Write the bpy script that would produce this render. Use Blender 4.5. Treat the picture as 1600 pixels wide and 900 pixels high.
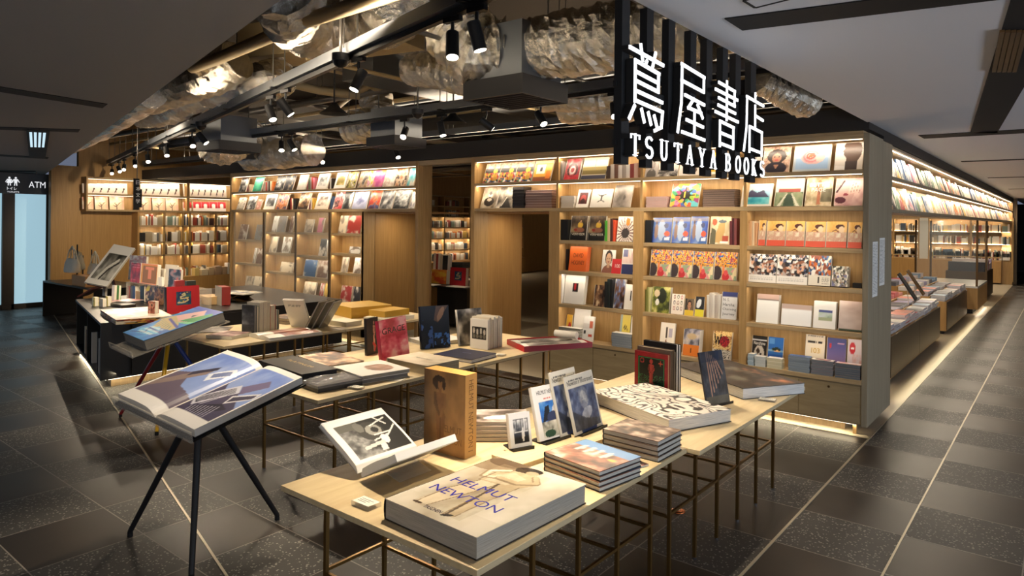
import bpy, math, random
import numpy as np
from mathutils import Matrix, Vector
S = bpy.context.scene
COL = S.collection
for o in list(bpy.data.objects): bpy.data.objects.remove(o)

# ------------------------------------------------------------------ camera, world, exposure
FPX, YAW, ROLL, CX, CY, EYE = 1078.6, -.6776, .0098, 800., 346.05, 1.93
_c, _s, _cr, _sr = math.cos(YAW), math.sin(YAW), math.cos(ROLL), math.sin(ROLL)
FWD = np.array([_s, _c, 0.])
_R0 = np.array([_c, -_s, 0.]); _D0 = np.array([0, 0, -1.])
RGT = _cr * _R0 - _sr * _D0
DWN = _sr * _R0 + _cr * _D0
cam = bpy.data.cameras.new('camera'); camo = bpy.data.objects.new('camera', cam); COL.objects.link(camo)
cam.sensor_fit = 'HORIZONTAL'; cam.sensor_width = 36.; cam.lens = 36. * FPX / 1600.
cam.shift_x = 0.; cam.shift_y = -(450. - CY) / 1600.
cam.clip_start = .05; cam.clip_end = 200
camo.matrix_world = Matrix(((RGT[0], -DWN[0], -FWD[0], 0), (RGT[1], -DWN[1], -FWD[1], 0), (RGT[2], -DWN[2], -FWD[2], EYE), (0, 0, 0, 1)))
S.camera = camo
S.view_settings.view_transform = 'Standard'; S.view_settings.look = 'None'
S.view_settings.gamma = 1.; S.view_settings.use_curve_mapping = False
S.view_settings.exposure = 0.0
W = bpy.data.worlds.new('world'); S.world = W; W.use_nodes = True
W.node_tree.nodes['Background'].inputs[0].default_value = (.62, .72, 1., 1)
W.node_tree.nodes['Background'].inputs[1].default_value = .2

def spot(name, loc, target, power, col=(1, .80, .56), size=50, blend=.45, r=.03):
    l = bpy.data.lights.new(name, 'SPOT'); l.energy = power; l.color = col; l.spot_size = math.radians(size); l.spot_blend = blend; l.shadow_soft_size = r
    o = bpy.data.objects.new(name, l); COL.objects.link(o); o.location = loc
    o.rotation_euler = (Vector(target) - Vector(loc)).to_track_quat('-Z', 'Y').to_euler(); return o
def area(name, loc, target, power, sx, sy, col=(1, .80, .55), up=None):
    l = bpy.data.lights.new(name, 'AREA'); l.shape = 'RECTANGLE'; l.energy = power; l.color = col; l.size = sx; l.size_y = sy
    o = bpy.data.objects.new(name, l); COL.objects.link(o)
    d = (Vector(target) - Vector(loc)).normalized()
    xa = Vector(up or (1, 0, 0)); xa = (xa - d * xa.dot(d)).normalized(); za = -d; ya = za.cross(xa)
    o.matrix_world = Matrix(((xa.x, ya.x, za.x, loc[0]), (xa.y, ya.y, za.y, loc[1]), (xa.z, ya.z, za.z, loc[2]), (0, 0, 0, 1)))
    return o
WARM = (1, .84, .64); COOL = (.62, .78, 1.)
# floor-washing strips under the furniture
area('plinth_light', (-3.2, 6.945, .085), (-3.2, 6.93, 0), 9, 3.4, .02, (1, .84, .55))
area('plinth_light', (-9.55, 3.52, .088), (-9.56, 3.44, 0), 5, 2.5, .02, (1, .84, .55), up=(-.9703, .2419, 0))
area('plinth_light', (-8.46, 4.7, .088), (-8.44, 4.7, 0), 5, 3., .02, (1, .84, .55), up=(0, 1, 0))
area('plinth_light', (-10.4, 6.95, .09), (-10.4, 6.93, 0), 7, 3.6, .02, (1, .84, .55))
area('corridor_floor_light', (-1.45, 13, .09), (-1.40, 13, 0), 5, 9, .02, (1, .84, .55), up=(0, 1, 0))
# daylight from the entrance side, and broad fills added behind and beside the camera
area('concourse_fill', (1.5, -4.6, 1.5), (-2.0, 5, 1.9), 90, 8, 2.2, (1, .92, .82))
area('concourse_fill', (7.5, 16, 1.3), (0, 15, 2.6), 90, 12, 1.8, (1, .86, .72), up=(0, 1, 0))
# upward fills added to brighten the open services, no cove there
area('services_fill', (-6, 7.15, 3.02), (-6, 5.2, 4.0), 110, 9, .06, (1, .80, .56))
area('services_fill', (-12.5, 7.15, 3.02), (-12, 5.2, 4.0), 45, 5, .06, (1, .80, .56))
# fills without lamp bodies, added over the corridor counters and far shelves
area('corridor_fill', (-2.0, 12.5, 2.04), (-2.0, 12.5, 0), 75, 8.5, .1, (1, .84, .62), up=(0, 1, 0))
area('corridor_fill', (-2.2, 22, 2.04), (-2.2, 22, 0), 60, 9, .1, (1, .84, .62), up=(0, 1, 0))
area('corridor_fill', (-4.5, 24.5, 2.9), (-4.5, 27, 0), 70, 5, .2, (1, .84, .62))
# corner track behind the sign: bodiless fill spots added for the case front and tables
for x, y, T, p in ((-1.62, 3.2, (-2.0, 2.2, .75), 110), (-1.62, 4.2, (-3.0, 6.9, 1.2), 120), (-1.62, 5.0, (-2.0, 4.6, .75), 110), (-1.62, 5.8, (-4.4, 6.9, 1.2), 110), (-1.62, 6.2, (-2.2, 6.9, .9), 50)):
    spot('wash_fill', (x, y, 2.9), T, p, (1, .84, .62), 60, .7, .03)
for x, y, T, p in ((-5.6, 5.1, (-6.6, 7.2, 1.2), 130), (-8.4, 5.1, (-9.4, 6.9, 1.4), 120), (-11, 5.1, (-11.6, 6.9, 1.2), 100), (-12.5, 5.6, (-16.2, 6.6, 1.4), 260), (-7.4, 3.06, (-9.2, 4.2, .9), 190), (-5.4, 2.6, (-6.7, 3.1, .95), 130), (-8.6, 3.4, (-11.0, 4.8, .9), 120), (-10.2, 9.4, (-9.2, 9.4, .8), 90)):
    spot('wash_fill', (x, y, 2.9), T, p, (1, .82, .58), 60, .7, .03)  # spots without lamp bodies, added to lift dim fronts and counters
area('entrance_daylight', (-15.6, 1.2, 1.3), (-11, 1.6, 0), 22, 2.2, 2.0, COOL, up=(0, 0, 1))
area('concourse_fill', (6.5, 4, .7), (1, 5, 2.86), 260, 7, 1.2, (.72, .83, 1.), up=(0, 1, 0))  # cool fill added to brighten the right-hand soffit
spot('wash_fill', (-7.9, 3.1, 2.8), (-9.2, 4.2, .95), 200, (1, .80, .54), 55, .7, .03)  # extra fill spot added for the small books on the counter
area('passage_light', (-5.6, 7.45, 2.03), (-5.6, 7.4, 0), 7, .8, .05, WARM)
area('passage_light', (-7.9, 7.45, 2.03), (-7.9, 7.4, 0), 7, .8, .05, WARM)
spot('wash_fill', (-5.0, 9.6, 2.8), (-5.4, 11.6, 1.2), 150, (1, .78, .5), 70, .7, .03)  # fill spot added to brighten the inner timber panel
area('services_fill', (-4.4, 2.9, 3.14), (-4.3, 4.0, 3.7), 22, 4, .05, (1, .82, .6), up=(-.97, .2419, 0))  # upward fill added above the slanting soffit edge for the ducts
area('services_fill', (-9.4, 4.2, 3.14), (-9.3, 5.4, 3.7), 22, 4, .05, (1, .82, .6), up=(-.97, .2419, 0))  # second added fill for the ducts, farther along the edge

# ------------------------------------------------------------------ measuring helpers (a pixel seen on a known plane)
def xat(px, Y, z):
    k = (px - CX) / FPX
    return -(Y * (RGT[1] - k * FWD[1]) + (z - EYE) * (RGT[2] - k * FWD[2])) / (RGT[0] - k * FWD[0])
def yat(px, X, z):
    k = (px - CX) / FPX
    return -(X * (RGT[0] - k * FWD[0]) + (z - EYE) * (RGT[2] - k * FWD[2])) / (RGT[1] - k * FWD[1])
def at(px, py, z=None, x=None, y=None):
    d = FWD + (px - CX) / FPX * RGT + (py - CY) / FPX * DWN
    t = (z - EYE) / d[2] if z is not None else (x / d[0] if x is not None else y / d[1])
    return Vector((d[0] * t, d[1] * t, EYE + d[2] * t))
def zat(py, X, Y):
    a = np.array([X, Y, 0.]); k = (py - CY) / FPX
    return EYE - (a @ DWN - k * (a @ FWD)) / (DWN[2] - k * FWD[2])

# ------------------------------------------------------------------ colour and materials
def lin(c):
    if isinstance(c, str):
        c = c.lstrip('#')
        if len(c) == 3: c = ''.join(q * 2 for q in c)
        c = [int(c[i:i + 2], 16) / 255 for i in (0, 2, 4)]
    return tuple((x / 12.92 if x <= .04045 else ((x + .055) / 1.055) ** 2.4) for x in c)
def srgb(c):
    c = c.lstrip('#')
    if len(c) == 3: c = ''.join(q * 2 for q in c)
    return np.array([int(c[i:i + 2], 16) / 255 for i in (0, 2, 4)])
M = {}
class NT:
    def __init__(s, name):
        s.m = bpy.data.materials.new(name); s.m.use_nodes = True; s.t = s.m.node_tree; s.b = s.t.nodes['Principled BSDF']; M[name] = s.m
    def n(s, typ, **kw):
        k = s.t.nodes.new('ShaderNode' + typ)
        for a, v in kw.items():
            if a.startswith('i_'):
                a = a[2:]; a = int(a) if a.isdigit() else a
                if isinstance(v, tuple) and len(v) == 2 and hasattr(v[0], 'outputs'): s.t.links.new(v[0].outputs[v[1]], k.inputs[a])
                elif hasattr(v, 'outputs'): s.t.links.new(v.outputs[0], k.inputs[a])
                else: k.inputs[a].default_value = v
            else: setattr(k, a, v)
        return k
    def math(s, op, a, b=0., c=0.): return s.n('Math', operation=op, i_0=a, i_1=b, i_2=c)
    def ramp(s, fac, stops, interp='LINEAR'):
        r = s.n('ValToRGB', i_Fac=fac); r.color_ramp.interpolation = interp
        e = r.color_ramp.elements
        while len(e) < len(stops): e.new(.5)
        for q, (p, c) in zip(e, stops): q.position = p; q.color = (*lin(c), 1) if isinstance(c, str) else (*c, 1)
        return r
    def set(s, **kw):
        for a, v in kw.items():
            k = s.b.inputs[a.replace('_', ' ')]
            if hasattr(v, 'outputs'): s.t.links.new(v.outputs[0], k)
            else: k.default_value = (*lin(v), 1) if isinstance(v, str) else v
        return s
    def bump(s, h, strength=.3, dist=.01):
        b = s.n('Bump', i_Height=h, i_Strength=strength, i_Distance=dist); s.t.links.new(b.outputs[0], s.b.inputs['Normal']); return b
def plain(name, col, rough=.5, metal=0., **kw): return NT(name).set(Base_Color=col, Roughness=rough, Metallic=metal, **kw)
def emit(name, col, st):
    n = NT(name).set(Base_Color='#000000'); n.b.inputs['Emission Color'].default_value = (*(lin(col) if isinstance(col, str) else col), 1); n.b.inputs['Emission Strength'].default_value = st
def wood(name, c0, c1, scale=(2, 2, 28), rough=.45, axis=None):
    n = NT(name); tc = n.n('TexCoord'); mp = n.n('Mapping', i_0=(tc, 3)); mp.inputs['Scale'].default_value = scale
    no = n.n('TexNoise', i_Vector=mp, i_Scale=1.6, i_Detail=5., i_Roughness=.62, i_Distortion=.6)
    r = n.ramp(no, [(.3, c0), (.7, c1)]); n.set(Base_Color=r, Roughness=rough); n.bump(no, .06, .004)
wood('oak', '#a5824f', '#c09b66', (22, 22, 1.3)); wood('oak_along', '#a58a63', '#c4aa80', (1.3, 16, 22)); wood('oak_dark', '#7d684c', '#97805e', (20, 20, 1.2)); wood('oak_side', '#8d8068', '#a1947b', (18, 14, .7))
wood('birch', '#c9b184', '#dac79e', (14, 1.2, 14), .42); wood('oak_warm', '#a9804a', '#bd9459', (22, 22, 1.1)); wood('oak_drawer', '#94805d', '#a8946f', (1.5, 20, 14))
plain('black_steel', '#151517', .38, .3); plain('black_matt', '#101012', .6); plain('charcoal', '#2a2a2c', .5); plain('brass', '#8a6a3a', .35, .85); plain('bronze', '#6b5236', .42, .8)
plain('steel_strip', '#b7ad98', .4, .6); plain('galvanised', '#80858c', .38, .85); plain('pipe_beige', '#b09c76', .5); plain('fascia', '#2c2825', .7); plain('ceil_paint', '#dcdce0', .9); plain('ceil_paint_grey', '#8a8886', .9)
plain('dark_slot', '#050506', .8); plain('pale_floor', '#b8ac94', .45); plain('black_laminate', '#1c1b1a', .33); plain('acrylic_white', '#e6e2d8', .2)
plain('gold_paper', '#c09a3c', .5); plain('linen', '#efe6d0', .9); plain('kraft', '#c29a68', .7); plain('white_paint', '#dedad0', .5); plain('rubber', '#0c0c0c', .8); plain('chrome', '#c9c9c9', .12, 1.)
plain('red_paint', '#7c1517', .35); plain('yellow_paint', '#c79a1a', .35); plain('blue_paint', '#1d3a86', .35); plain('dark_red_leather', '#4a1c16', .5); plain('slab_dark', '#3a322a', .95); plain('grey_metal', '#6f6b66', .4, .6)
plain('door_frame', '#5d554e', .45, .5); plain('sign_dark', '#4c525a', .5); plain('white_letter', '#f2f2f2', .5)
emit('led_warm', (1, .86, .66), 3.5); emit('sign_white', (.93, .96, 1.), 2.2); emit('lamp_lens', (1, .9, .72), 14.); emit('down_lens', (1, .95, .85), 6.)
emit('louvre_cool', (.55, .75, .85), 1.1)
plain('bronze_panel', '#5a4a38', .32, .75)
plain('copper', '#c8703c', .25, .9)
emit('letter_lit', (.95, .97, 1.), .9)
NT('daylight_glass').set(Base_Color='#a8cfdc', Roughness=.35)
_n = M['daylight_glass'].node_tree.nodes['Principled BSDF']; _n.inputs['Emission Color'].default_value = (.42, .66, .78, 1); _n.inputs['Emission Strength'].default_value = .75
def glass(name, col, alpha, rough=.03):
    n = NT(name); n.set(Base_Color=col, Roughness=rough); n.b.inputs['Alpha'].default_value = alpha; n.b.inputs['IOR'].default_value = 1.5; n.b.inputs['Specular IOR Level'].default_value = .8
glass('clear_glass', '#cfe0e6', .10); glass('acrylic', '#e8e2d6', .22); glass('clear_wrap', '#d9d9dc', .25, .15)
# printed covers take their colours from the mesh (ink on each face)
n = NT('print'); a = n.n('Attribute', attribute_name='Col'); n.set(Base_Color=a, Roughness=.38)
n = NT('print_gloss'); a = n.n('Attribute', attribute_name='Col'); n.set(Base_Color=a, Roughness=.16)
n = NT('ink_matt'); a = n.n('Attribute', attribute_name='Col'); n.set(Base_Color=a, Roughness=.7)
n = NT('paper'); a = n.n('Attribute', attribute_name='Col'); tc = n.n('TexCoord'); mp = n.n('Mapping', i_0=(tc, 3)); mp.inputs['Scale'].default_value = (8, 8, 420)
no = n.n('TexNoise', i_Vector=mp, i_Scale=1., i_Detail=2.); r = n.ramp(no, [(.35, (.72, .72, .72)), (.65, (1, 1, 1))]); mx = n.n('MixRGB', blend_type='MULTIPLY', i_0=1., i_1=a, i_2=r); n.set(Base_Color=mx, Roughness=.75)
# foil ducts
n = NT('foil'); tc = n.n('TexCoord'); v = n.n('TexNoise', i_Vector=(tc, 3), i_Scale=11., i_Detail=8., i_Roughness=.72, i_Distortion=1.6); n.set(Base_Color='#e2dccf', Metallic=1., Roughness=.2); n.bump(v, .5, .04)
# stone tiles
n = NT('tiles'); g = n.n('NewGeometry'); sx = n.n('SeparateXYZ', i_0=(g, 0))
ux = n.math('DIVIDE', n.math('ADD', sx, 1.38 + 60), .6)
uy = n.n('Math', operation='DIVIDE', i_0=n.n('Math', operation='ADD', i_0=(sx, 1), i_1=-4.285 + 60), i_1=.6)
fx = n.math('FLOOR', ux); fy = n.math('FLOOR', uy); par = n.math('MODULO', n.math('ADD', fx, fy), 2.)
cell = n.n('CombineXYZ', i_0=fx, i_1=fy); wn = n.n('TexWhiteNoise', i_Vector=cell); wn.noise_dimensions = '2D'
vo = n.n('TexVoronoi', i_Vector=(g, 0), i_Scale=62.); vo.feature = 'F1'
cr = n.n('TexWhiteNoise', i_Vector=(vo, 'Color')); cr.noise_dimensions = '3D'
chip = n.math('MULTIPLY', n.math('LESS_THAN', (vo, 'Distance'), n.math('MULTIPLY', cr, .42)), n.math('GREATER_THAN', cr, .45))
big = n.n('TexNoise', i_Vector=(g, 0), i_Scale=2.2, i_Detail=4.)
dark = n.ramp(big, [(.3, '#2a231d'), (.7, '#372e27')]); spk0 = n.ramp(big, [(.3, '#403e3b'), (.7, '#4d4b48')])
spk = n.n('MixRGB', i_0=n.math('MULTIPLY', chip, .8), i_1=spk0, i_2=(*lin('#a9a59c'), 1))
tile = n.n('MixRGB', i_0=par, i_1=spk, i_2=dark)
tone = n.n('MixRGB', blend_type='MULTIPLY', i_0=1., i_1=tile, i_2=n.ramp(wn, [(0., (.78, .78, .78)), (1., (1.1, 1.1, 1.1))]))
def edge(u): return n.math('LESS_THAN', n.math('ABSOLUTE', n.math('SUBTRACT', n.math('FRACT', n.math('ADD', u, .5)), .5)),   .006)
gr = n.math('MAXIMUM', edge(ux), edge(uy))
n.set(Base_Color=n.n('MixRGB', i_0=gr, i_1=tone, i_2=(*lin('#8d867e'), 1)), Roughness=n.math('ADD', n.math('MULTIPLY', par, -.10), .50))
M['tiles'].node_tree.nodes['Principled BSDF'].inputs['Specular IOR Level'].default_value = .32

# ------------------------------------------------------------------ mesh collector
class MB:
    def __init__(s): s.v = []; s.f = []; s.c = []; s.sm = []
    def add(s, vs, fs, col='#808080', sm=False):
        o = len(s.v); s.v += [tuple(p) for p in vs]; s.f += [tuple(i + o for i in q) for q in fs]; s.sm += [sm] * len(fs)
        l = lin(col) if not isinstance(col, np.ndarray) else None
        if l is not None: s.c += [l] * len(vs)
        else: s.c += [tuple(x) for x in col]
        return s
    def box(s, a, b, col='#808080', Mx=None):
        x0, y0, z0 = a; x1, y1, z1 = b
        vs = [Vector(p) for p in ((x0, y0, z0), (x1, y0, z0), (x1, y1, z0), (x0, y1, z0), (x0, y0, z1), (x1, y0, z1), (x1, y1, z1), (x0, y1, z1))]
        if Mx is not None: vs = [Mx @ p for p in vs]
        return s.add(vs, [(0, 3, 2, 1), (4, 5, 6, 7), (0, 1, 5, 4), (1, 2, 6, 5), (2, 3, 7, 6), (3, 0, 4, 7)], col)
    def prism(s, poly, z0, z1, col='#808080', Mx=None):
        n = len(poly); vs = [Vector((p[0], p[1], z0)) for p in poly] + [Vector((p[0], p[1], z1)) for p in poly]
        if Mx is not None: vs = [Mx @ p for p in vs]
        return s.add(vs, [tuple(range(n - 1, -1, -1)), tuple(range(n, 2 * n))] + [(i, (i + 1) % n, n + (i + 1) % n, n + i) for i in range(n)], col)
    def tube(s, pts, r, n=10, col='#808080', caps=True, sm=True):
        pts = [Vector(p) for p in pts]; rs = r if isinstance(r, (list, tuple)) else [r] * len(pts)
        rings = []; u = None
        for i, p in enumerate(pts):
            t = (pts[min(i + 1, len(pts) - 1)] - pts[max(i - 1, 0)]).normalized()
            if u is None: u = t.orthogonal().normalized()
            u = (u - t * u.dot(t)).normalized(); w = t.cross(u)
            rings.append([p + rs[i] * (math.cos(2 * math.pi * k / n) * u + math.sin(2 * math.pi * k / n) * w) for k in range(n)])
        vs = [q for g in rings for q in g]; fs = [(i * n + k, i * n + (k + 1) % n, (i + 1) * n + (k + 1) % n, (i + 1) * n + k) for i in range(len(pts) - 1) for k in range(n)]
        s.add(vs, fs, col, sm)
        if caps:
            for g, rev in ((rings[0], 1), (rings[-1], 0)): s.add(g, [tuple(range(n))[::-1] if rev else tuple(range(n))], col)
        return s
    def bar(s, p, q, w, h=None, col='#808080', up=(0, 0, 1)):
        p = Vector(p); q = Vector(q); d = q - p; L = d.length; d.normalize(); up = Vector(up)
        x = d.cross(up)
        x = d.cross(Vector((1, 0, 0))) if x.length < 1e-4 else x
        x.normalize(); z = x.cross(d)
        Mx = Matrix(((x.x, d.x, z.x, p.x), (x.y, d.y, z.y, p.y), (x.z, d.z, z.z, p.z), (0, 0, 0, 1))); h = h or w
        return s.box((-w / 2, 0, -h / 2), (w / 2, L, h / 2), col, Mx)
    def quad(s, a, b, c, d, col='#808080'): return s.add([a, b, c, d], [(0, 1, 2, 3)], col)
    def art(s, o, ux, uy, A):
        o = np.array(o, float); ux = np.array(ux, float); uy = np.array(uy, float); ny, nx = A.shape[:2]
        U, V = np.meshgrid(np.linspace(0, 1, nx), np.linspace(0, 1, ny)); P = o + U[..., None] * ux + V[..., None] * uy
        i = np.arange((ny - 1) * (nx - 1)); r = i // (nx - 1) * nx + i % (nx - 1)
        return s.surf(P.reshape(-1, 3), np.stack([r, r + 1, r + nx + 1, r + nx], 1), A)
    def surf(s, P, F, A):
        A = np.clip(A.reshape(-1, 3), 0, 1); L = np.where(A <= .04045, A / 12.92, ((A + .055) / 1.055) ** 2.4)
        return s.add(P.tolist(), F.tolist(), L)
    def text(s, body, o, ux, uy, w, h, col, lift=.0006, align='l', stretch=True):
        T = textmesh(body); 
        if T is None: return s
        vs, fs = T; vs = vs.copy(); mn = vs.min(0); mx = vs.max(0); sz = mx - mn
        kx = w / sz[0]; ky = h / sz[1]
        if not stretch: kx = ky = min(kx, ky)
        off = 0 if align == 'l' else (w - kx * sz[0]) * (.5 if align == 'c' else 1)
        ux = np.array(ux, float); uy = np.array(uy, float); ux /= np.linalg.norm(ux); uy /= np.linalg.norm(uy); nn = np.cross(ux, uy)
        P = np.array(o, float) + ((vs[:, :1] - mn[0]) * kx + off) * ux + (vs[:, 1:2] - mn[1]) * ky * uy + lift * nn
        return s.add(P.tolist(), fs, col)
    def mesh(s, name, mat):
        me = bpy.data.meshes.new(name); me.from_pydata(s.v, [], s.f)
        c = me.color_attributes.new('Col', 'FLOAT_COLOR', 'POINT'); a = np.ones((len(s.v), 4), np.float32); a[:, :3] = np.array(s.c, np.float32).reshape(-1, 3); c.data.foreach_set('color', a.ravel())
        me.polygons.foreach_set('use_smooth', s.sm); me.materials.append(M[mat] if isinstance(mat, str) else mat); me.update(); return me
    def build(s, name, mat, parent=None, Mx=None, bevel=0, local=False):
        o = bpy.data.objects.new(name, s.mesh(name, mat)); COL.objects.link(o)
        if parent is not None:
            o.parent = parent
            if not local: o.matrix_parent_inverse = parent.matrix_world.inverted()
        if Mx is not None:
            if parent is None: o.matrix_world = Mx
            else: o.matrix_basis = Mx
        if bevel:
            b = o.modifiers.new('bevel', 'BEVEL'); b.width = bevel; b.segments = 2; b.limit_method = 'ANGLE'
        return o
_TM = {}
def textmesh(body):
    if body not in _TM:
        c = bpy.data.curves.new('t', 'FONT'); c.body = body; c.resolution_u = 3; o = bpy.data.objects.new('t', c); me = bpy.data.meshes.new_from_object(o)
        if not len(me.vertices): _TM[body] = None
        else: _TM[body] = (np.array([v.co[:] for v in me.vertices]), [tuple(p.vertices) for p in me.polygons])
        bpy.data.objects.remove(o); bpy.data.curves.remove(c); bpy.data.meshes.remove(me)
    return _TM[body]

# ------------------------------------------------------------------ naming and labels
REG = {}
def tag(o, label, cat, group=None, order=None):
    o['category'] = cat
    if group: o['group'] = group
    REG.setdefault(label, []).append((o, order)); return o
ORD = 'first second third fourth fifth sixth seventh eighth ninth tenth eleventh twelfth thirteenth fourteenth fifteenth sixteenth seventeenth eighteenth nineteenth twentieth'.split()
def ordinal(i):
    if i < 20: return ORD[i]
    t, u = divmod(i + 1, 10); return {2: 'twenty', 3: 'thirty', 4: 'forty', 5: 'fifty', 6: 'sixty'}[t] + ('-' + ORD[u - 1] if u else 'th')
def finish_labels():
    for l, L in REG.items():
        for i, (o, od) in enumerate(L):
            o['label'] = l if len(L) == 1 else f"{l}, {ordinal(i)} {od or 'from the left'}"
def struct(o): o['kind'] = 'structure'; return o
def empty(name, loc=(0, 0, 0), rz=0.):
    o = bpy.data.objects.new(name, None); COL.objects.link(o); o.location = loc; o.rotation_euler = (0, 0, rz); o.empty_display_size = .1
    o.matrix_world = Matrix.Translation(loc) @ Matrix.Rotation(rz, 4, 'Z'); return o
def copy_tree(o, Mx):
    c = o.copy(); COL.objects.link(c); c.matrix_world = Mx
    for k in o.children:
        d = k.copy(); COL.objects.link(d); d.parent = c; d.matrix_parent_inverse = k.matrix_parent_inverse.copy()
        for g in k.children:
            e = g.copy(); COL.objects.link(e); e.parent = d; e.matrix_parent_inverse = g.matrix_parent_inverse.copy()
    return c

# ------------------------------------------------------------------ printed pictures
def vnoise(nx, ny, sx, sy, seed):
    r = np.random.RandomState(seed); gx, gy = int(sx) + 2, int(sy) + 2; g = r.rand(gy, gx)
    U = np.linspace(0, sx, nx); V = np.linspace(0, sy, ny); i = U.astype(int); j = V.astype(int); a = U - i; b = V - j; a = a * a * (3 - 2 * a); b = b * b * (3 - 2 * b)
    g00 = g[np.ix_(j, i)]; g01 = g[np.ix_(j, i + 1)]; g10 = g[np.ix_(j + 1, i)]; g11 = g[np.ix_(j + 1, i + 1)]
    return (g00 * (1 - a) + g01 * a) * (1 - b)[:, None] + (g10 * (1 - a) + g11 * a) * b[:, None]
def fbm(nx, ny, sc, seed, oct=4, asp=1.):
    t = 0; amp = 1; tot = 0
    for k in range(oct): t = t + amp * vnoise(nx, ny, sc * asp * 2 ** k, sc * 2 ** k, seed + k * 31); tot += amp; amp *= .55
    t = t / tot; return np.clip((t - t.min()) / (np.ptp(t) + 1e-6), 0, 1)
def ramp(t, cols):
    C = np.array([srgb(c) for c in cols]); x = t * (len(cols) - 1); i = np.clip(x.astype(int), 0, len(cols) - 2) if len(cols) > 1 else np.zeros_like(x, int); f = (x - i)[..., None]
    return C[i] * (1 - f) + C[np.minimum(i + 1, len(cols) - 1)] * f
class Art:
    def __init__(s, nx, ny, bg='#ffffff'):
        s.nx, s.ny = nx, ny; s.A = np.ones((ny, nx, 3)) * srgb(bg); s.U, s.V = np.meshgrid(np.linspace(0, 1, nx), np.linspace(0, 1, ny))
    def put(s, m, c, k=1.): m = (m * k)[..., None]; s.A = s.A * (1 - m) + (srgb(c) if isinstance(c, str) else c) * m; return s
    def rect(s, u0, v0, u1, v1, c, k=1.): return s.put(((s.U >= u0) & (s.U <= u1) & (s.V >= v0) & (s.V <= v1)).astype(float), c, k)
    def ell(s, cu, cv, ru, rv, c, ang=0., k=1.):
        ca, sa = math.cos(ang), math.sin(ang); x = (s.U - cu); y = (s.V - cv); return s.put(((((x * ca + y * sa) / ru) ** 2 + ((-x * sa + y * ca) / rv) ** 2) < 1).astype(float), c, k)
    def ring(s, cu, cv, r, w, c, asp=1.): d = np.hypot(s.U - cu, (s.V - cv) * asp); return s.put((abs(d - r) < w).astype(float), c)
    def line(s, u0, v0, u1, v1, w, c, k=1.):
        dx, dy = u1 - u0, v1 - v0; t = np.clip(((s.U - u0) * dx + (s.V - v0) * dy) / (dx * dx + dy * dy + 1e-9), 0, 1); return s.put((np.hypot(s.U - u0 - t * dx, s.V - v0 - t * dy) < w).astype(float), c, k)
    def path(s, pts, w, c):
        for p, q in zip(pts, pts[1:]): s.line(*p, *q, w, c)
        return s
    def poly(s, pts, c, k=1.):
        m = np.zeros(s.U.shape, bool)
        for (x0, y0), (x1, y1) in zip(pts, pts[1:] + pts[:1]):
            cnd = (y0 > s.V) != (y1 > s.V); m ^= cnd & (s.U < (x1 - x0) * (s.V - y0) / (y1 - y0 + 1e-12) + x0)
        return s.put(m.astype(float), c, k)
    def noise(s, cols, sc, seed, box=(0, 0, 1, 1), k=1., con=1.3, asp=1.):
        t = np.clip((fbm(s.nx, s.ny, sc, seed, asp=asp) - .5) * con + .5, 0, 1); m = ((s.U >= box[0]) & (s.U <= box[2]) & (s.V >= box[1]) & (s.V <= box[3])).astype(float); return s.put(m, ramp(t, cols), k)
    def vor(s, cols, n, seed, box=(0, 0, 1, 1), sy=1.):
        r = np.random.RandomState(seed); px = box[0] + r.rand(n) * (box[2] - box[0]); py = box[1] + r.rand(n) * (box[3] - box[1]); d = (s.U[..., None] - px) ** 2 + ((s.V[..., None] - py) * sy) ** 2
        i = d.argmin(-1); C = np.array([srgb(c) for c in cols])[r.randint(0, len(cols), n)]; m = ((s.U >= box[0]) & (s.U <= box[2]) & (s.V >= box[1]) & (s.V <= box[3])).astype(float); return s.put(m, C[i])
    def squig(s, cols, sc, seed, w=.08, box=(0, 0, 1, 1), c='#111111', lev=5):
        t = fbm(s.nx, s.ny, sc, seed, 2) * lev; m = (abs(t - np.round(t)) < w) & (s.U >= box[0]) & (s.U <= box[2]) & (s.V >= box[1]) & (s.V <= box[3]); return s.put(m.astype(float), c)
    def words(s, u0, v0, u1, n, h, c, seed=1, k=.8):
        r = np.random.RandomState(seed)
        for i in range(n):
            v = v0 - i * h * 2; u = u0
            while u < u1: q = r.uniform(.03, .1); s.rect(u, v, min(u + q, u1), v + h, c, k); u += q + .02
        return s
GREY = ['#141414', '#4a4a4a', '#8a8a88', '#d4d2cc']; SEPIA = ['#2a1c12', '#6a4c34', '#a8845c', '#e2cfae']; BROWN = ['#1a1210', '#4a3022', '#8a6444', '#d8bc94']
BLUES = ['#101c3c', '#1e4488', '#4a86c8', '#dce8ee']; FLESH = ['#40221a', '#8a5a48', '#c89a84', '#f0dccb']; VIV = ['#c8342c', '#e8b428', '#2a5aa8', '#3a9a58', '#e87a3c', '#f0e8d8', '#7a3a8a', '#222222']
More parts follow.
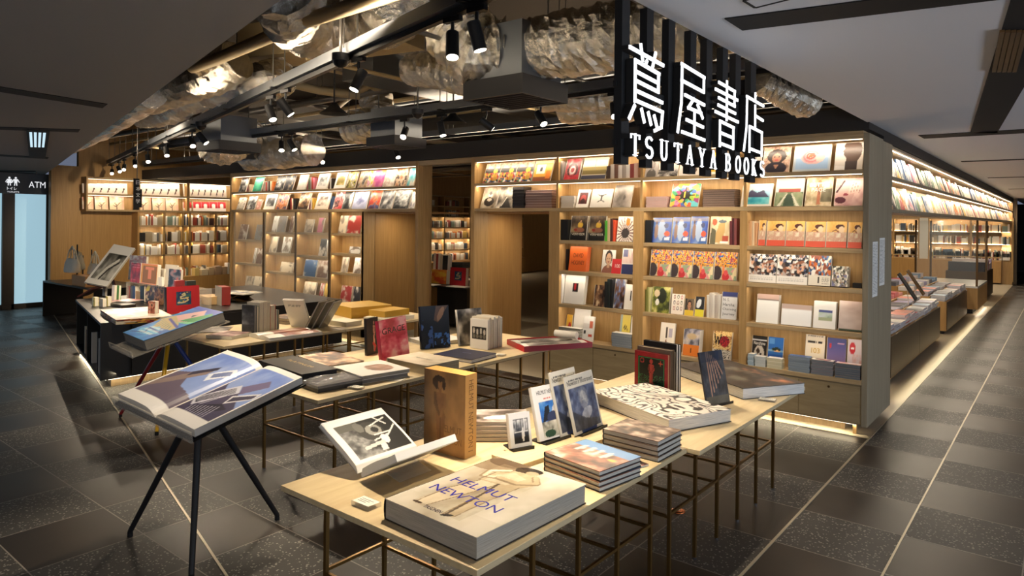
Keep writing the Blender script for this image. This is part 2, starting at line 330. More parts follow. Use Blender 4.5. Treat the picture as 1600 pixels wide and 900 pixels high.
# ------------------------------------------------------------------ books
RND = random.Random(7)
def rigid(o, x, y, z): return Matrix(((x[0], y[0], z[0], o[0]), (x[1], y[1], z[1], o[1]), (x[2], y[2], z[2], o[2]), (0, 0, 0, 1)))
def stand(X, Y, Z, lean=12., yaw=0.):
    """cover facing -Y (turned by yaw degrees about the vertical), leaning back; origin at the lower spine corner of the back cover"""
    t = math.radians(lean); R = Matrix.Rotation(math.radians(yaw), 4, 'Z')
    return Matrix.Translation((X, Y, Z)) @ R @ rigid((0, 0, 0), (1, 0, 0), (0, math.sin(t), math.cos(t)), (0, -math.cos(t), math.sin(t)))
def spineout(X, Y, Z, yaw=0., lean=0.):
    """spine facing -Y, front cover on the +X side"""
    t = math.radians(lean); R = Matrix.Rotation(math.radians(yaw), 4, 'Z') @ Matrix.Rotation(t, 4, 'Y')
    return Matrix.Translation((X, Y, Z)) @ R @ rigid((0, 0, 0), (0, 1, 0), (0, 0, 1), (1, 0, 0))
def flat(X, Y, Z, ang=0.):
    """lying face up, cover's top edge pointing along +Y turned by ang degrees"""
    return Matrix.Translation((X, Y, Z)) @ Matrix.Rotation(math.radians(ang), 4, 'Z')
BK = {}
def book_mesh(w, h, t, art=None, front='#cccccc', spine=None, back=None, page='#e9e3d4', hard=True, texts=(), stext=None, scol='#ffffff', parts=True, curve=0.):
    spine = spine or front; back = back or spine
    bt = (min(.0035, t * .22) if hard else min(.0009, t * .2)); ov = min(.004, .02 * w) if hard else 0.
    m = MB()
    m.box((0, 0, 0), (w, h, bt), back)
    if art is None: m.box((0, 0, t - bt), (w, h, t), front)
    else:
        m.box((0, 0, t - bt), (w, h, t - .0001), front); m.art((0, 0, t + .0002), (w, 0, 0), (0, h, 0), art)
    k = 5; bul = min(.1 * t, .006) if hard else 0.
    prof = [(-bt - bul * math.sin(math.pi * i / k), t * i / k) for i in range(k + 1)]
    vs = [(x, y, z) for x, z in prof for y in (0, h)]; m.add(vs, [(2 * i, 2 * i + 2, 2 * i + 3, 2 * i + 1) for i in range(k)], spine)
    inn = [(0, 0, 0), (0, h, 0), (0, 0, t), (0, h, t)]; m.add([(-bt, 0, 0), (0, 0, 0), (0, 0, t), (-bt, 0, t), (-bt, h, 0), (0, h, 0), (0, h, t), (-bt, h, t)], [(0, 1, 2, 3), (7, 6, 5, 4), (3, 2, 6, 7), (0, 4, 5, 1)], spine)
    for T in texts:  # (string, u, v, width, height, colour) in cover fractions
        m.text(T[0], (T[1] * w, T[2] * h, t + .0004), (1, 0, 0), (0, 1, 0), T[3] * w, T[4] * h, T[5])
    if stext: m.text(stext, (-bt - bul - .0008, .9 * h, t * .25), (0, -1, 0), (0, 0, 1), .75 * h, t * .5, scol, lift=.0004)
    if not parts: m.box((.001, ov, bt), (w - ov, h - ov, t - bt), page)
    p = None
    if parts: p = MB(); p.box((0., ov, bt), (w - ov, h - ov, t - bt), page)
    return m, p
def book(name, Mx, w, h, t, label, cat='book', group=None, order=None, key=None, mat='print', **kw):
    key = key or id(kw); parts = kw.get('parts', True); kk = (key, round(w, 3), round(h, 3), round(t, 4))
    if kk not in BK:
        m, p = book_mesh(w, h, t, **kw); BK[kk] = (m.mesh(name, mat), p.mesh('page_block', 'paper') if p else None)
    c, p = BK[kk]
    o = bpy.data.objects.new(name, c); COL.objects.link(o); o.matrix_world = Mx
    if p:
        q = bpy.data.objects.new('page_block', p); COL.objects.link(q); q.parent = o
    return tag(o, label, cat, group, order)
def pile(name, n, X, Y, Z, w, h, t, ang, label, jit=.006, order='from the top', group=None, **kw):
    r = random.Random(int(abs(X * 977 + Y * 131) * 10)); L = []
    for i in reversed(range(n)):
        a = ang + r.uniform(-1, 1) * (2.2 if jit else 0); dx, dy = r.uniform(-jit, jit), r.uniform(-jit, jit)
        Mx = Matrix.Translation((X + dx, Y + dy, Z + i * (t + .0006))) @ Matrix.Rotation(math.radians(a), 4, 'Z') @ Matrix.Translation((-w / 2, -h / 2, 0))
        L.append(book(name, Mx, w, h, t, label, order=order, group=group, **kw))
    return L
def open_book(name, Mx, w, h, t, label, artL=None, artR=None, cat='book', cover='#d8d4ca', page='#ece7da', mat='print', sag=1., group=None, lift=(0, 0)):
    """lying open, gutter along +Y at x=0; pages w wide on both sides; Mx rigid"""
    root = MB(); root.box((-w - .004, -.004, 0), (w + .004, h + .004, .003), cover)
    o = root.build(name, mat, None, Mx); tag(o, label, cat, group)
    N = 18
    for sgn, A in ((-1, artL), (1, artR)):
        xs = [i / N for i in range(N + 1)]
        zs = [.004 + t * (1 - math.exp(-x * 9)) * (1 - .35 * sag * x * x) for x in xs]
        m = MB(); P = []; 
        nx = 2 * N + 1; ny = 2
        poly = [(sgn * x * w, z) for x, z in zip(xs, zs)]
        base = [(sgn * x * w, .0031) for x in xs]
        n = len(xs); vs = []
        for y in (0, h): vs += [(x, y, z) for x, z in base] + [(x, y, z) for x, z in poly]
        fs = []
        for i in range(N):
            fs += [(i, i + 1, n + i + 1, n + i), (2 * n + i + 1, 2 * n + i, 3 * n + i, 3 * n + i + 1), (n + i, n + i + 1, 3 * n + i + 1, 3 * n + i)]
        fs += [(N, 2 * n + N, 3 * n + N, n + N)]
        if sgn < 0: fs = [q[::-1] for q in fs]
        m.add(vs, fs, page)
        if A is not None:
            ny, nx = A.shape[:2]; U = np.linspace(0, 1, nx) if sgn > 0 else np.linspace(1, 0, nx)
            Z = np.interp(U, xs, zs) + .0006; Yv = np.linspace(.001, h - .001, ny); Pg = np.zeros((ny, nx, 3)); Pg[..., 0] = sgn * U * w; Pg[..., 2] = Z; Pg[..., 1] = Yv[:, None]
            i = np.arange((ny - 1) * (nx - 1)); r = i // (nx - 1) * nx + i % (nx - 1); m.surf(Pg.reshape(-1, 3), np.stack([r, r + 1, r + nx + 1, r + nx], 1), A)
        m.build('page_block', mat, o, local=True)
    return o
ARTS = {}
def art(key):
    if key not in ARTS: r = ARTDEF[key](); ARTS[key] = r.A if isinstance(r, Art) else r
    return ARTS[key]
ARTDEF = {}
def photo(seed, cols=GREY, sc=3.5, nx=26, ny=34, frame=None, box=(.0, .0, 1, 1)):
    a = Art(nx, ny, frame or cols[-1]); a.noise(cols, sc, seed, box, con=1.7); return a
def person_art(a, cu=.5, cv=.6, s=.2, skin='#c89a84', hair='#241814', top='#2c2c34'):
    a.ell(cu, cv - 2.1 * s, 1.5 * s, 1.3 * s, top); a.rect(cu - .28 * s, cv - 1.2 * s, cu + .28 * s, cv - .5 * s, skin); a.ell(cu, cv + .12 * s, .85 * s, .95 * s, hair); a.ell(cu, cv - .08 * s, .62 * s, .78 * s, skin)
    a.ell(cu - .22 * s, cv + .02 * s, .1 * s, .05 * s, hair); a.ell(cu + .22 * s, cv + .02 * s, .1 * s, .05 * s, hair); a.ell(cu, cv - .42 * s, .2 * s, .06 * s, '#8a3a34'); return a
def figure_art(a, cu=.5, v0=.1, v1=.85, skin='#8a6a48', sh='#3a2818', k=1., hair=None):
    H = v1 - v0; w = H * .09
    a.path([(cu - .5 * w, v0), (cu - .55 * w, v0 + .25 * H), (cu - .4 * w, v0 + .5 * H)], w * .42, skin); a.path([(cu + .6 * w, v0), (cu + .5 * w, v0 + .25 * H), (cu + .4 * w, v0 + .5 * H)], w * .42, skin)
    a.ell(cu, v0 + .52 * H, w * 1.05, H * .09, skin); a.ell(cu, v0 + .66 * H, w * .8, H * .13, skin); a.ell(cu, v0 + .77 * H, w * 1.15, H * .045, skin)
    a.path([(cu - 1.1 * w, v0 + .77 * H), (cu - 1.4 * w, v0 + .6 * H), (cu - .2 * w, v0 + .5 * H)], w * .26, sh); a.path([(cu + 1.1 * w, v0 + .77 * H), (cu + 1.4 * w, v0 + .6 * H), (cu + .2 * w, v0 + .49 * H)], w * .26, skin)
    a.ell(cu, v0 + .91 * H, w * .85, H * .085, hair or sh); a.ell(cu + .1 * w, v0 + .89 * H, w * .5, H * .06, skin); a.line(cu + .35 * w, v0 + .05 * H, cu + .3 * w, v0 + .6 * H, w * .12, sh); return a
# ------------------------------------------------------------------ the setting
XR = -1.42                      # the shop's right-hand boundary line
def lline(x, off=0.): return 1.36 - .2493 * (x + 1.40) + off    # the shop's left-hand boundary line
MB().box((-24, -5, -.1), (9, 42, 0)).build('floor', 'tiles')['kind'] = 'structure'
m = MB(); m.box((-16.2, 6.88, .0), (-1.385, 28.1, .004)); struct(m.build('floor_inner', 'pale_floor'))
m = MB(); m.box((-1.388, 1.42, .0), (-1.372, 34, .005)); struct(m.build('trim_1', 'steel_strip'))
m = MB(); m.bar((-1.38, lline(-1.38, .06), .0005), (-16.9, lline(-16.9, .06), .0005), .014, .009); struct(m.build('trim_2', 'steel_strip'))
m = MB(); m.box((-.786, -3, .0), (-.774, 34, .003)); struct(m.build('trim_3', 'steel_strip'))
ZS = 2.86
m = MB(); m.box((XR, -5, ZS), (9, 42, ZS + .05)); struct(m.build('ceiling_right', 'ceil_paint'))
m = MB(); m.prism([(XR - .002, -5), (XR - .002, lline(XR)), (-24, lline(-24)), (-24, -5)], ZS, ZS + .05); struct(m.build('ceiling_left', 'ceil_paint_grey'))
MB().box((-24, -5, 4.3), (9, 42, 4.4)).build('ceiling_slab', 'slab_dark')['kind'] = 'structure'
m = MB(); m.box((XR, 1.36, ZS + .05), (XR + .03, 6.85, 4.3)); struct(m.build('trim_5', 'fascia'))
m = MB(); m.bar((XR, lline(XR, -.015), 3.6), (-24, lline(-24, -.015), 3.6), .03, 1.38); struct(m.build('trim_6', 'fascia'))
m = MB(); m.box((-16.2, 6.86, 2.795), (XR + .022, 7.5, ZS - .002)); m.box((-16.2, 6.86, ZS - .002), (XR - .004, 7.5, 3.0)); m.box((XR - .3, 7.5, 2.75), (XR + .022, 28.2, ZS - .002)); struct(m.build('trim_4', 'fascia'))
for k, (a, b) in enumerate([((-16.3, 9.0), (-16.3, 28.1)), ]):
    m = MB(); m.box((-16.35, 5.6, 0), (-16.24, 28.2, 4.3)); struct(m.build('wall_left', 'oak_warm'))
m = MB(); m.box((-16.3, 28.32, 0), (-1.3, 28.42, 4.3)); struct(m.build('wall_back', 'oak_dark'))
m = MB(); m.box((-6, 36, 0), (9, 36.1, ZS)); struct(m.build('wall_end', 'black_matt'))
m = MB(); m.box((8.5, -5, 0), (8.6, 42, ZS)); struct(m.build('wall_right', 'charcoal'))
# timber wall beside the doors and the alcove behind the display tables
WX = -16.2
a0 = at(78, 480, x=WX); a1 = at(127, 470, x=WX)
m = MB(); m.box((WX - .14, a0.y, 0), (WX, a1.y, 3.0)); m.box((WX - .004, a0.y, 2.02), (WX + .002, a1.y, 2.026), '#222'); struct(m.build('wall_timber', 'oak_warm'))
# glass entrance doors
DX = -17.2
y1 = yat(76, DX, 1.2); y0 = y1 - 2.6
g = [y1, yat(71, DX, 1.2), yat(22, DX, 1.2), yat(2, DX, 1.2), yat(-30, DX, 1.2)]
for nm, (ya, yb) in zip(('window_1', 'window_2'), ((g[2], g[1]), (g[4], g[3]))):
    m = MB(); m.box((DX - .02, ya, .1), (DX, yb, 2.45)); w = m.build(nm, 'daylight_glass'); struct(w)
    m = MB(); m.box((DX - .05, ya - .05, .0), (DX + .03, yb + .05, .1)); m.box((DX - .05, yb, 0), (DX + .03, yb + .06, 2.45)); m.box((DX - .05, ya - .06, 0), (DX + .03, ya, 2.45)); m.build('window_frame', 'door_frame', w)
m = MB(); m.box((DX - .06, g[3], 0), (DX + .06, g[2] - .06, 2.5)); struct(m.build('wall_pier', 'door_frame'))
m = MB(); m.box((DX - .3, y0 - 4, 2.45), (DX - .05, a0.y, ZS)); struct(m.build('wall_lintel', 'charcoal'))
m = MB(); m.box((DX - .3, y0 - 4, 0), (DX - .2, a0.y + .4, ZS)); struct(m.build('wall_entrance', 'charcoal'))

# ------------------------------------------------------------------ bookcases
YF = 6.9
def lights_row(x0, x1, y, z, w, name, tgt=(0, .12, -.3)):
    area(name, ((x0 + x1) / 2, y, z), ((x0 + x1) / 2 + tgt[0], y + tgt[1], z + tgt[2]), w * (x1 - x0), x1 - x0, .02, WARM)
def led(parent, x0, x1, y, z):
    m = MB(); m.box((x0, y, z), (x1, y + .012, z + .006)); m.build('led_strip', 'led_warm', parent)
def upper_rows(t, x0, x1, divs, p):
    """the two book ledges over the passages"""
    for i, (z0, z1) in enumerate(((2.06, 2.10), (2.40, 2.435), (2.72, 2.765))):
        m = MB(); m.box((x0, YF, z0), (x1, YF + .26, z1)); m.build('shelf', 'oak_along', t, bevel=.002)
    m = MB(); m.box((x0, YF + .245, 2.10), (x1, YF + .26, 2.72)); m.build('back_panel', 'oak', t)
    for i, x in enumerate(divs):
        for z0, z1 in ((2.10, 2.40), (2.435, 2.72)):
            m = MB(); m.box((x - .015, YF + .03, z0), (x + .015, YF + .245, z1)); m.build('divider', 'oak', t)
    for z in (2.394, 2.714): led(t, x0 + .02, x1 - .02, YF + .035, z); lights_row(x0 + .02, x1 - .02, YF + .045, z - .003, p, 'shelf_light')
    m = MB(); m.box((x0, YF - .012, 2.765), (x1, YF + .3, 2.79)); m.build('top_panel', 'oak_along', t)
# --- the big case on the corner
caseA = empty('bookcase', (-3.2, YF, 0)); tag(caseA, 'pale oak bookcase with lit shelves and base drawers at the shop corner', 'bookcase')
UP = [-4.87, -3.738, -2.55, -1.45]
m = MB(); m.box((-1.452, YF, .09), (-1.402, 7.95, 2.765)); m.build('side_panel', 'oak_side', caseA, bevel=.003)
for x, w in ((UP[0], .12), (UP[1], .13), (UP[2], .075)):
    m = MB(); m.box((x - w / 2, YF, .50), (x + w / 2, YF + .22, 2.06)); m.build('upright', 'oak', caseA, bevel=.002)
m = MB(); m.box((-4.93, YF + .21, .5), (-1.452, YF + .235, 2.06)); m.build('back_panel', 'oak', caseA)
m = MB(); m.box((-4.97, YF, .09), (-4.93, 7.95, 2.06)); m.build('side_panel', 'oak', caseA, bevel=.003)
SHZ = (1.71, 1.34, .94)
BAYS = [(-4.81, -3.803), (-3.673, -2.5875), (-2.5125, -1.452)]
for b in BAYS:
    for z in SHZ:
        m = MB(); m.box((b[0], YF, z - .04), (b[1], YF + .21, z)); m.build('shelf', 'oak_along', caseA, bevel=.002)
    for z in (2.06, *[q - .04 for q in SHZ]):
        lights_row(b[0] + .02, b[1] - .02, YF + .03, z - .009, 1.2, 'shelf_light', (0, .06, -.3))
m = MB(); m.box((-4.97, YF - .01, .47), (-1.452, YF + .235, .51)); m.build('worktop', 'oak_along', caseA, bevel=.002)
m = MB(); m.box((-4.97, YF + .012, .10), (-1.452, YF + .5, .468)); m.build('base_cabinet', 'oak_drawer', caseA)
xs = [-4.95] + [b + .0 for b in (-4.32, -3.72, -3.13, -2.55, -2.0, -1.458)]
for i in range(6):
    for z0, z1 in (((.115, .455),)):
        m = MB(); m.box((xs[i] + .004, YF, z0), (xs[i + 1] - .004, YF + .018, z1)); d = m.build('drawer', 'oak_drawer', caseA, bevel=.002)
        m = MB(); m.tube([((xs[i] + xs[i + 1]) / 2, YF - .003, z1 - .04), ((xs[i] + xs[i + 1]) / 2, YF + .004, z1 - .04)], .011, 12); m.build('keyhole', 'bronze', d)
m = MB(); m.box((-4.97, YF + .15, 0.004), (-1.62, 7.7, .10)); m.build('plinth', 'oak_dark', caseA)
m = MB(); m.box((-1.53, YF + .05, .004), (-1.50, YF + .09, .10)); m.build('foot', 'oak', caseA)
led(caseA, -4.9, -1.5, YF + .04, .09)
upper_rows(caseA, -6.24, -1.452, [-4.87, -3.72, -2.55], 2.9)
m = MB(); m.box((-6.265, YF - .005, .09), (-6.2, YF + .28, 2.79)); m.build('post', 'oak', caseA, bevel=.003)
m = MB(); m.box((-6.265, YF + .28, .05), (-6.225, 7.97, 2.06)); m.build('passage_panel', 'oak_warm', caseA)
m = MB(); m.box((-6.2, YF + .26, 2.035), (-4.97, 7.97, 2.06)); m.build('passage_soffit', 'oak_warm', caseA)
# paper notices taped on the side panel
m = MB()
for (py0, py1, ya, yb) in ((378, 470, 7.06, 7.28), (372, 452, 7.36, 7.60)):
    z1 = zat(py0, -1.40, ya); z0 = zat(py1 - 5, -1.40, ya)
    m.quad((-1.4005, ya, z0), (-1.4005, yb, z0), (-1.4005, yb, z1), (-1.4005, ya, z1), '#f2efe8')
    r = random.Random(int(py0))
    for k in range(34):
        zz = z1 - .02 - k * (z1 - z0 - .04) / 34; y = ya + .015
        while y < yb - .03:
            q = r.uniform(.006, .03); m.quad((-1.3998, y, zz - .005), (-1.3998, y + q, zz - .005), (-1.3998, y + q, zz), (-1.3998, y, zz), '#6a655c'); y += q + r.uniform(.006, .02)
o = m.build('taped_notices', 'ink_matt'); tag(o, 'white paper notices taped on the side panel of the corner bookcase', 'notice')
# --- the left case with glass doors
caseB = empty('bookcase', (-9.9, YF, 0)); tag(caseB, 'oak bookcase with sliding glass doors behind the middle tables', 'bookcase')
UB = [-12.36, -11.30, -10.34, -9.373, -8.555]
for i, x in enumerate(UB):
    w = .1 if i == 0 else .06
    m = MB(); m.box((x - w / 2, YF + .02, .58), (x + w / 2, YF + .24, 2.06)); m.build('upright', 'oak', caseB, bevel=.002)
m = MB(); m.box((-12.41, YF + .23, .1), (-8.53, YF + .25, 2.06)); m.build('back_panel', 'oak', caseB)
def zl(px, py): return at(px, py, y=YF).z
SB = [[(390, 375), (390, 412)], [(440, 363), (440, 396), (440, 426)], [(490, 363.5), (490, 400), (490, 434)], [(540, 365), (540, 396.5), (540, 427)]]
SBZ = []
for i, L in enumerate(SB):
    SBZ.append([zl(*p) for p in L]); x0 = UB[i] + .03; x1 = UB[i + 1] - .03
    for z in SBZ[-1]:
        m = MB(); m.box((x0, YF + .03, z - .035), (x1, YF + .23, z)); m.build('shelf', 'oak_along', caseB, bevel=.002)
    for z in [2.06] + [q - .035 for q in SBZ[-1]]: lights_row(x0, x1, YF + .05, z - .01, 1.5, 'shelf_light', (0, .06, -.3))
m = MB(); m.box((-12.41, YF - .01, .52), (-8.53, YF + .25, .58)); m.build('worktop', 'oak_along', caseB, bevel=.002)
m = MB(); m.box((-12.41, YF + .02, .10), (-8.53, YF + .6, .52)); m.build('base_cabinet', 'oak_drawer', caseB)
m = MB(); m.box((-12.3, YF + .15, .004), (-8.6, YF + .55, .10)); m.build('plinth', 'oak_dark', caseB)
gx = [UB[0] + .04, -11.31, -10.33, -9.37, UB[4] - .03]
for i in range(3):
    m = MB(); m.box((gx[i], YF - .004 + .012 * (i % 2), .585), (gx[i + 1] + .02, YF + .002 + .012 * (i % 2), 2.05)); g_ = m.build('glass_door', 'clear_glass', caseB)
    m = MB(); m.box((gx[i + 1] - .012, YF - .012 + .012 * (i % 2), .585), (gx[i + 1] + .022, YF - .004 + .012 * (i % 2), 2.05)); m.build('stile', 'bronze', g_)
upper_rows(caseB, -12.44, -7.33, [], 2.9)
m = MB(); m.box((-7.345, YF - .005, .09), (-7.29, YF + .28, 2.79)); m.build('post', 'oak', caseB, bevel=.003)
m = MB(); m.box((-12.47, YF - .005, .09), (-12.42, YF + .28, 2.79)); m.build('post', 'oak', caseB, bevel=.003)
m = MB(); m.box((-8.575, YF + .02, .1), (-8.53, 8.02, 2.06)); m.build('passage_panel', 'oak_warm', caseB)
m = MB(); m.box((-8.53, YF + .26, 2.035), (-7.33, 8.02, 2.06)); m.build('passage_soffit', 'oak_warm', caseB)
m = MB(); m.box((-7.29, YF, 2.72), (-6.265, YF + .1, 2.79)); m.build('lintel', 'oak_along', caseB, bevel=.003)
# --- corridor ledges
caseC = empty('overhead_bookshelf', (-1.6, 18, 2.06)); tag(caseC, 'long oak overhead shelf with two lit rows along the corridor', 'bookshelf')
for z0, z1 in ((2.06, 2.10), (2.40, 2.435), (2.72, 2.745)):
    m = MB(); m.box((-1.68, 7.97, z0), (-1.41, 28.1, z1)); m.build('shelf', 'oak_side', caseC)
m = MB(); m.box((-1.70, 7.97, 2.06), (-1.68, 28.1, 2.745)); m.build('back_panel', 'oak', caseC)
m = MB(); m.box((-1.70, 28.1, 0.), (-1.41, 28.16, 2.745)); m.build('end_panel', 'oak', caseC)
for z in (2.394, 2.714):
    m = MB(); m.box((-1.46, 7.97, z), (-1.445, 28.08, z + .006)); m.build('led_strip', 'led_warm', caseC)
    for k in range(4): area('shelf_light', (-1.455, 7.97 + 2.5 + 5.03 * k, z - .003), (-1.58, 7.97 + 2.5 + 5.03 * k, z - .3), 4.2 * 5, 5.02, .02, WARM, up=(0, 1, 0))

# ------------------------------------------------------------------ the low tables
def table(x0, x1, y0, y1, label, lx0=None, lx1=None, ly=None, rz=0.):
    t = empty('display_table', ((x0 + x1) / 2, (y0 + y1) / 2, 0)); tag(t, label, 'table', 'birch display tables with brass legs')
    Mr = Matrix.Identity(4)
    m = MB(); m.box((x0, y0, .725), (x1, y1, .75)); m.build('tabletop', 'birch', t, bevel=.002)
    m = MB(); m.box((x0 + .02, y0 + .02, .716), (x1 - .02, y1 - .02, .7249)); m.build('underframe', 'bronze', t)
    lx0 = lx0 or x0 + .13; lx1 = lx1 or x1 - .13
    for y in ly:
        for x in (lx0, lx1):
            m = MB(); m.box((x - .009, y - .009, .008), (x + .009, y + .009, .7155)); l = m.build('leg', 'brass', t)
            m = MB(); m.tube([(x, y, 0), (x, y, .008)], .012, 10); m.build('foot_pad', 'chrome', l)
        m = MB(); m.bar((lx0 + .009, y, .345), (lx1 - .009, y, .345), .014); m.build('cross_bar', 'brass', t)
    for x in (lx0, lx1):
        m = MB(); m.bar((x, ly[0], .36), (x, ly[-1], .36), .014); m.build('side_rail', 'brass', t)
    return t
table(-2.71, -1.545, 1.75, 3.40, 'birch table with brass legs carrying the biggest book, closest to the camera', -2.58, -1.68, [1.9, 2.24, 2.58, 2.92, 3.26])
table(-2.66, -1.475, 3.405, 5.25, 'birch table with brass legs under the black and white patterned book', -2.55, -1.66, [3.44, 3.77, 4.09, 4.43, 4.77, 5.12])
table(-5.0, -3.8, 2.72, 4.25, 'birch table with brass legs under the pink book', -4.83, -3.95, [2.97, 3.31, 3.65, 3.99])
table(-5.0, -3.77, 4.255, 5.62, 'birch table with brass legs under the red open box', -4.83, -3.95, [4.38, 4.72, 5.06, 5.42])
table(-7.2, -6.05, 3.3, 4.68, 'birch table with brass legs beside the black counter, under upright art books', -7.06, -6.2, [3.45, 3.8, 4.15, 4.5])
table(-7.2, -6.05, 4.685, 6.1, 'birch table with brass legs under the gold boxes', -7.06, -6.2, [4.83, 5.18, 5.53, 5.9])
# ------------------------------------------------------------------ black display counter on the left
n = Vector((-.9703, .2419, 0)); q = Vector((.2419, .9703, 0))
cu = empty('display_counter', (-9.6, 4.2, 0)); tag(cu, 'long black display counter with open book slots along its left side', 'counter')
A = Vector((-8.42, 3.14, 0)); B = A + n * 2.80; Dv = A + Vector((0, 3.3, 0)); Cc = Vector((B.x - .25, Dv.y + .3, 0))
def pp(*L): return [(v.x, v.y) for v in L]
m = MB(); m.prism(pp(A, Dv, Cc, B), .715, .745); m.build('top', 'black_laminate', cu)
m = MB(); m.prism(pp(A, Dv, Dv + Vector((-.03, 0, 0)), A + n * .03), .10, .715); m.build('end_panel', 'black_laminate', cu)
m = MB(); m.prism(pp(A + n * .03, Dv + Vector((-.03, 0, 0)), Cc, B), .10, .125); m.build('bottom', 'black_laminate', cu)
m = MB(); m.prism(pp(A + n * .03 + q * .32, Dv + Vector((-.03, 0, 0)), Cc, B + q * .32), .125, .715); m.build('core', 'black_laminate', cu)
for k in (1.3, 2.6):
    m = MB(); b = A + n * k; m.prism(pp(b, b + q * .32, b + q * .32 + n * .02, b + n * .02), .125, .715); m.build('slot_divider', 'black_laminate', cu)
m = MB(); m.prism(pp(A + n * .1 + q * .12, Dv + Vector((-.2, 0, 0)), Cc, B + q * .12), .0, .10); m.build('plinth', 'oak_dark', cu)
m = MB(); m.bar(A + n * .05 + q * .06 + Vector((0, 0, .094)), B + q * .06 + Vector((0, 0, .094)), .01, .008); m.build('led_strip', 'led_warm', cu)
m = MB(); m.bar(A + q * .1 + Vector((-.05, 0, .094)), Dv + Vector((-.05, -.1, .094)), .01, .008); m.build('led_strip', 'led_warm', cu)
CA, KN, CQ = A, n, q
# ------------------------------------------------------------------ things on the tables
TZ = .7503
def pj(v):
    a = np.array(v, float) - np.array([0, 0, EYE]); z = a @ FWD; return (a @ RGT / z * FPX + CX, a @ DWN / z * FPX + CY)
def flatq(L, F, R, t, z=TZ, turn=0):
    """a thing lying flat whose top face shows its left, front and right corners at these pixels: (matrix, width, height); turn picks which side is the bottom of the print"""
    L, F, R = (at(*p, z=z + t) for p in (L, F, R)); a = F - L; b = R - F; wa = a.length; wb = b.length; a.normalize(); b = (b - a * b.dot(a)).normalized()
    o = Vector((L.x, L.y, z))
    if turn == 1: o, a, b, wa, wb = Vector((F.x, F.y, z)), b, -a, wb, wa       # bottom of the print along the right-hand edge
    if turn == 3: o, a, b, wa, wb = Vector((L.x, L.y, z)) + b * wb, -b, a, wb, wa
    return rigid(o, a, b, (0, 0, 1)), wa, wb
def standq(A, B, ytop, t, lean, z=TZ, h=None):
    A = at(*A, z=z); B = at(*B, z=z); w = (B - A).length; yaw = math.atan2(B.y - A.y, B.x - A.x); th = math.radians(lean)
    R = Matrix.Rotation(yaw, 3, 'Z'); up = R @ Vector((0, math.sin(th), math.cos(th))); fz = R @ Vector((0, -math.cos(th), math.sin(th)))
    if h is None:
        lo, hi = .02, 1.2
        for _ in range(40):
            h = (lo + hi) / 2
            if pj(A + up * h + Vector((0, 0, t * math.sin(th))))[1] > ytop: lo = h
            else: hi = h
    o = A - fz * t; o.z = z
    return rigid(o, R @ Vector((1, 0, 0)), up, fz), w, h
# pictures for the large books -------------------------------------------------
def art_giant():
    a = Art(150, 210, '#c8c0ae'); a.noise(['#9c917c', '#b8ae9a', '#ccc4b2', '#dcd5c6'], 2.2, 4, con=1.6); a.ell(.12, .92, .3, .16, '#6b553d', .2, .55); a.ell(.2, .95, .2, .08, '#3a2a1c', .1, .5); a.rect(0, 0, 1, .2, '#b9ad97', .25)
    sk = '#bba98a'; dk = '#2c241d'; md = '#8a7860'; lt = '#d9ccb2'
    a.poly([(.28, .60), (.46, .62), (.40, .36), (.33, .11), (.20, .10), (.20, .36)], lt); a.poly([(.44, .62), (.64, .66), (.63, .40), (.64, .09), (.53, .08), (.50, .36)], sk); a.poly([(.26, .60), (.64, .64), (.70, .74), (.66, .84), (.54, .90), (.36, .86), (.26, .76)], sk)
    a.poly([(.30, .62), (.52, .64), (.56, .80), (.40, .84), (.30, .74)], lt, .7); a.path([(.33, .84), (.19, .76), (.22, .67), (.44, .72)], .028, md); a.path([(.33, .85), (.20, .77), (.23, .68), (.44, .73)], .018, lt); a.path([(.60, .86), (.70, .78), (.56, .70), (.36, .70)], .030, md); a.path([(.60, .87), (.69, .79), (.56, .715), (.36, .715)], .020, sk)
    a.ell(.46, .93, .13, .052, dk, .15); a.ell(.40, .90, .05, .03, dk, .4); a.ell(.52, .905, .06, .034, '#a8967a', .1); a.noise(['#6a5a46', '#bba98a', '#e4d9c2'], 9, 31, (.18, .08, .72, .92), .22)
    for p in ([(.28, .60), (.20, .36), (.21, .11)], [(.46, .62), (.40, .36), (.33, .11)], [(.50, .40), (.54, .09)], [(.64, .66), (.63, .40), (.64, .10)], [(.26, .76), (.26, .60)]): a.path(p, .006, md)
    a.path([(.46, .62), (.52, .36), (.56, .1)], .012, '#5c4e3e'); a.ell(.23, .10, .05, .014, '#54473a'); a.ell(.58, .085, .05, .016, dk, .4); return a.A
def art_nude(nx=60, ny=90, bg=('#7a5a36', '#a87c48', '#b98c54', '#3a2c1e')):
    a = Art(nx, ny, bg[1]); a.noise([bg[0], bg[1], bg[2]], 1.6, 9); a.put(np.clip(1 - a.U / .42, 0, 1) * .8, bg[3]); a.ell(.36, .86, .15, .085, '#221610'); a.ell(.4, .85, .075, .06, '#9a6e44')
    sk = '#7a5230'; dk = '#46301a'
    a.poly([(.26, .74), (.54, .74), (.50, .60), (.47, .54), (.53, .46), (.47, .05), (.36, .05), (.29, .46), (.33, .54), (.29, .60)], sk); a.rect(.36, .73, .44, .80, sk); a.poly([(.25, .74), (.30, .74), (.33, .60), (.41, .46), (.37, .44), (.25, .58)], dk, .75); a.poly([(.55, .74), (.50, .74), (.49, .60), (.39, .46), (.43, .43), (.55, .58)], '#8a6038', .9)
    a.line(.41, .42, .41, .06, .010, dk); a.ell(.4, .84, .085, .062, '#8a6038'); a.ell(.4, .90, .12, .035, '#221610'); a.ell(.31, .84, .045, .07, '#221610'); a.ell(.49, .84, .04, .065, '#221610'); a.noise([bg[0], bg[1], bg[2]], 8, 5, k=.25); return a
